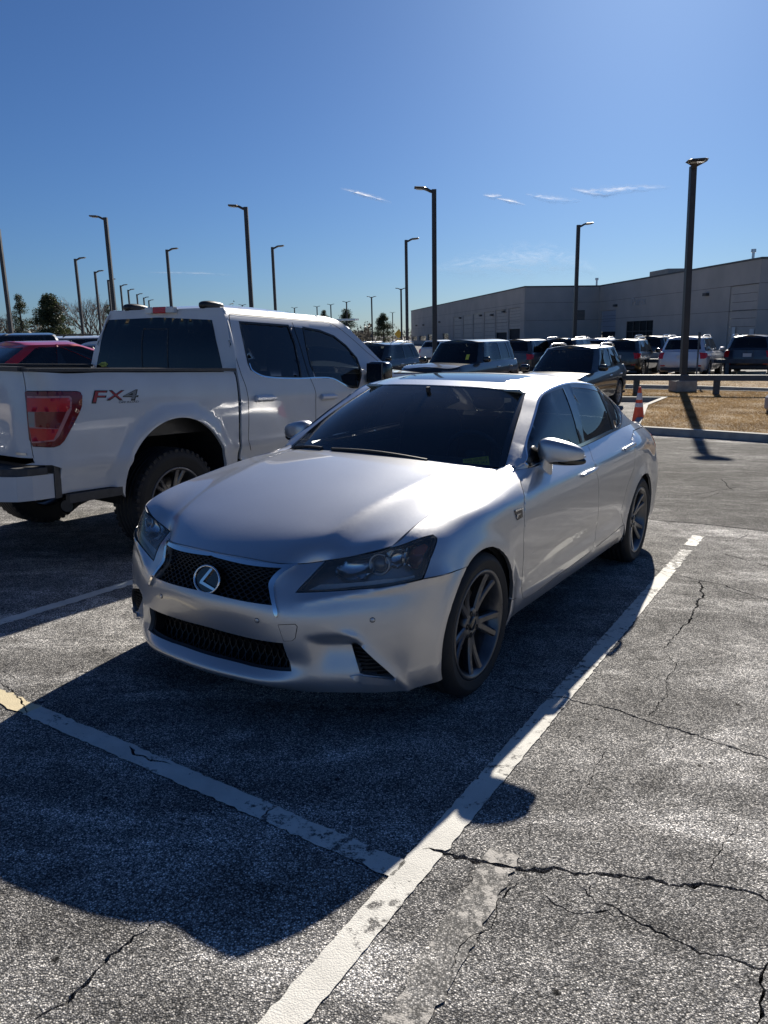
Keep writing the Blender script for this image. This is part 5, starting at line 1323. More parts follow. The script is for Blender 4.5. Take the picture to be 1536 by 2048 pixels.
# --- cabin
m = MB(); m.prism([(-.60, .90), (-.68, .945), (-.80, .965), (-.95, .95), (-1.02, .89), (-1.02, .60), (-.60, .60)], -.64, .64, lambda a, b, d: (a, d, b)); m.build('dashboard', MT['cabin'], SED)
m = MB(); m.box((-1.8, 0, .40), (2.6, 1.5, .04)); m.box((-1.9, .765, .66), (2.0, .03, .5)); m.box((-1.9, -.765, .66), (2.0, .03, .5)); m.box((-.62, 0, .6), (.04, 1.3, .5)); m.build('cabin_floor', MT['cabin'], SED)
def seat(x, y, w=.5, back=.62, tilt=.22):
    S = empty('seat', parent=SED)
    m = MB(); m.box((x + .02, y, .52), (.52, w, .16), None, .05); m.build('cushion', MT['seat'], S)
    ct, st_ = math.cos(tilt), math.sin(tilt); R = np.array([[ct, 0, -st_], [0, 1, 0], [st_, 0, ct]])
    m = MB(); m.box(np.array([x - .26, y, .56]) + R @ np.array([0, 0, back / 2]), (.13, w * .96, back), R, .05); m.build('backrest', MT['seat'], S)
    v, f = superell(np.array([x - .26, y, .56]) + R @ np.array([0.02, 0, back + .10]), (.055, .135, .085), (.6, .6), 20, 12); obj('headrest', v, f, MT['seat'], S, True)
seat(-1.45, .37); seat(-1.45, -.37); seat(-2.35, .36, .66, .56, .3); seat(-2.35, -.36, .66, .56, .3)
m = MB(); cS = np.array([-1.02, .37, .93]); aS = np.array([.93, 0, -.37]); uS = np.array([.37, 0, .93])
m.tube([cS + .185 * (ey * math.cos(t) + uS * math.sin(t)) for t in np.linspace(0, 2 * PI, 41)], .015, 8, cap=False); m.box(cS, (.05, .14, .12), None, .02)
for t in (0, PI, -PI / 2): m.strip([cS, cS + .18 * (ey * math.cos(t) + uS * math.sin(t))], .03, .02)
m.build('steering_wheel', MT['cabin'], SED)
m = MB(); m.box((-1.12, 0, 1.285), (.03, .23, .07), None, .012); m.strip([(-1.10, 0, 1.30), (-1.09, 0, 1.345)], .02, .02); m.build('interior_mirror', MT['black'], SED)
for y in (.36, -.36):
    m = MB(); m.box((-1.30, y, 1.315), (.15, .36, .014), np.array([[.95, 0, -.31], [0, 1, 0], [.31, 0, .95]])); m.build('sun_visor', MT['visor'], SED)
m = MB(); m.box((-2.95, 0, 1.045), (.5, 1.25, .03)); m.build('parcel_shelf', MT['cabin'], SED)
# --- yellow card lying against the windscreen
cuv = np.array([WS.hit(CC, ray_c(*p)) for p in ((926, 915), (977, 908.5), (980, 927), (927, 930))])
cp = WS(cuv) - WS.nrm(cuv) * -.01
nW = WS.nrm(cuv.mean(0)[None])[0]
cp = WS(cuv) - nW * .012
CARD = empty('dashboard_card', parent=SED)
obj('card', [tuple(p) for p in cp] + [tuple(p - nW * .001) for p in cp], [(0, 1, 2, 3), (7, 6, 5, 4), (0, 4, 5, 1), (1, 5, 6, 2), (2, 6, 7, 3), (3, 7, 4, 0)], MT['card'], CARD)
def on_quad(name, text, a, b, fx0, fx1, fy0, fy1, mat, parent, quad, nrm, off=.001):
    """lettering stretched between fractions of a quad (0 = top left, 1 = top right, 2 = bottom right, 3 = bottom left)"""
    v, f = text_mesh(text, 1.0); lo, hi = v.min(0), v.max(0)
    q = []
    for p in v:
        s = fx0 + (fx1 - fx0) * (p[0] - lo[0]) / (hi[0] - lo[0]); t = fy0 + (fy1 - fy0) * (hi[1] - p[1]) / (hi[1] - lo[1])
        P = (quad[0] * (1 - s) + quad[1] * s) * (1 - t) + (quad[3] * (1 - s) + quad[2] * s) * t; q.append(P + nrm * off)
    return obj(name, q, f, mat, parent)
on_quad('lettering', 'THIS VEHICLE', 0, 0, .06, .94, .12, .40, MT['red_ink'], CARD, cp, nW)
on_quad('lettering', 'NOT FOR SALE', 0, 0, .06, .94, .52, .80, MT['ink'], CARD, cp, nW)
# ================================================================== the white pickup
TY = math.radians(1.6)
t_ax = np.array([-math.cos(TY), math.sin(TY), 0.]); t_nr = np.array([math.sin(TY), math.cos(TY), 0.])
P0 = np.array([-2, -2.1, 0.])
def side_hit(px, py):
    v = ray_c(px, py); s = (t_nr @ (P0 - CC)) / (t_nr @ v); return CC + v * s
ax0 = side_hit(362, 838) @ t_ax + .02
t_org = t_ax * ax0 + t_nr * (t_nr @ P0) - t_nr * 1.012        # rear axle centre on the ground, sedan frame
RT_ = RCAR @ np.stack([t_ax, -t_nr, [0, 0, 1.]], 1)
TW = RCAR @ t_org
TRK = empty('white_pickup', tuple(TW), RT_.tolist()); tag(TRK, 'white crew cab pickup with red tail lamp and off-road tyres', 'pickup truck')
CT = RT_.T @ (CW - TW)
def ray_t(px, py): return RT_.T @ ray_w(px, py)
def tracet(S, pts): return np.array([S.hit(CT, ray_t(*p)) for p in pts])
zr = [.50, .62, .76, .90, 1.05, 1.2, 1.32, 1.405, 1.50, 1.65, 1.78, 1.865, 1.915]
yr = [.975, .992, 1.004, 1.010, 1.012, 1.006, .99, .965, .925, .865, .81, .765, .70]
def tcol(X, sc=1.0, dz=0.0): return [(X, -y * sc, z) for y, z in zip(yr, zr)]
def rcol(X, Y): return [(X - .02 * math.sin((z - .5) / .9 * PI) * (z < 1.41), Y * (1 if z < 1.41 else .96), z) for z in zr]
tn = [rcol(-1.225, 0), rcol(-1.225, -.5), rcol(-1.22, -.78), rcol(-1.20, -.905), rcol(-1.14, -.972), [(-1.02, -y, z) for y, z in zip(yr, zr)]]
tn += [tcol(X) for X in (-.75, -.4, 0, .4, .62, .9, 1.25, 1.65, 2.1, 2.5, 2.9, 3.3, 3.7, 4.1)] + [tcol(4.4, .97), tcol(4.6, .88)]
def tdisp(uv, P):
    x, y, z = P[:, 0], np.abs(P[:, 1]), P[:, 2]; d = np.zeros(len(P))
    for xc in (-.05, 3.69):
        r = np.hypot((x - xc), (z - .53) * 1.0); d += .032 * sm(r, .60, .575) * sm(x, -1.1, -.9) * (z < 1.3)
    d += .012 * np.exp(-np.abs(z - .775) / .03) * sm(x, -1.15, -1.0)
    d -= .010 * sm(z, .77, .70) * sm(x, -1.15, -1.0)
    m = sm(x, .5, .8)
    d += m * .008 * np.exp(-np.abs(z - 1.17) / .05)
    return d
TS = Surf(tn, disp=tdisp)
if TS.nrm(TS.nearest((0.5, -1.0, 1.0))[None])[0][1] > 0:
    raise SystemExit('pickup side normals point inwards')
tt = lambda pts: tracet(TS, pts)
pt_ = lambda P: TS.nearest(P)
W_ = MT['white']
def tline(X, z0, z1, n=10): return np.array([pt_((X, -1.0, z)) for z in np.linspace(z0, z1, n)])
def hz(z, X0, X1, n=24): return np.array([pt_((X, -1.0, z)) for X in np.linspace(X0, X1, n)])
arch = np.array([pt_((-.05 + .50 * math.cos(t), -1.0, .545 + .50 * math.sin(t))) for t in np.linspace(math.radians(-6), math.radians(186), 50)])
archf = np.array([pt_((3.69 + .50 * math.cos(t), -1.0, .545 + .50 * math.sin(t))) for t in np.linspace(math.radians(-6), math.radians(186), 50)])
TL = tt([(49, 784), (52, 781.5), (100, 781.5), (154, 782), (161, 784), (165, 792), (164, 813), (158, 828), (129, 882), (120, 891), (108, 895), (66, 893.5), (58, 880), (53, 830)])
uTG = pt_((-1.22, -.80, 1.0))[0]
def uline_(u, z0, z1, n=10):
    vs = [pt_((-1.2, -.85, z))[1] for z in (z0, z1)]; return np.stack([np.full(n, u), np.linspace(vs[0], vs[1], n)], 1)
tg_seam = curve(tt([(46, 746), (51, 775), (58, 850), (64, 900), (69, 925)]), 20)
vtop = pt_((0, -.97, 1.395))[1]; vbot = pt_((0, -.98, .60))[1]
# bed side: from the tailgate seam round the corner to the cab gap
Xf = TS(tt([(477, 800)]))[0][0]
bed = np.vstack([tg_seam, np.array([pt_((-1.2, -.88, .80)), pt_((-1.1, -.98, .79)), pt_((-1.045, -.995, .77)), pt_((-1.045, -.995, .59))]), hz(.585, -1.03, -.60, 8), arch[::-1][4:-4] if False else arch[::-1], hz(.60, .47, Xf, 4), tline(Xf, .66, 1.36, 10), hz(1.395, Xf - .01, -1.0, 30), [[tg_seam[0][0], vtop]]])
panel('bed_side', TS, bed, W_, TRK, holes=[TL], res=.05, bres=.02, flange=.03, gap=.003, mirror=True)
# tail lamp: nested lens pieces
TLR = []
for s in (1, -1):
    LE = empty('tail_light', parent=TRK)
    def tp(name, ol, mat, off, fl=.02):
        o = panel(name, TS, ol, mat, LE, res=.03, bres=.010, off=off, flange=fl)
        if s < 0: o.data.transform(Matrix.Scale(-1, 4, Vector((0, 1, 0)))); o.data.flip_normals()
    tp('lens', offset_poly(TL, .004), MT['dark_red_lens'], .006, .04)
    inner = tt([(55, 792), (138, 792), (142, 796), (142, 818), (133, 838), (117, 872), (108, 882), (64, 886), (60, 860)])
    tp('light_guide', inner, pbr('pink light guide', (.42, .17, .18), .25, coat=.4), .008)
    tp('upper_lamp', tt([(55, 796), (136, 796), (138.5, 800), (138, 816), (132, 823), (56, 823)]), MT['red_lens'], .010)
    tp('middle_lamp', tt([(70, 824), (131, 823), (116, 857), (72, 854)]), MT['dark_red_lens'], .0105)
    tp('reversing_lamp', tt([(57, 825), (69, 824), (70, 854), (59, 853)]), MT['grey_lens'], .0105)
    tp('lower_lamp', tt([(60, 856), (116, 858), (106, 879), (65, 883)]), MT['red_lens'], .010)
# tailgate
vt0, vt1 = pt_((-1.22, -.5, .86))[1], pt_((-1.22, -.5, 1.395))[1]
tgo = np.vstack([[[0.001, vt1]], [[tg_seam[0][0], vt1]], tg_seam, [[tg_seam[-1][0], vt0 - .02]], [[0.001, vt0 - .02]]])
panel('tailgate', TS, tgo, W_, TRK, res=.06, bres=.02, flange=.02, gap=.003, mirror=True)
bd = tt([(32, 904), (53, 906), (54, 911), (33, 909)])
panel('tailgate_badge', TS, bd, MT['satin'], TRK, res=.03, off=.004, flange=.005)
# rails and bed floor
for s in (1, -1):
    m = MB(); m.strip([(-1.21, -s * .93, 1.402), (Xf, -s * .945, 1.402)], .10, .022); m.build('bed_rail', MT['trim'], TRK)
m = MB(); m.strip([(-1.205, -.90, 1.405), (-1.205, .90, 1.405)], .06, .03); m.build('tailgate_cap', MT['trim'], TRK)
m = MB(); m.box((-.32, 0, .92), (1.8, 1.6, .03)); m.box((-.32, -.88, 1.15), (1.75, .03, .48)); m.box((-.32, .88, 1.15), (1.75, .03, .48)); m.build('bed_liner', MT['black'], TRK)
# bumper
m = MB(); pl = [(-1.095, -.992), (-1.24, -.985), (-1.33, -.955), (-1.40, -.86), (-1.43, -.5), (-1.43, .5), (-1.40, .86), (-1.33, .955), (-1.24, .985), (-1.095, .992), (-1.095, .9), (-1.095, -.9)]
m.prism(pl, .575, .735); m.build('bumper', W_, TRK)
m = MB(); pl2 = [(-1.14, -1.0), (-1.27, -.985), (-1.38, -.88), (-1.41, -.5), (-1.41, .5), (-1.38, .88), (-1.27, .985), (-1.14, 1.0)]
m.prism(pl2, .737, .782); m.build('bumper_step', MT['trim'], TRK)
for s in (1, -1):
    m = MB(); m.prism([(-1.042, -.992 * s), (-1.092, -1.0 * s), (-1.092, -.90 * s), (-1.042, -.90 * s)], .57, .79); m.build('bumper_end', MT['trim'], TRK)
m = MB(); m.lathe([(.001, .002), (.017, .002), (.021, 0), (.021, -.01)], 20, (-1.425, -.62, .66), np.array([[0, 0, -1.], [0, 1, 0], [1, 0, 0]])); m.build('parking_sensor', MT['grey_lens'], TRK)
m = MB(); m.strip([(-1.0, -.99, .555), (-.58, -.99, .555)], .05, .06); m.build('lower_trim', MT['trim'], TRK)
# exhaust
m = MB(); Rx = np.array([[0, 0, -1.], [0, 1, 0], [1, 0, 0]]); a = math.radians(-25)
pts = [(-.35, -.60, .50), (-.62, -.66, .50), (-.80, -.76, .49), (-.92, -.85, .475)]
m.tube(pts, .05, 16, cap=False); m.tube([p for p in pts], .043, 16, cap=True); m.build('exhaust_pipe', pbr('dull exhaust steel', (.12, .115, .11), .35, .9), TRK)
# underside and axle
m = MB(); m.box((1.9, 0, .62), (6.0, 1.1, .16)); m.box((-.9, 0, .56), (.5, .7, .2), None, .05); m.tube([(0, -.8, .42), (0, .8, .42)], .06, 10); m.build('chassis', MT['under'], TRK)
m = MB(); m.lathe([(.001, -.11), (.33, -.11), (.365, -.08), (.365, .08), (.33, .11), (.001, .11)], 40, (-.86, 0, .62)); m.build('spare_wheel', MT['rubber'], TRK)
for xc in (-.05, 3.69):
    for s in (1, -1):
        m = MB(); v = []; n_ = 26
        for y in (.45, .985):
            for t in np.linspace(math.radians(-10), math.radians(190), n_): v.append((xc + .54 * math.cos(t), s * y, .545 + .54 * math.sin(t)))
        m.add(v, [(i, i + 1, n_ + i + 1, n_ + i) for i in range(n_ - 1)]); m.add(v[:n_], [tuple(range(n_))]); m.build('wheel_liner', MT['under'], TRK)
# cab side
gapX = TS(tt([(497, 880)]))[0][0]
door_r = curve(tt([(459, 640), (462, 660), (468, 700), (482, 748), (492, 775), (497, 810), (497.5, 850), (498, 885), (503, 905)]), 30)
bse = curve(tt([(584, 645), (600, 690), (618, 750), (630, 780), (631.5, 800), (631.5, 850), (631, 900)]), 30)
WRR = tt([(480, 645), (576, 652), (590, 690), (602, 755), (535, 753), (518, 748), (502, 738), (497, 726), (485, 670)])
WFF = tt([(607, 656), (640, 662), (668, 673), (692, 692), (713, 716), (720, 735), (722, 748), (716, 773), (697, 772), (686, 766), (664, 755), (632, 753.5), (622, 730), (613, 690)])
BP = tt([(576, 652), (607, 656), (613, 690), (622, 730), (629, 755), (602, 755), (590, 690)])
roof_edge = lambda X0, X1, n=12: np.array([pt_((X, -.70, 1.915)) for X in np.linspace(X0, X1, n)])
z_sill = .66
frameR = np.vstack([roof_edge(Xf + .10, TS(door_r[:1])[0][0] + .6, 12), [[bse[0][0], pt_((1.6, -.76, 1.87))[1]]]])
cabo = np.vstack([[pt_((Xf + .03, -1.0, z_sill))], tline(Xf + .03, .75, 1.38, 8), np.array([pt_((Xf + .03, -.95, 1.42)), pt_((Xf + .06, -.86, 1.65)), pt_((Xf + .10, -.76, 1.865)), pt_((Xf + .12, -.70, 1.915))]), roof_edge(Xf + .2, 2.15, 14),
                 np.array([pt_((2.28, -.735, 1.89)), pt_((2.55, -.84, 1.71)), pt_((2.80, -.92, 1.51)), pt_((2.98, -.965, 1.40))]), hz(1.36, 3.0, 4.35, 14), np.array([pt_((4.5, -.93, 1.2)), pt_((4.5, -.95, .8)), pt_((4.4, -.95, z_sill))]), archf, hz(z_sill - .04, 3.1, Xf + .1, 20)])
dr_full = np.vstack([door_r, np.array([pt_((gapX + .05, -1, .70))]), hz(.69, gapX + .1, TS(bse[-1:])[0][0], 10), bse[::-1], door_r[:1] + [.3, .012]])
panel('cab_side', TS, cabo, W_, TRK, holes=[WRR, WFF, BP], res=.05, bres=.02, flange=.02, mirror=True)
MTG = MT['under']
def seam(name, c, w=.006):
    d = np.gradient(c, axis=0); d /= np.linalg.norm(d, axis=1, keepdims=True); q = np.stack([-d[:, 1], d[:, 0]], 1)
    panel(name, TS, np.vstack([c + q * w / 2, (c - q * w / 2)[::-1]]), MTG, TRK, res=1e9, bres=.02, off=.0012, flange=0, mirror=True)
seam('door_gap', door_r); seam('door_gap', bse)
topg = np.vstack([door_r[:1], np.array([pt_((x, -.772, 1.857)) for x in np.linspace(TS(door_r[:1])[0][0] + .03, 2.1, 14)]), np.array([pt_((2.3, -.81, 1.78)), pt_((2.6, -.89, 1.58)), pt_((2.85, -.955, 1.42)), pt_((2.9, -1.0, 1.3)), pt_((2.9, -1.0, .8))])])
seam('door_gap', curve(topg, 50))
# windows
panel('rear_door_window', TS, WRR, MT['privacy'], TRK, res=.08, bres=.03, off=-.006, flange=0, mirror=True)
panel('front_door_window', TS, WFF, MT['side_glass'], TRK, res=.08, bres=.03, off=-.006, flange=0, mirror=True)
panel('pillar_cover', TS, BP, MT['gloss_black'], TRK, res=.08, bres=.03, off=-.002, flange=.004, mirror=True)
for Wn in (WRR, WFF): panel('window_seal', TS, offset_poly(Wn, -.012), MT['black'], TRK, holes=[offset_poly(Wn, .006)], res=.08, bres=.02, off=.002, flange=.006, mirror=True)
bel = curve(tt([(498, 727), (503, 739.5), (519, 750), (536, 754.5), (603, 757), (632, 755.5), (664, 757), (686, 768), (698, 774.5), (716, 776)]), 40)
d = np.gradient(bel, axis=0); d /= np.linalg.norm(d, axis=1, keepdims=True); q = np.stack([-d[:, 1], d[:, 0]], 1)
panel('belt_trim', TS, np.vstack([bel + q * .006, (bel - q * .006)[::-1]]), MT['chrome'], TRK, res=1e9, bres=.02, off=.006, flange=.006, mirror=True)
# roof, rear wall and glass, windscreen, hood
rr_ = [(Xf + .11, 1.905), (Xf + .3, 1.945), (1.3, 1.965), (1.8, 1.95), (2.22, 1.91)]
rnet = []
for X, zc in rr_:
    ze = TS([pt_((X, -.70, 1.915))])[0]; rnet.append([(X, -abs(ze[1]) - .0, ze[2]), (X, -.50, zc - .012), (X, -.2, zc), (X, .2, zc), (X, .5, zc - .012), (X, abs(ze[1]), ze[2])])
RF = Surf(np.array(rnet).transpose(1, 0, 2)); grid_patch('roof', RF, W_, TRK, 24, 24)
def tri_net(rows): return Surf(np.array(rows))
bw = [[(Xf + .03, y, 1.38), (Xf + .06, y * .93, 1.62), (Xf + .11, y * .80, 1.85), (Xf + .115, y * .77, 1.91)] for y in (-.97, -.6, 0, .6, .97)]
BW = Surf(bw)
if BW.nrm(np.array([[BW.ku[-1] / 2, BW.kv[-1] / 2]]))[0][0] > 0: BW = Surf(bw[::-1])
def bwp(pts): return np.array([BW.hit(CT, ray_t(*p)) for p in pts])
rgl = bwp([(194, 738), (200, 700), (213, 650), (218, 640), (320, 635), (424, 640), (432, 680), (447, 744)])
rim = rim_rect(BW, 20)
panel('cab_back', BW, rim, W_, TRK, holes=[rgl], res=.1, bres=.04, flange=.01)
panel('rear_window', BW, rgl, MT['privacy'], TRK, res=.1, bres=.04, off=.004, flange=.01)
sld = bwp([(287, 657), (338, 657), (338, 738), (285, 737)])
panel('sliding_pane_frame', BW, sld, MT['black'], TRK, holes=[offset_poly(sld, .012)], res=.1, bres=.03, off=.0065, flange=.004)
st = bwp([(199, 729), (203, 725), (212, 724), (217, 728), (214, 732.5), (205, 733.5)]); stk = panel('oval_sticker', BW, st, pbr('yellow green vinyl', (.45, .5, .08), .5), TRK, res=.1, off=.0065, flange=0)
stq = BW(bwp([(201, 726), (215.5, 726), (215.5, 731.5), (201, 731.5)])); on_quad('lettering', 'KING 5', 0, 0, 0, 1, .1, .9, MT['ink'], stk, stq, np.array([-1., 0, 0]), .009)
tl = bwp([(282, 619), (345, 618.5), (346, 632), (281, 633)])
# high brake lamp on the roof edge
zb = 1.90
BL = empty('brake_light', parent=TRK)
for y0, y1, mt in ((-.19, -.085, 'white_lens'), (-.085, .085, 'red_lens'), (.085, .19, 'white_lens')):
    m = MB(); m.box((Xf + .085, (y0 + y1) / 2, zb), (.05, y1 - y0 - .002, .055), None, .006); m.build('lamp', MT[mt], BL)
for y in (-.50, .50):
    v, f = superell(np.array([Xf + .22, y, 1.935]), (.13, .055, .04), (.7, .6), 20, 12, lambda p: np.array([p[0], p[1] * (1 - .4 * (p[0] > 0) * p[0] / .2), p[2] * (1 - .3 * max(0, p[0]) / .2)]))
    o = obj('roof_pod', v, f, MT['black'], TRK, True)
wnet = [[(2.22, y * .70, 1.912 + .035 * (1 - abs(y))), (2.55, y * .80, 1.70 + .03 * (1 - abs(y))), (2.95 + .12 * (1 - abs(y)), y * .95, 1.40 + .02 * (1 - abs(y)))] for y in (1, .6, 0, -.6, -1)]
WSN = Surf(wnet)
if WSN.nrm(np.array([[WSN.ku[-1] / 2, WSN.kv[-1] / 2]]))[0][0] < 0: WSN = Surf(wnet[::-1])
grid_patch('windscreen', WSN, MT['side_glass'], TRK, 16, 10)
hnet = [[(3.0, y * .955, 1.37 + .05 * (1 - y * y)), (3.6, y * .955, 1.36 + .05 * (1 - y * y)), (4.2, y * .95, 1.31 + .05 * (1 - y * y)), (4.5, y * .92, 1.22 + .04 * (1 - y * y)), (4.58, y * .9, 1.1), (4.6, y * .88, .6)] for y in (1, .6, .2, -.2, -.6, -1)]
grid_patch('hood', Surf(hnet), W_, TRK, 20, 24)
# handles, mirrors
for a, b, s_ in (((508, 793), (548, 800), 1), ((640, 791), (670, 797), 1)):
    q0, q1 = TS(tt([(a[0], (a[1] + b[1]) / 2)]))[0], TS(tt([(b[0], (a[1] + b[1]) / 2)]))[0]
    for s in (1, -1):
        c = (q0 + q1) / 2 * [1, s, 1]; HE = empty('door_handle', parent=TRK)
        m = MB(); m.box(c + [0, -s * .028, 0], (abs(q1[0] - q0[0]), .022, .038), None, .009); m.build('grip', MT['light_silver'], HE)
        m = MB(); m.box(c + [0, -s * .006, 0], (abs(q1[0] - q0[0]) * .9, .03, .06), None, .01); m.build('cup', W_, HE)
mp = TS(tt([(716, 755)]))[0]
for s in (1, -1):
    ME = empty('wing_mirror', parent=TRK)
    v, f = superell(np.array([2.50, -1.13 * s, 1.36]), (.09, .125, .125), (.45, .5), 28, 16); obj('shell', v, f, MT['gloss_black'], ME, True)
    m = MB(); m.box((2.406, -1.13 * s, 1.37), (.012, .19, .19), None, .004); m.build('mirror_glass', MT['dark_chrome'], ME)
    m = MB(); m.strip([(2.56, -.98 * s, 1.335), (2.52, -1.07 * s, 1.35)], .08, .07); m.build('arm', MT['black'], ME)
    m = MB(); m.box((2.47, -1.245 * s, 1.35), (.012, .012, .10), None, .003); m.build('lamp_strip', MT['white_lens'], ME)
# cabin
m = MB(); m.box((1.75, 0, .85), (2.1, 1.75, .05)); m.box((2.75, 0, 1.2), (.35, 1.7, .3), None, .08); m.build('cabin_floor', MT['cabin'], TRK)
for x in (1.0, 1.95):
    for y in (-.42, .42):
        SE = empty('seat', parent=TRK)
        m = MB(); m.box((x + .2, y, 1.0), (.5, .55, .16), None, .05); m.build('cushion', MT['seat'], SE)
        m = MB(); m.box((x - .05, y, 1.32), (.14, .54, .66), None, .06); m.build('backrest', MT['seat'], SE)
        v, f = superell(np.array([x - .08, y, 1.72]), (.055, .14, .09), (.6, .6), 18, 10); obj('headrest', v, f, MT['seat'], SE, True)
# wheels
tw0 = wheel('wheel', .405, .252, .28, 'offroad', MT['rim_truck'], TRK)
for i, (x, s) in enumerate(((-.05, -1), (-.05, 1), (3.69, -1), (3.69, 1))):
    o = tw0 if i == 0 else copy_tree(tw0, TRK)
    o.location = (x, s * .855, .405); o.rotation_euler = (0, [.30, .1, .5, .8][i], PI if s < 0 else 0)
# off-road lettering
def side_text(txt, px4, mat, off, name='lettering', bold=True, italic=.12):
    qd = TS(tt(px4)); nn = TS.nrm(tt(px4)).mean(0)
    v, f = text_mesh(txt, 1.0, bold=bold, italic=italic); lo, hi = v.min(0), v.max(0); q = []
    for p in v:
        s = (p[0] - lo[0]) / (hi[0] - lo[0]); t = (hi[1] - p[1]) / (hi[1] - lo[1])
        q.append((qd[0] * (1 - s) + qd[1] * s) * (1 - t) + (qd[3] * (1 - s) + qd[2] * s) * t + nn * off)
    return obj(name, q, f, mat, DEC)
DEC = empty('off_road_decal', parent=TRK)
for txt, x0, x1, y0, y1, mt in (('F', 184, 213, 782, 805, 'red_ink'), ('X', 213, 247, 781.5, 799, 'red_ink'), ('4', 246, 275, 780, 799, 'grey_ink')):
    side_text(txt, [(x0 - 1.2, y0 - 1.2), (x1 + 1.8, y0 - 1.2), (x1 + 1.8, y1 + 2.2), (x0 - 1.2, y1 + 2.2)], MT['ink'], .003)
    side_text(txt, [(x0 + 1, y0 + .5), (x1 - 1, y0 + .5), (x1 - 1, y1 - .5), (x0 + 1, y1 - .5)], MT[mt], .0045, bold=False)
side_text('OFF ROAD', [(237, 803), (277, 801), (277, 805), (237, 807)], MT['ink'], .003, bold=False, italic=0)
# ================================================================== the other parked vehicles
def rrect(u0, u1, v0, v1, r=.04, n=4):
    out = []
    for cx, cy, a in ((u1 - r, v1 - r, 0), (u0 + r, v1 - r, 90), (u0 + r, v0 + r, 180), (u1 - r, v0 + r, 270)):
        for k in range(n + 1):
            t = math.radians(a + 90 * k / n); out.append((cx + r * math.cos(t), cy + r * math.sin(t)))
    return np.array(out)
SPEC = {
    'suv': dict(L=4.95, W=1.98, H=1.76, wb=2.95, sill=.34, belt=(1.08, 1.16), hood=(.93, 1.06), wsb=.98, wst=.25, rt=-2.08, rb=-2.36, R=.37, quarter=True),
    'boxy': dict(L=4.95, W=2.02, H=1.86, wb=2.95, sill=.38, belt=(1.17, 1.22), hood=(1.08, 1.16), wsb=.88, wst=.28, rt=-2.2, rb=-2.38, R=.39, quarter=True),
    'crossover': dict(L=4.6, W=1.90, H=1.68, wb=2.75, sill=.34, belt=(1.03, 1.14), hood=(.88, 1.02), wsb=.95, wst=.15, rt=-1.75, rb=-2.15, R=.36, quarter=True),
    'sedan': dict(L=4.8, W=1.84, H=1.45, wb=2.8, sill=.28, belt=(.93, 1.0), hood=(.75, .92), wsb=.90, wst=.15, rt=-1.1, rb=-1.85, R=.33, quarter=True),
    'fastback': dict(L=4.75, W=1.92, H=1.60, wb=2.89, sill=.30, belt=(1.02, 1.12), hood=(.85, .99), wsb=1.05, wst=.10, rt=-.95, rb=-2.15, R=.36, quarter=True),
    'van': dict(L=5.6, W=2.05, H=2.45, wb=3.4, sill=.4, belt=(1.35, 1.35), hood=(1.05, 1.25), wsb=1.9, wst=1.15, rt=-2.7, rb=-2.78, R=.36, quarter=False),
}
def cap(name, edge, crown, mat, parent, n=9, closed_ends=True):
    """surface across the car between an edge curve on the left (list of xyz) and its mirror image"""
    E = np.array(edge); v = []; m = len(E)
    for p in E:
        for k in range(n):
            s = -1 + 2 * k / (n - 1); v.append((p[0] + .0, p[1] * s, p[2] + crown * (1 - s * s)))
    f = [(i * n + k, i * n + k + 1, (i + 1) * n + k + 1, (i + 1) * n + k) for i in range(m - 1) for k in range(n - 1)]
    o = obj(name, v, f, mat, parent, True)
    bm = bmesh.new(); bm.from_mesh(o.data)
    if sum(q.normal.z for q in bm.faces) < 0: bmesh.ops.reverse_faces(bm, faces=bm.faces)
    bm.to_mesh(o.data); bm.free(); return o
def simple_wheel(R, parent, x, y, s, rm):
    key = ('sw', R, rm.name)
    if key not in VCACHE:
        Rm = np.array([[1, 0, 0], [0, 0, 1.], [0, -1., 0]]); h = .115; rr = R * .68
        a = MB(); a.lathe([(rr, -h * .9), (rr + .04, -h), (R - .02, -h), (R, -h * .7), (R, h * .7), (R - .02, h), (rr + .04, h), (rr, h * .9)], 36, (0, 0, 0), Rm)
        b = MB(); b.lathe([(.001, h * .55), (.06, h * .6), (.06, h * .4), (rr - .02, h * .3), (rr - .01, h * .85), (rr + .004, h * .9), (rr + .004, -h * .9)], 36, (0, 0, 0), Rm)
        for i in range(10):
            t = 2 * PI * i / 10; c = np.array([math.cos(t), 0, math.sin(t)]); b.strip([c * .05 + [0, h * .62, 0], c * (rr - .01) + [0, h * .82, 0]], .03, .03, (0, 1, 0))
        VCACHE[key] = (a.build('tyre', MT['rubber'], None), b.build('rim', rm, None))
        W = empty('wheel', parent=parent)
        for o in VCACHE[key]: o.parent = W
    else:
        W = empty('wheel', parent=parent)
        for o in VCACHE[key]:
            c = o.copy(); COL.objects.link(c); c.parent = W
    W.location = (x, y, R); W.rotation_euler = (0, .3 * x, 0 if s > 0 else PI)
VCACHE = {}
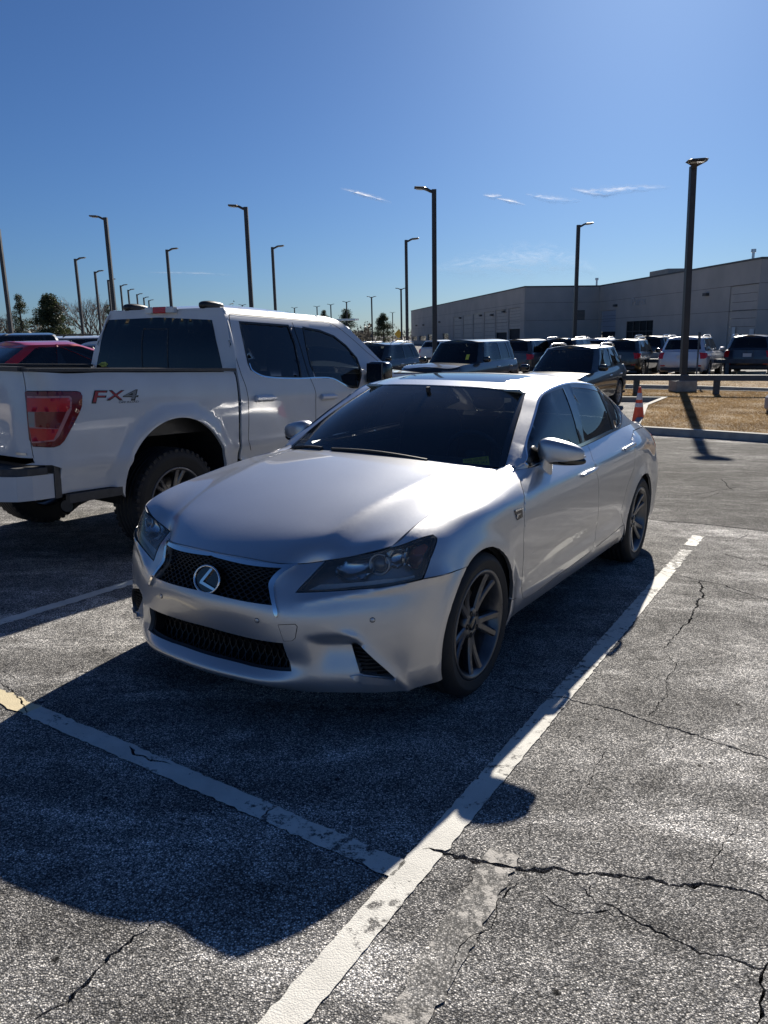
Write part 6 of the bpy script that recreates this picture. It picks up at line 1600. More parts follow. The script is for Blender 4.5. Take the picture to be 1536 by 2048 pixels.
def vehicle(name, label, cat, style, mat, P, head, group, face='front', rails=None, glass_m='privacy', card=False, rimm='rim_silver', grille=True, z=None, scale=1.0, ws_m='glass_dark'):
    S = SPEC[style]; L, W, H = S['L'], S['W'], S['H']; hw = W / 2; xf, xr = L / 2, -L / 2
    root = empty(name, (P[0], P[1], float(gz(P[0], P[1])) if z is None else z), head); tag(root, label, cat, group)
    if scale != 1.0: root.scale = (scale,) * 3
    b0, b1 = S['belt']; h0, h1 = S['hood']; sl = S['sill']; R = S['R']; xa, xb = S['wb'] / 2 + .02, -S['wb'] / 2 + .02
    xa += (L / 2 - S['wb'] / 2) * .08
    def bz(x): return np.interp(x, [S['rb'], S['wsb'] - .3], [b1, b0]) if x < S['wsb'] - .3 else np.interp(x, [S['wsb'] - .3, xf - .45, xf - .1], [b0, (h0 + h1) / 2 + .02, h0])
    plan = [(xf, 0), (xf - .02, .50 * hw), (xf - .10, .80 * hw), (xf - .26, .95 * hw), (xf - .55, .99 * hw), (S['wsb'], hw), (.3, hw), (-.6, hw), (-1.3 if L > 4.7 else -1.15, hw), (xr + .45, .985 * hw), (xr + .18, .93 * hw), (xr + .06, .72 * hw), (xr, 0)]
    cols = []
    for i, (x, y) in enumerate(plan):
        tz = bz(x) if i < 9 else b1 - .02
        fr = 1 if x > 0 else -1; e = sm(abs(x), L / 2 - .7, L / 2 - .1); prof = [(0, .94, -.05), (.16, .985, .0), (.40, 1.0, .01), (.66, 1.0, 0.0), (.88, .975, -.03), (1.0, .92 if i not in (0, 12) else 1, -.09 if fr > 0 else -.04)]
        cols.append([(x + fr * e * dx, y * (ys if y else 1), sl + (tz - sl) * t) for t, ys, dx in prof])
    LB = Surf([[(x, -y, z_) for x, y, z_ in c] for c in cols[:0:-1]] + cols, u0=len(cols) - 1); NVb = LB.kv[-1]
    nb = lambda x, y, z_: LB.nearest((x, y, z_))
    holes = []; mir = lambda c: c * np.array([-1, 1])
    for xc in (xa, xb):
        a = [nb(xc + (R + .06) * math.cos(t), hw, R + (R + .06) * math.sin(t)) for t in np.linspace(0, PI, 20)]; a = np.array(a); a = np.vstack([a, [[a[-1][0], -.1]], [[a[0][0], -.1]]]); holes += [a, mir(a)]
    rim_o = np.array([(u, 0) for u in np.linspace(LB.ku[0], LB.ku[-1], 60)] + [(u, NVb) for u in np.linspace(LB.ku[-1], LB.ku[0], 60)])
    lamp = []
    # lamps and grille openings as cut parts
    if face == 'front':
        HLv = np.array([nb(xf - .08, .52 * hw, h0 - .06), nb(xf - .12, .80 * hw, h0 - .03), nb(xf - .36, .97 * hw, h0 + .0), nb(xf - .30, .96 * hw, h0 - .10), nb(xf - .10, .80 * hw, h0 - .16), nb(xf - .05, .54 * hw, h0 - .16)])
        lamp = [HLv, mir(HLv)]
        g = np.array([(0, nb(xf, 0, h0 - .07)[1]), nb(xf - .03, .46 * hw, h0 - .07), nb(xf - .03, .42 * hw, h0 - .34), (0, nb(xf, 0, h0 - .34)[1])]); g = np.vstack([g, mir(g)[::-1][1:-1]])
    else:
        tz0, tz1 = b1 - .30, b1 - .03
        HLv = np.array([nb(xr + .04, .70 * hw, tz1), nb(xr + .12, .90 * hw, tz1), nb(xr + .42, .985 * hw, tz1 - .03), nb(xr + .30, .97 * hw, tz0 + .05), nb(xr + .10, .90 * hw, tz0), nb(xr + .05, .74 * hw, tz0)])
        lamp = [HLv, mir(HLv)]; g = None
    fr_ = panel('body', LB, rim_o, mat, root, holes=holes + lamp + ([g] if g is not None else []), res=.14, bres=.05, flange=.03)
    for q in lamp: panel('headlight' if face == 'front' else 'tail_light', LB, q, MT['lamp_cover'] if face == 'front' else MT['red_lens'], root, res=.1, bres=.03, off=-.004, flange=.02)
    if g is not None:
        panel('grille', LB, g, MT['black'], root, res=.12, bres=.04, off=-.02, flange=0)
        for t in (.25, .5, .75):
            uv = np.stack([np.linspace(g[1][0] * .97, -g[1][0] * .97, 10), np.full(10, g[0][1] + (g[3][1] - g[0][1]) * t)], 1); m = MB(); m.strip(LB(uv) - LB.nrm(uv) * .012, .012, .016); m.build('grille_bar', MT['satin'], root)
        m = MB(); m.box((xf - .03, 0, .52), (.04, .5, .13), None, .01); m.build('number_plate', MT['plate'], root)
    else:
        m = MB(); m.box((xr - .012, 0, b1 - .22), (.015, .33, .15), None, .004); m.build('number_plate', MT['plate'], root)
        m = MB(); m.box((xr - .01, 0, sl + .10), (.06, W * .8, .14), None, .03); m.build('rear_valance', MT['trim'], root)
        for s in (1, -1):
            m = MB(); m.box((xr + .02, s * .72 * hw, sl + .24), (.03, .18, .05), None, .01); m.build('reflector', MT['red_lens'], root)
    # hood
    ed = [LB([(u, NVb)])[0] for u in np.linspace(0, nb(S['wsb'] - .1, hw * .92, bz(S['wsb'] - .1))[0], 22)]; cap('hood', ed, .045, mat, root)
    # greenhouse
    wb_, wt, rt, rb = S['wsb'], S['wst'], S['rt'], S['rb']; bw = .905 * hw; tw = .73 * hw if style != 'van' else .83 * hw; ze = H - .075
    mx = (wt + rt) / 2
    base = [(wb_, 0), (wb_ - .03, .5 * bw), (wb_ - .13, .84 * bw), (wb_ - .32, .985 * bw), (wb_ - .8, bw), (mx, bw), (rb + .55, .985 * bw), (rb + .22, .95 * bw), (rb + .05, .78 * bw), (rb, 0)]
    topc = [(wt, 0), (wt - .01, .5 * tw), (wt - .05, .82 * tw), (wt - .15, .97 * tw), (wt - .5, tw), (mx, tw), (rt + .45, .98 * tw), (rt + .16, .94 * tw), (rt + .03, .75 * tw), (rt, 0)]
    gc = []
    for (x0, y0), (x1, y1) in zip(base, topc):
        z0 = bz(min(x0, wb_ - .3)) + (.02 if y0 == 0 else 0); c = []
        for t in (0, .35, .7, .92, 1.0):
            k = t + (.0 if t < .9 else 0); bul = .018 * 4 * t * (1 - t)
            fx = 1 if x0 > mx else -1
            c.append((x0 + (x1 - x0) * t + (bul * fx if y0 < .9 * bw else 0), (y0 + (y1 - y0) * t) * (1 + bul * 1.1), z0 + (ze - z0) * (t if t < .95 else 1.0)))
        gc.append(c)
    GV = Surf([[(x, -y, z_) for x, y, z_ in c] for c in gc[:0:-1]] + gc, u0=len(gc) - 1); kv = GV.kv[-1]; kk = GV.ku[len(gc) - 1:]
    v0, v1 = .05, kv * .90
    wsr_ = kk[2] + (kk[3] - kk[2]) * .30
    wins = [('windscreen', rrect(-wsr_, wsr_, .02, kv * .93, .06), MT[ws_m])]
    a0 = kk[3] + .10; a1 = kk[5] - .05; a2 = kk[6] - .16; a3 = kk[7] - .04
    sides = [('front_window', a0, a1, glass_m if style == 'van' else 'side_glass'), ('rear_side_window', a1 + .09, a2, glass_m)] + ([('quarter_window', a2 + .09, a3, glass_m)] if S['quarter'] else [])
    if style == 'van': sides = [('front_window', kk[3] + .12, kk[4] + .15, 'side_glass')]
    for nm, p, q, gm in sides:
        r_ = rrect(p, q, v0, v1, .05); wins += [(nm, r_, MT[gm]), (nm, mir(r_), MT[gm])]
    rw = kk[8] + (kk[7] - kk[8]) * .2
    wins.append(('rear_window', None, MT[glass_m]))
    ho = [w[1] for w in wins if w[1] is not None]
    e0, e1 = GV.ku[0], GV.ku[-1]; rr1 = rrect(rw, e1 + .2, kv * .12, kv * .88, .05); ho += [rr1, mir(rr1)]
    ring = np.array([(u, 0) for u in np.linspace(e0, e1, 60)] + [(u, kv) for u in np.linspace(e1, e0, 60)])
    panel('cabin_frame', GV, ring, mat, root, holes=ho, res=.14, bres=.05, flange=.015)
    for nm, o_, gm in wins:
        if o_ is not None: panel(nm, GV, o_, gm, root, res=.16, bres=.06, off=-.006, flange=0)
    for q in (np.minimum(rr1, [e1, 9]), np.maximum(mir(rr1), [e0, -9])): panel('rear_window', GV, q, MT[glass_m], root, res=.16, bres=.06, off=-.006, flange=0)
    if style != 'van':
        pc = rrect(a0 - .02, a3 + .02 if S['quarter'] else a2 + .02, v0 - .025, v1 + .02, .06)
        for q, hs in ((pc, [w[1] for w in wins[1:-1:2]]), (mir(pc), [w[1] for w in wins[2:-1:2]])): panel('pillar_cover', GV, q, MT['gloss_black'], root, holes=hs, res=.16, bres=.05, off=.003, flange=.004)
    ed = [GV([(u, kv)])[0] for u in np.linspace(0, e1, 40)]; cap('roof', ed, .07, mat, root)
    # shoulder closing the belt between body and cabin
    m = MB(); vv = []; us = np.linspace(nb(wb_ - .1, bw, b0)[0], LB.ku[-1], 30); uu = np.linspace(0, e1, 30)
    for s in (1, -1):
        A = [LB([(s * u, NVb)])[0] for u in us]; B = [GV([(s * u, 0)])[0] - [0, 0, .004] for u in uu]; n_ = len(A); m.add(A + B, [(i, i + 1, n_ + i + 1, n_ + i) for i in range(n_ - 1)], True)
    m.build('shoulder', mat, root)
    m = MB(); m.box((0, 0, sl + .02), (L - .4, W - .12, .06)); m.box((-.3, 0, (b0 + sl) / 2 + .05), (L * .5, W * .75, (b0 - sl) * .7)); m.build('floor_pan', MT['under'], root)
    for x in (.05, -.95):
        for s in (1, -1):
            m = MB(); m.box((x - .25, s * .4 * hw, b0 + .02), (.14, .5, .5), None, .05); m.box((x - .28, s * .4 * hw, b0 + .36), (.1, .27, .18), None, .04); m.build('seat', MT['seat'], root)
    for xc in (xa, xb):
        for s in (1, -1): simple_wheel(R, root, xc, s * (hw - .135), s, MT[rimm])
    # mirrors, handles
    zm = b0 + .08
    for s in (1, -1):
        v, f = superell(np.array([wb_ - .30, s * (hw + .09), zm + .02]), (.08, .12, .085), (.6, .6), 18, 10); obj('wing_mirror', v, f, MT['gloss_black'] if mat not in (MT['white'], MT['light_silver']) else mat, root, True)
        for x in (mx + .42, mx - .55):
            p = LB([nb(x, s * hw, b0 - .14)])[0]; m = MB(); m.box(p + [0, s * .012, 0], (.2, .03, .03), None, .01); m.build('door_handle', MT['chrome'], root)
    if rails:
        for s in (1, -1):
            pts = [(wt - .35, s * (tw - .02), H - .05), (wt - .5, s * (tw - .02), H + .02), (mx, s * (tw - .01), H + .035), (rt + .35, s * (tw - .03), H + .01), (rt + .2, s * (tw - .03), H - .05)]
            m = MB(); m.tube(curve(pts, 16), .019, 8); m.build('roof_rail', MT[rails], root)
    if card:
        uv = GV.nearest((wb_ - .25, .55 * bw, b0 + .12)); Pn = GV([uv])[0]; nn = GV.nrm([uv])[0]
        Rr = np.array(Vector(nn).to_track_quat('Z', 'Y').to_matrix()); m = MB(); m.box(Pn + nn * .004, (.10, .20, .003), Rr); m.build('dashboard_card', MT['card'], root)
    return root
MT['lamp_cover'] = pbr('lamp cover', (.22, .23, .25), .12, .3, coat=1.0)
MT['glass_dark'] = glass('tinted windscreen', (.22, .26, .26), ior=1.5, dust=.03)
HEAD = math.atan2(RCAR[1, 0], RCAR[0, 0]); BACK = HEAD + PI
def by_mirror(px, py, d, style, head):
    """centre position so that the left mirror falls on a pixel at viewing distance d"""
    S = SPEC[style]; Pm = at_depth(px, py, d); lx, ly = S['wsb'] - .30, S['W'] / 2 + .09
    return np.array([Pm[0] - lx * math.cos(head) + ly * math.sin(head), Pm[1] - lx * math.sin(head) - ly * math.cos(head)])
def by_rear(px, py, d, style, head):
    S = SPEC[style]; P = at_depth(px, py, d); lx = -S['L'] / 2
    return np.array([P[0] - lx * math.cos(head), P[1] - lx * math.sin(head)])
GF = 'vehicles parked in the rows behind the sedan'
vehicle('black_crossover', 'glossy black crossover with roof rails parked directly behind the sedan roof', 'car', 'crossover', MT['black_paint'], by_mirror(1207, 733, 18.9, 'crossover', HEAD), HEAD, GF, rails='satin', card=False)
vehicle('black_boxy_suv', 'black boxy SUV with flat roof and yellow card behind its windscreen', 'car', 'boxy', MT['black_paint'], by_mirror(974, 716, 22.6, 'boxy', HEAD), HEAD, GF, card=True)
vehicle('black_suv', 'black SUV with bright roof rails next to the pickup mirror', 'car', 'suv', MT['black_paint'], by_mirror(777, 717, 28.5, 'suv', HEAD), HEAD, GF, rails='chrome', card=True)
vehicle('silver_suv', 'light silver SUV showing its tail lamps and plate beyond the second rail', 'car', 'suv', MT['light_silver'], by_rear(1362, 712, 31.0, 'suv', BACK), BACK, GF, face='rear', rails='satin')
vehicle('dark_suv', 'dark SUV seen from behind by the sign on the building wall', 'car', 'suv', MT['navy_paint'], by_rear(1494, 714, 31.5, 'suv', BACK), BACK, GF, face='rear', rails='chrome')
vehicle('dark_suv', 'dark SUV seen from behind beside the light silver SUV, its nose toward the wall', 'car', 'suv', MT['navy_paint'], by_rear(1290, 706, 38, 'suv', BACK), BACK, GF, face='rear', rails='chrome')
vehicle('dark_suv', 'dark SUV with bright lamps half hidden behind the black crossover tail', 'car', 'crossover', MT['black_paint'], by_rear(1235, 710, 33, 'crossover', BACK), BACK, GF, face='rear', rails='chrome')
vehicle('dark_suv', 'dark SUV with bright roof rails half hidden behind the black crossover windscreen', 'car', 'suv', MT['black_paint'], by_rear(1112, 700, 35, 'suv', BACK), BACK, GF, face='rear', rails='satin')
vehicle('dark_suv', 'dark SUV with red tail lamp right behind the boxy SUV', 'car', 'suv', MT['grey_paint'], by_rear(1022, 702, 34, 'suv', BACK), BACK, GF, face='rear')
vehicle('pale_suv', 'pale SUV whose roof shows between the dark SUVs by the shutter door', 'car', 'crossover', MT['light_silver'], by_rear(1180, 700, 40, 'crossover', BACK), BACK, GF, face='rear', rails='satin')
vehicle('far_white_car', 'small white car far off between the two black SUVs', 'car', 'crossover', MT['white'], by_rear(857, 700, 52, 'crossover', BACK), BACK, GF, face='rear')
# left of the pickup
vehicle('red_sedan', 'red sedan with chrome window line on the far side of the pickup bed', 'car', 'fastback', MT['red_paint'], at_depth(30, 735, 13.2)[:2], HEAD - .12, GF, face='rear', z=float(gz(*at_depth(30, 735, 13.2)[:2])) + .09)
vehicle('dark_wagon', 'large dark SUV beyond the red sedan roof', 'car', 'boxy', MT['grey_paint'], at_depth(-35, 690, 24)[:2], HEAD - .1, GF, face='rear')
vehicle('white_suv', 'white SUV with dark roof rails beyond the red sedan', 'car', 'suv', MT['white'], at_depth(108, 705, 27)[:2], HEAD - .25, GF, rails='black')
vehicle('white_hatchback', 'white car showing its windscreen and hood next to the pickup rear window', 'car', 'crossover', MT['white'], by_mirror(208, 712, 20.5, 'crossover', HEAD), HEAD, GF, card=True)
vehicle('far_silver_car', 'distant silver car below the round pine', 'car', 'crossover', MT['light_silver'], at_depth(104, 690, 60)[:2], HEAD, GF)
vehicle('far_white_car', 'distant white wagon at the foot of the bare tree', 'car', 'suv', MT['white'], at_depth(150, 690, 56)[:2], HEAD - .9, GF)
vehicle('far_dark_car', 'distant dark car just above the dark SUV tail', 'car', 'crossover', MT['grey_paint'], at_depth(84, 690, 46)[:2], HEAD, GF)
# a tan off-roader behind the photographer, mirrored in the pickup's rear window
gl_ = TW + RT_ @ np.array([Xf + .06, -.35, 1.60]); nn_ = RT_ @ np.array([-.985, 0, .17]); vv_ = gl_ - CW; vv_ /= np.linalg.norm(vv_); rf_ = vv_ - 2 * (vv_ @ nn_) * nn_
tp_ = gl_ + rf_ / np.linalg.norm(rf_[:2]) * 8.5
vehicle('tan_off_roader', 'tan boxy off-roader that shows only as a reflection in the pickup rear window', 'car', 'boxy', MT['tan_paint'], tp_[:2], HEAD + 1.2, None)
VAN = vehicle('white_van', 'white work van with a ladder rack behind the pickup windscreen', 'van', 'van', MT['white'], at_depth(640, 690, 33)[:2], math.radians(-20), GF)
m = MB()
for x in (.6, -.6, -1.9):
    m = MB(); m.strip([(x, -.85, 2.42), (x, -.85, 2.62), (x, .85, 2.62), (x, .85, 2.42)], .05, .05, (1, 0, 0)); m.build('rack_bar', MT['satin'], VAN)
LAD = empty('ladder', tuple((VAN.matrix_basis @ Vector((0, 0, 0))))); LAD.rotation_euler = VAN.matrix_basis.to_euler(); tag(LAD, 'aluminium ladder lying on the van roof rack', 'ladder')
for y in (.25, .62):
    m = MB(); m.strip([(-2.4, y, 2.69), (1.6, y, 2.69)], .03, .08); m.build('side_rail', MT['satin'], LAD)
for x in np.arange(-2.3, 1.6, .3):
    m = MB(); m.tube([(x, .25, 2.69), (x, .62, 2.69)], .016, 6); m.build('rung', MT['satin'], LAD)
# ================================================================== the building
MT_WALL = pbr('grey painted tilt-up concrete', (.44, .40, .36), .8, noise=(.35, .12, 8), bump=(18, .15))
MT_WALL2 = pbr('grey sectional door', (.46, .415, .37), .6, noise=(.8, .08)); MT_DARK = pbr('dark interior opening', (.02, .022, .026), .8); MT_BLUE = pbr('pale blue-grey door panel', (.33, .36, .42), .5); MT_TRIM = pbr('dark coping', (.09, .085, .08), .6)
ZB = G0 + 8.0
c1, c2, c3, c4 = [at_z(*p, ZB)[:2] for p in ((1524, 516), (1200, 572), (1050, 573.5), (822, 622))]
c0 = c1 + np.array([42.0, -4.0])
BLD = empty('service_building', (c2[0], c2[1], G0)); tag(BLD, 'long grey tilt-up service building with roller doors', 'building')
bo = np.array([c2[0], c2[1]])
class Wall:
    """vertical wall between plan points, addressed by photograph pixels"""
    def __init__(s, a, b): s.a = np.array(a); s.b = np.array(b); s.L = np.linalg.norm(s.b - s.a); s.d = (s.b - s.a) / s.L; n = np.array([s.d[1], -s.d[0]]); s.n = n if (CW[:2] - s.a) @ n > 0 else -n
    def hit(s, px, py):
        v = ray_w(px, py); t = ((s.a - CW[:2]) @ s.n) / (v[:2] @ s.n); P = CW + v * t; return (P[:2] - s.a) @ s.d, P[2] - G0
    def pt(s, u, z, off=0.0): p = s.a + s.d * u + s.n * off - bo; return (p[0], p[1], z)
    def slab(s, m, u0, u1, z0, z1, o0, o1):
        q = [(u0, z0), (u1, z0), (u1, z1), (u0, z1)]; m.add([s.pt(u, z, o0) for u, z in q] + [s.pt(u, z, o1) for u, z in q], [(0, 1, 2, 3), (7, 6, 5, 4), (0, 4, 5, 1), (1, 5, 6, 2), (2, 6, 7, 3), (3, 7, 4, 0)]); return m
    def rect(s, p0, p1):
        u0, z0 = s.hit(*p0); u1, z1 = s.hit(*p1); return min(u0, u1), max(u0, u1), min(z0, z1), max(z0, z1)
W0, W1, W2, W3 = Wall(c0, c1), Wall(c1, c2), Wall(c2, c3), Wall(c3, c4)
def wall(w, opens):
    """concrete panels with real openings"""
    us = sorted({0.0, w.L} | {v for o in opens for v in (o[0], o[1])})
    k = 0
    for u0, u1 in zip(us[:-1], us[1:]):
        if u1 - u0 < .01: continue
        zs = [(max(0, o[2]), o[3]) for o in opens if o[0] <= u0 + .001 and o[1] >= u1 - .001]; z = 0.0; segs = []
        for a, b in sorted(zs): segs.append((z, a)); z = b
        segs.append((z, 8.0))
        for a, b in segs:
            if b - a > .02: m = MB(); w.slab(m, u0, u1, a, b, -.25, 0); m.build('wall_panel', MT_WALL, BLD)
    m = MB(); w.slab(m, -.1, w.L + .1, 7.93, 8.10, -.3, .05); m.build('coping', MT_TRIM, BLD)
    for z in (3.6, 5.9):
        m = MB(); w.slab(m, 0, w.L, z, z + .035, .0, .004); m.build('panel_joint', MT_TRIM, BLD)
def roller(w, r, mat, n=6, depth=.12, frac=0.0):
    """sectional door: separate slats, raised by frac"""
    u0, u1, z0, z1 = r; z0 = max(z0, 0); zb = z0 + (z1 - z0) * frac; h = (z1 - zb) / n
    for i in range(n): m = MB(); w.slab(m, u0, u1, zb + i * h, zb + (i + 1) * h - .03, -depth - .05, -depth); m.build('door_slat', mat, BLD)
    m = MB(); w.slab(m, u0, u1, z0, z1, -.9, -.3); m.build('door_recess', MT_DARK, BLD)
# right wing
d1 = W1.rect((1202, 622), (1229, 690)); win = W1.rect((1253, 643), (1303, 700)); d2 = W1.rect((1461, 573), (1506, 720)); d1 = (d1[0], d1[1], 0, d1[3]); d2 = (d2[0], d2[1], 0, d2[3]); win = (win[0], win[1], .9 if win[2] > .9 else 0.0, win[3])
wall(W1, [d1, win, d2]); wall(W0, []); WE = Wall(c0, c0 + np.array([6, 62])); wall(WE, [])
for k_ in range(4): roller(W0, (4.0 + 8 * k_, 8.2 + 8 * k_, 0, 4.2), MT_WALL2, 7, -.06)
 
roller(W1, d1, MT_BLUE, 4, .12, .42); roller(W1, d2, MT_WALL2, 8, .10)
m = MB(); W1.slab(m, win[0], win[1], win[2], win[3], -.16, -.13); m.build('window_glass', MT['side_glass'], BLD)
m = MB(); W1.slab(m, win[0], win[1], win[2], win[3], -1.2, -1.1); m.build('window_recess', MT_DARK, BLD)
for i in range(5):
    u = win[0] + (win[1] - win[0]) * i / 4; m = MB(); W1.slab(m, u - .05, u + .05, win[2], win[3], -.14, -.04); m.build('window_mullion', MT_TRIM, BLD)
for t in (.62,):
    z = win[2] + (win[3] - win[2]) * t; m = MB(); W1.slab(m, win[0], win[1], z - .05, z + .05, -.14, -.05); m.build('window_transom', MT_TRIM, BLD)
wall(W2, []); lv = W2.rect((1154, 620), (1169, 639)); m = MB()
for i in range(8):
    h = (lv[3] - lv[2]) / 8; m = MB(); W2.slab(m, lv[0], lv[1], lv[2] + i * h, lv[2] + (i + .7) * h, 0, .04); m.build('louvre_blade', MT_TRIM, BLD)
# left wing: six bay doors, windows farther along
doors = []
for x0, y0, x1 in ((1017, 617.5, 1039), (991, 621, 1013), (968, 625, 988), (946, 628.5, 964), (926, 632, 943), (907, 635, 922)):
    doors.append(W3.rect((x0, y0), (x1, 700)))
doors = [(a, b, 0, d) for a, b, c, d in doors]
wl = [W3.rect((x0, y0), (x1, 690)) for x0, y0, x1 in ((885, 667, 897), (855, 669, 864), (838, 672, 852), (824, 673, 834))]; wl = [(a, b, .8, d) for a, b, c, d in wl]
wall(W3, doors + wl)
for i, r in enumerate(doors): roller(W3, r, MT_WALL2, 7, .12, (.48, .40, .22, 0, 0, 0)[i])
for r in wl: m = MB(); W3.slab(m, *r, -.3, -.2); m.build('window_glass', MT['gloss_black'], BLD)
# wall lights and signs
for w, px in ((W1, (1415, 589)), (W1, (1233, 611)), (W3, (1009, 623)), (W3, (985, 630)), (W3, (963, 631)), (W3, (922, 636)), (W3, (880, 644)), (W3, (848, 650)), (W3, (834, 651))):
    u, z = w.hit(*px); m = MB(); w.slab(m, u - .32, u + .32, z - .14, z + .14, 0, .38); m.build('wall_light', MT_TRIM, BLD)
for px, s_ in (((1503, 669), .34), ((1467, 665), .26)):
    u, z = W1.hit(*px); m = MB(); W1.slab(m, u - s_, u + s_, z - .5, z + .5, 0, .03); m.build('wall_sign', MT['plate'], BLD)
u0, zt = W1.hit(1264, 596); u1, zb_ = W1.hit(1291, 609)
v, f = text_mesh('Parts', 1.0, depth=.03); lo, hi = v.min(0), v.max(0); ub, ua = max(u0, u1), min(u0, u1)
q = [W1.pt(ub - (ub - ua) * (p[0] - lo[0]) / (hi[0] - lo[0]), zb_ + (zt - zb_) * (p[1] - lo[1]) / (hi[1] - lo[1]), .04 + p[2]) for p in v]
obj('parts_lettering', q, f, pbr('weathered white letters', (.42, .42, .42), .5), BLD)
# flat roof, plant and vents
m = MB(); rp = [c0, c1, c2, c3, c4, c4 + np.array([60, 30]), c0 + np.array([6, 62])]; m.add([(*(p - bo), 7.6) for p in rp], [tuple(range(7))]); m.build('roof_deck', MT_TRIM, BLD)
for px, py, wd, hh, dd in ((1331, 549, 2.6, 1.6, 3.0),):
    P = at_z(px, py, ZB + .6)[:2]; u = (P - W1.a) @ W1.d; m = MB(); W1.slab(m, u - 2.4, u + 2.4, 7.6, 9.1, -6, -3); m.build('roof_unit', MT_CONC, BLD)
for w, px in ((W1, (1475, 521)), (W2, (1203, 570))):
    u, z = w.hit(*px); m = MB(); p = w.pt(u, 7.6, -1.5); m.tube([p, (p[0], p[1], 9.0)], .12, 10); m.tube([(p[0], p[1], 8.85), (p[0], p[1], 9.15)], .22, 10); m.build('roof_vent', MT['satin'], BLD)
# low building far behind the pickup
P = at_depth(560, 636, 150); Q = at_depth(638, 636, 150); LB2 = empty('low_building', (P[0], P[1], G0)); tag(LB2, 'low flat brown building far behind the pickup cab', 'building')
m = MB(); hB = P[2] - G0; m.box(((Q - P)[0] / 2, 6, hB / 2), ((Q - P)[0], 12, hB)); m.build('wall', pbr('brown brick', (.16, .12, .10), .85, noise=(1, .15)), LB2)
m = MB(); m.box(((Q - P)[0] / 2, 6, hB + .1), ((Q - P)[0] + .4, 12.4, .25)); m.build('coping', MT_TRIM, LB2)
for x in (.15, .35, .55): m = MB(); m.box(((Q - P)[0] * x, -.03, hB * .5), (.9, .08, hB * .35)); m.build('window', MT['gloss_black'], LB2)
# warning sign
P = at_depth(797, 668, 95); SG = empty('road_sign', (P[0], P[1], G0)); tag(SG, 'yellow diamond road sign at the left end of the building', 'sign')
MT_Y = pbr('yellow sign sheet', (.75, .42, .03), .45); hz_ = P[2] - G0
m = MB(); a = .55; m.prism([(-a, 0), (0, -a), (a, 0), (0, a)], -.01, .01, lambda u, v, d: (u, d, hz_ + v)); m.build('diamond', MT_Y, SG)
m = MB(); m.box((0, 0, hz_ - .95), (.8, .02, .6)); m.build('plate', MT_Y, SG); m = MB(); m.box((0, .04, hz_ / 2), (.07, .05, hz_)); m.build('post', MT_RAIL, SG)
# ================================================================== trees
MT_BARK = pbr('grey bark', (.10, .085, .07), .9, noise=(6, .3)); MT_TWIG = pbr('twigs', (.155, .125, .105), .9, noise=(3, .25))
def leaf_mat(name, c0, c1):
    m, nt, out = new_mat(name); b = N_(nt, 'ShaderNodeBsdfPrincipled'); tr = N_(nt, 'ShaderNodeBsdfTranslucent'); mx = N_(nt, 'ShaderNodeMixShader'); mx.inputs[0].default_value = .25
    g = N_(nt, 'ShaderNodeNewGeometry'); r = N_(nt, 'ShaderNodeMix', data_type='RGBA'); r.inputs[6].default_value = (*c0, 1); r.inputs[7].default_value = (*c1, 1)
    nt.links.new(g.outputs['Random Per Island'], r.inputs[0]); nt.links.new(r.outputs[2], b.inputs['Base Color']); nt.links.new(r.outputs[2], tr.inputs[0]); b.inputs['Roughness'].default_value = .6
    nt.links.new(b.outputs[0], mx.inputs[1]); nt.links.new(tr.outputs[0], mx.inputs[2]); nt.links.new(mx.outputs[0], out.inputs[0]); return m
MT_PINE = leaf_mat('pine needles', (.022, .036, .016), (.07, .085, .03))
def pine(px, ytop, wpx, d, label, seed, ybase=None, shape=.8, n=5200):
    r = np.random.default_rng(seed); T = at_depth(px, ytop, d); h = T[2] - G0; w = wpx / F_PX * d
    root = empty('pine_tree', (T[0], T[1], G0)); tag(root, label, 'tree', 'evergreen trees along the lot edge')
    m = MB(); m.tube([(0, 0, 0), (.1, 0, h * .4), (0, .1, h * .75), (0, 0, h * .97)], [.03 * h, .022 * h, .012 * h, .004 * h], 8)
    cl = []
    for i in range(46):                                   # limbs carry clumps
        t = r.uniform(.16, 1) ** .85; z = h * t; rad = w / 2 * (1 - ((t - .42) / .6) ** 2 if t > .42 else .55 + .45 * (t / .42)) * r.uniform(.55, 1.08); rad = max(rad, w * .05); a = r.uniform(0, 2 * PI)
        e = np.array([rad * math.cos(a), rad * math.sin(a), z]); m.tube([(0, 0, z - rad * .25), tuple(e * [.5, .5, 1] - [0, 0, rad * .05]), tuple(e)], [.010 * h, .006 * h, .002 * h], 5, cap=False)
        for q in (1.0, .7, .42): cl.append((e * [q, q, 1] - [0, 0, (1 - q) * rad * .2], w * r.uniform(.12, .22)))
    m.build('trunk', MT_BARK, root)
    per = int(n * 2.4) // len(cl); v = []
    for c, s in cl:
        P = r.normal(0, 1, (per, 3)); P /= np.linalg.norm(P, axis=1, keepdims=True); P *= (r.uniform(.2, 1, per) ** .5)[:, None] * s * [1, 1, .72]; P += c
        dr = r.normal(0, 1, (per, 3)); dr[:, 2] += .5; dr /= np.linalg.norm(dr, axis=1, keepdims=True); sd_ = np.cross(dr, r.normal(0, 1, (per, 3))); sd_ /= np.linalg.norm(sd_, axis=1, keepdims=True)
        L = w * r.uniform(.03, .06, per)[:, None]; v.append(np.stack([P - sd_ * L * .28, P + sd_ * L * .28, P + dr * L], 1))
    v = np.concatenate(v); obj('crown', v.reshape(-1, 3), np.arange(len(v) * 3).reshape(-1, 3), MT_PINE, root)
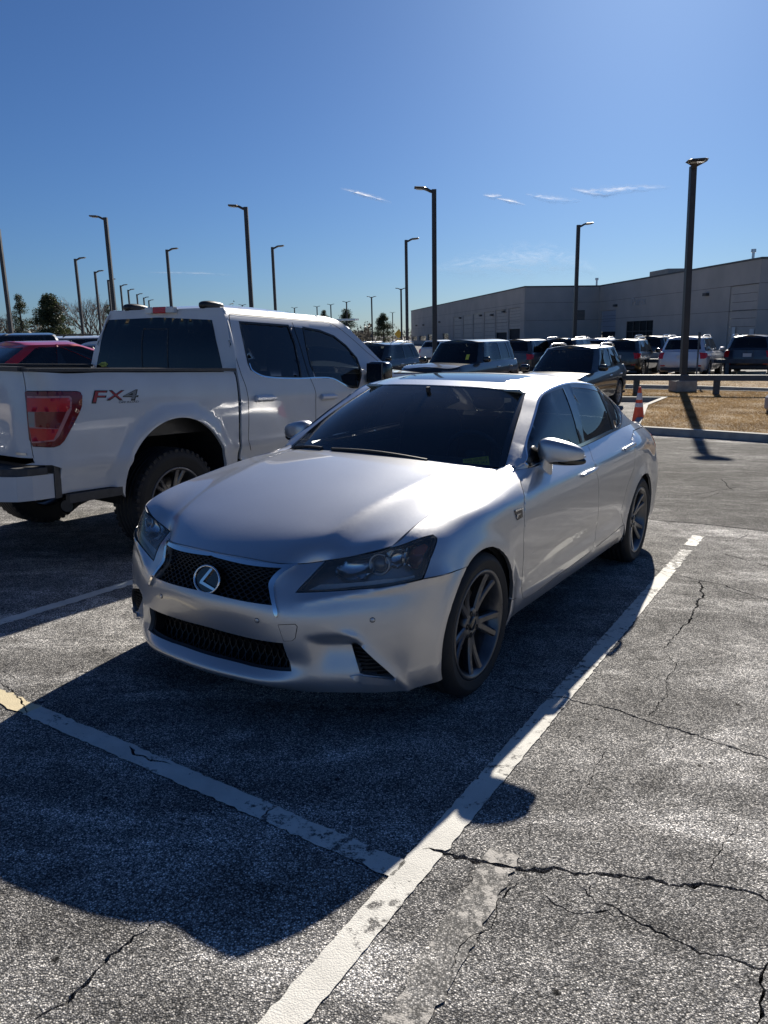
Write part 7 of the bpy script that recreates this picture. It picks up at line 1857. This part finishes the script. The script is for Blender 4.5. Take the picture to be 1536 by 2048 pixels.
def bare(px, ytop, wpx, d, label, seed, depth=6):
    r = np.random.default_rng(seed); T = at_depth(px, ytop, d); h = T[2] - G0; w = wpx / F_PX * d
    root = empty('bare_tree', (T[0], T[1], G0)); tag(root, label, 'tree', 'leafless trees along the lot edge')
    tr, tw = MB(), MB()
    def grow(p, dr, L, rad, k):
        e = p + dr * L; mid = (p + e) / 2 + r.normal(0, L * .05, 3)
        (tr if k > depth - 3 else tw).tube([p, mid, e], [rad, rad * .85, rad * .68], 5 if k > depth - 3 else 3, cap=False)
        if k == 0: return
        for i in range(r.integers(2, 4) if k > 1 else 3):
            nd = dr + r.normal(0, .42, 3) * [w / h * 1.25, w / h * 1.25, .6]; nd[2] += .16; nd /= np.linalg.norm(nd); grow(e if r.random() > .3 else mid + (e - mid) * r.random(), nd, L * r.uniform(.66, .86), rad * .62, k - 1)
    for i in range(4):
        d0 = np.array([r.normal(0, .34), r.normal(0, .34), 1.0]); d0 /= np.linalg.norm(d0); grow(np.array([0, 0, h * .02]), d0, h * .24, h * .019, depth)
    for m in (tr, tw):
        V_ = np.array(m.v); s = h / V_[:, 2].max(); m.v = [tuple(p) for p in V_ * [w / max(.1, np.ptp(V_[:, 0])), w / max(.1, np.ptp(V_[:, 0])), 1] * [1, 1, 1]] if False else m.v
    tr.build('trunk', MT_BARK, root); tw.build('crown', MT_TWIG, root)
pine(35, 592, 46, 110, 'tall open pine beside the thick lamp post', 11, n=3600)
pine(97, 598, 78, 108, 'broad round dark pine left of the bare tree', 12, n=9000)
bare(178, 566, 118, 100, 'wide leafless tree behind the lamp posts left of the pickup', 21)
bare(4, 606, 50, 120, 'leafless tree by the thick lamp post', 22, 5)
bare(560, 606, 30, 150, 'small leafless tree beside the low brown building', 23, 5)
pine(648, 620, 26, 150, 'small pine just left of the van ladder rack', 13, n=2600)
pine(692, 621, 42, 145, 'wide pine behind the van ladder rack', 14, n=3600)
pine(766, 630, 40, 130, 'lone pointed pine between the van and the grey building', 15, n=4200)
bare(725, 648, 34, 140, 'low leafless tree right of the van', 24, 5)
bare(884, 596, 60, 215, 'leafless tree top showing over the left wing roof', 25, 5)
pine(215, 612, 36, 115, 'dark pine partly behind the pickup roof corner', 16, n=2600)
# distant scrub and woods along the horizon
r = np.random.default_rng(5); v = []; 
for i in range(60000):
    a = r.uniform(-.95, 1.0) if i < 26000 else r.uniform(-.62, -.01); d = r.uniform(190, 320) if i < 26000 else r.uniform(125, 190); x, y = d * math.sin(a), d * math.cos(a); hh = ((4.0 if i < 26000 else 5.4) + 1.6 * math.sin(a * 23) + 1.2 * math.sin(a * 61 + 1)) * r.uniform(.25, 1.0); z = G0 + hh * r.uniform(.2, 1); s = r.uniform(.12, .34)
    q = r.normal(0, s, (3, 3)); v.append(np.array([x, y, z]) + q)
v = np.concatenate(v); v[:, 2] = np.maximum(v[:, 2], G0)
tag(obj('far_scrub', v, np.arange(len(v)).reshape(-1, 3), leaf_mat('dry scrub', (.05, .047, .04), (.105, .097, .08))), 'grey brown leafless scrub along the horizon', 'scrub', kind='stuff')
# ================================================================== wisps of high cloud, far beyond the lot
def cloud_mat():
    m, nt, out = new_mat('cirrus'); L = nt.links.new
    df = N_(nt, 'ShaderNodeBsdfTranslucent'); df.inputs[0].default_value = (.95, .96, 1, 1); d2 = N_(nt, 'ShaderNodeBsdfDiffuse'); d2.inputs[0].default_value = (.95, .96, 1, 1); ad = N_(nt, 'ShaderNodeMixShader'); ad.inputs[0].default_value = .5; L(df.outputs[0], ad.inputs[1]); L(d2.outputs[0], ad.inputs[2])
    tr = N_(nt, 'ShaderNodeBsdfTransparent'); mx = N_(nt, 'ShaderNodeMixShader'); tc = N_(nt, 'ShaderNodeTexCoord')
    at = N_(nt, 'ShaderNodeAttribute', attribute_name='fade'); mp = N_(nt, 'ShaderNodeMapping'); mp.inputs['Scale'].default_value = (.006, .02, .02); L(tc.outputs['Object'], mp.inputs[0])
    n = N_(nt, 'ShaderNodeTexNoise', Scale=1.0, Detail=9.0, Roughness=.7, Distortion=.8); L(mp.outputs[0], n.inputs['Vector'])
    r = N_(nt, 'ShaderNodeMapRange'); r.inputs[1].default_value = .42; r.inputs[2].default_value = .75; L(n.outputs[0], r.inputs[0])
    q = N_(nt, 'ShaderNodeMath', operation='MULTIPLY'); L(r.outputs[0], q.inputs[0]); L(at.outputs['Fac'], q.inputs[1]); L(q.outputs[0], mx.inputs[0]); L(tr.outputs[0], mx.inputs[1]); L(ad.outputs[0], mx.inputs[2]); L(mx.outputs[0], out.inputs[0]); return m
MT_CL = cloud_mat()
def wisp(pxs, wpx, dens, label, seed, d=6000.0):
    """a gently domed sheet of ice cloud following a line across the sky"""
    r = np.random.default_rng(seed); c = curve(pxs, 30); n = len(c); v = []; fd = []
    K = 9
    for i, p in enumerate(c):
        t = i / (n - 1); w = wpx * (.35 + .65 * math.sin(PI * t)) * r.uniform(.8, 1.2)
        for k in range(K):
            s = -1 + 2 * k / (K - 1); P = at_depth(p[0] + .15 * s * w, p[1] + s * w / 2, d * (1 + .02 * (1 - s * s))); v.append(P); fd.append(dens * math.sin(PI * min(1, max(0, t))) ** .6 * (1 - s * s) ** 1.5)
    f = [(i * K + k, i * K + k + 1, (i + 1) * K + k + 1, (i + 1) * K + k) for i in range(n - 1) for k in range(K - 1)]
    c0 = np.mean(v, 0); o = obj('cirrus_cloud', np.array(v) - c0, f, MT_CL, None, True); o.location = c0
    a = o.data.attributes.new('fade', 'FLOAT', 'POINT'); a.data.foreach_set('value', fd); tag(o, label, 'cloud', 'wisps of high cloud')
wisp([(680, 377), (715, 386), (750, 396), (785, 406)], 16, 1.5, 'bright narrow cloud streak left of the tall lamp post head', 1)
wisp([(965, 390), (985, 393), (1005, 391)], 16, 1.2, 'small cloud puff right of the tall lamp post', 2)
wisp([(993, 397), (1020, 402), (1052, 410)], 14, 1.5, 'short bright cloud streak below the small puff', 3)
wisp([(1050, 388), (1100, 398), (1165, 402)], 22, .7, 'faint thin cloud veil left of the ragged cloud', 4)
wisp([(1140, 378), (1190, 386), (1240, 380), (1345, 374)], 26, .9, 'ragged cloud with a long faint tail left of the nearest lamp post', 5)
wisp([(860, 540), (1000, 528), (1120, 520), (1200, 545)], 80, .28, 'broad faint cloud veil over the building roof', 6)
wisp([(290, 545), (400, 547), (470, 551)], 9, .4, 'faint straight vapour trail above the pickup', 7)
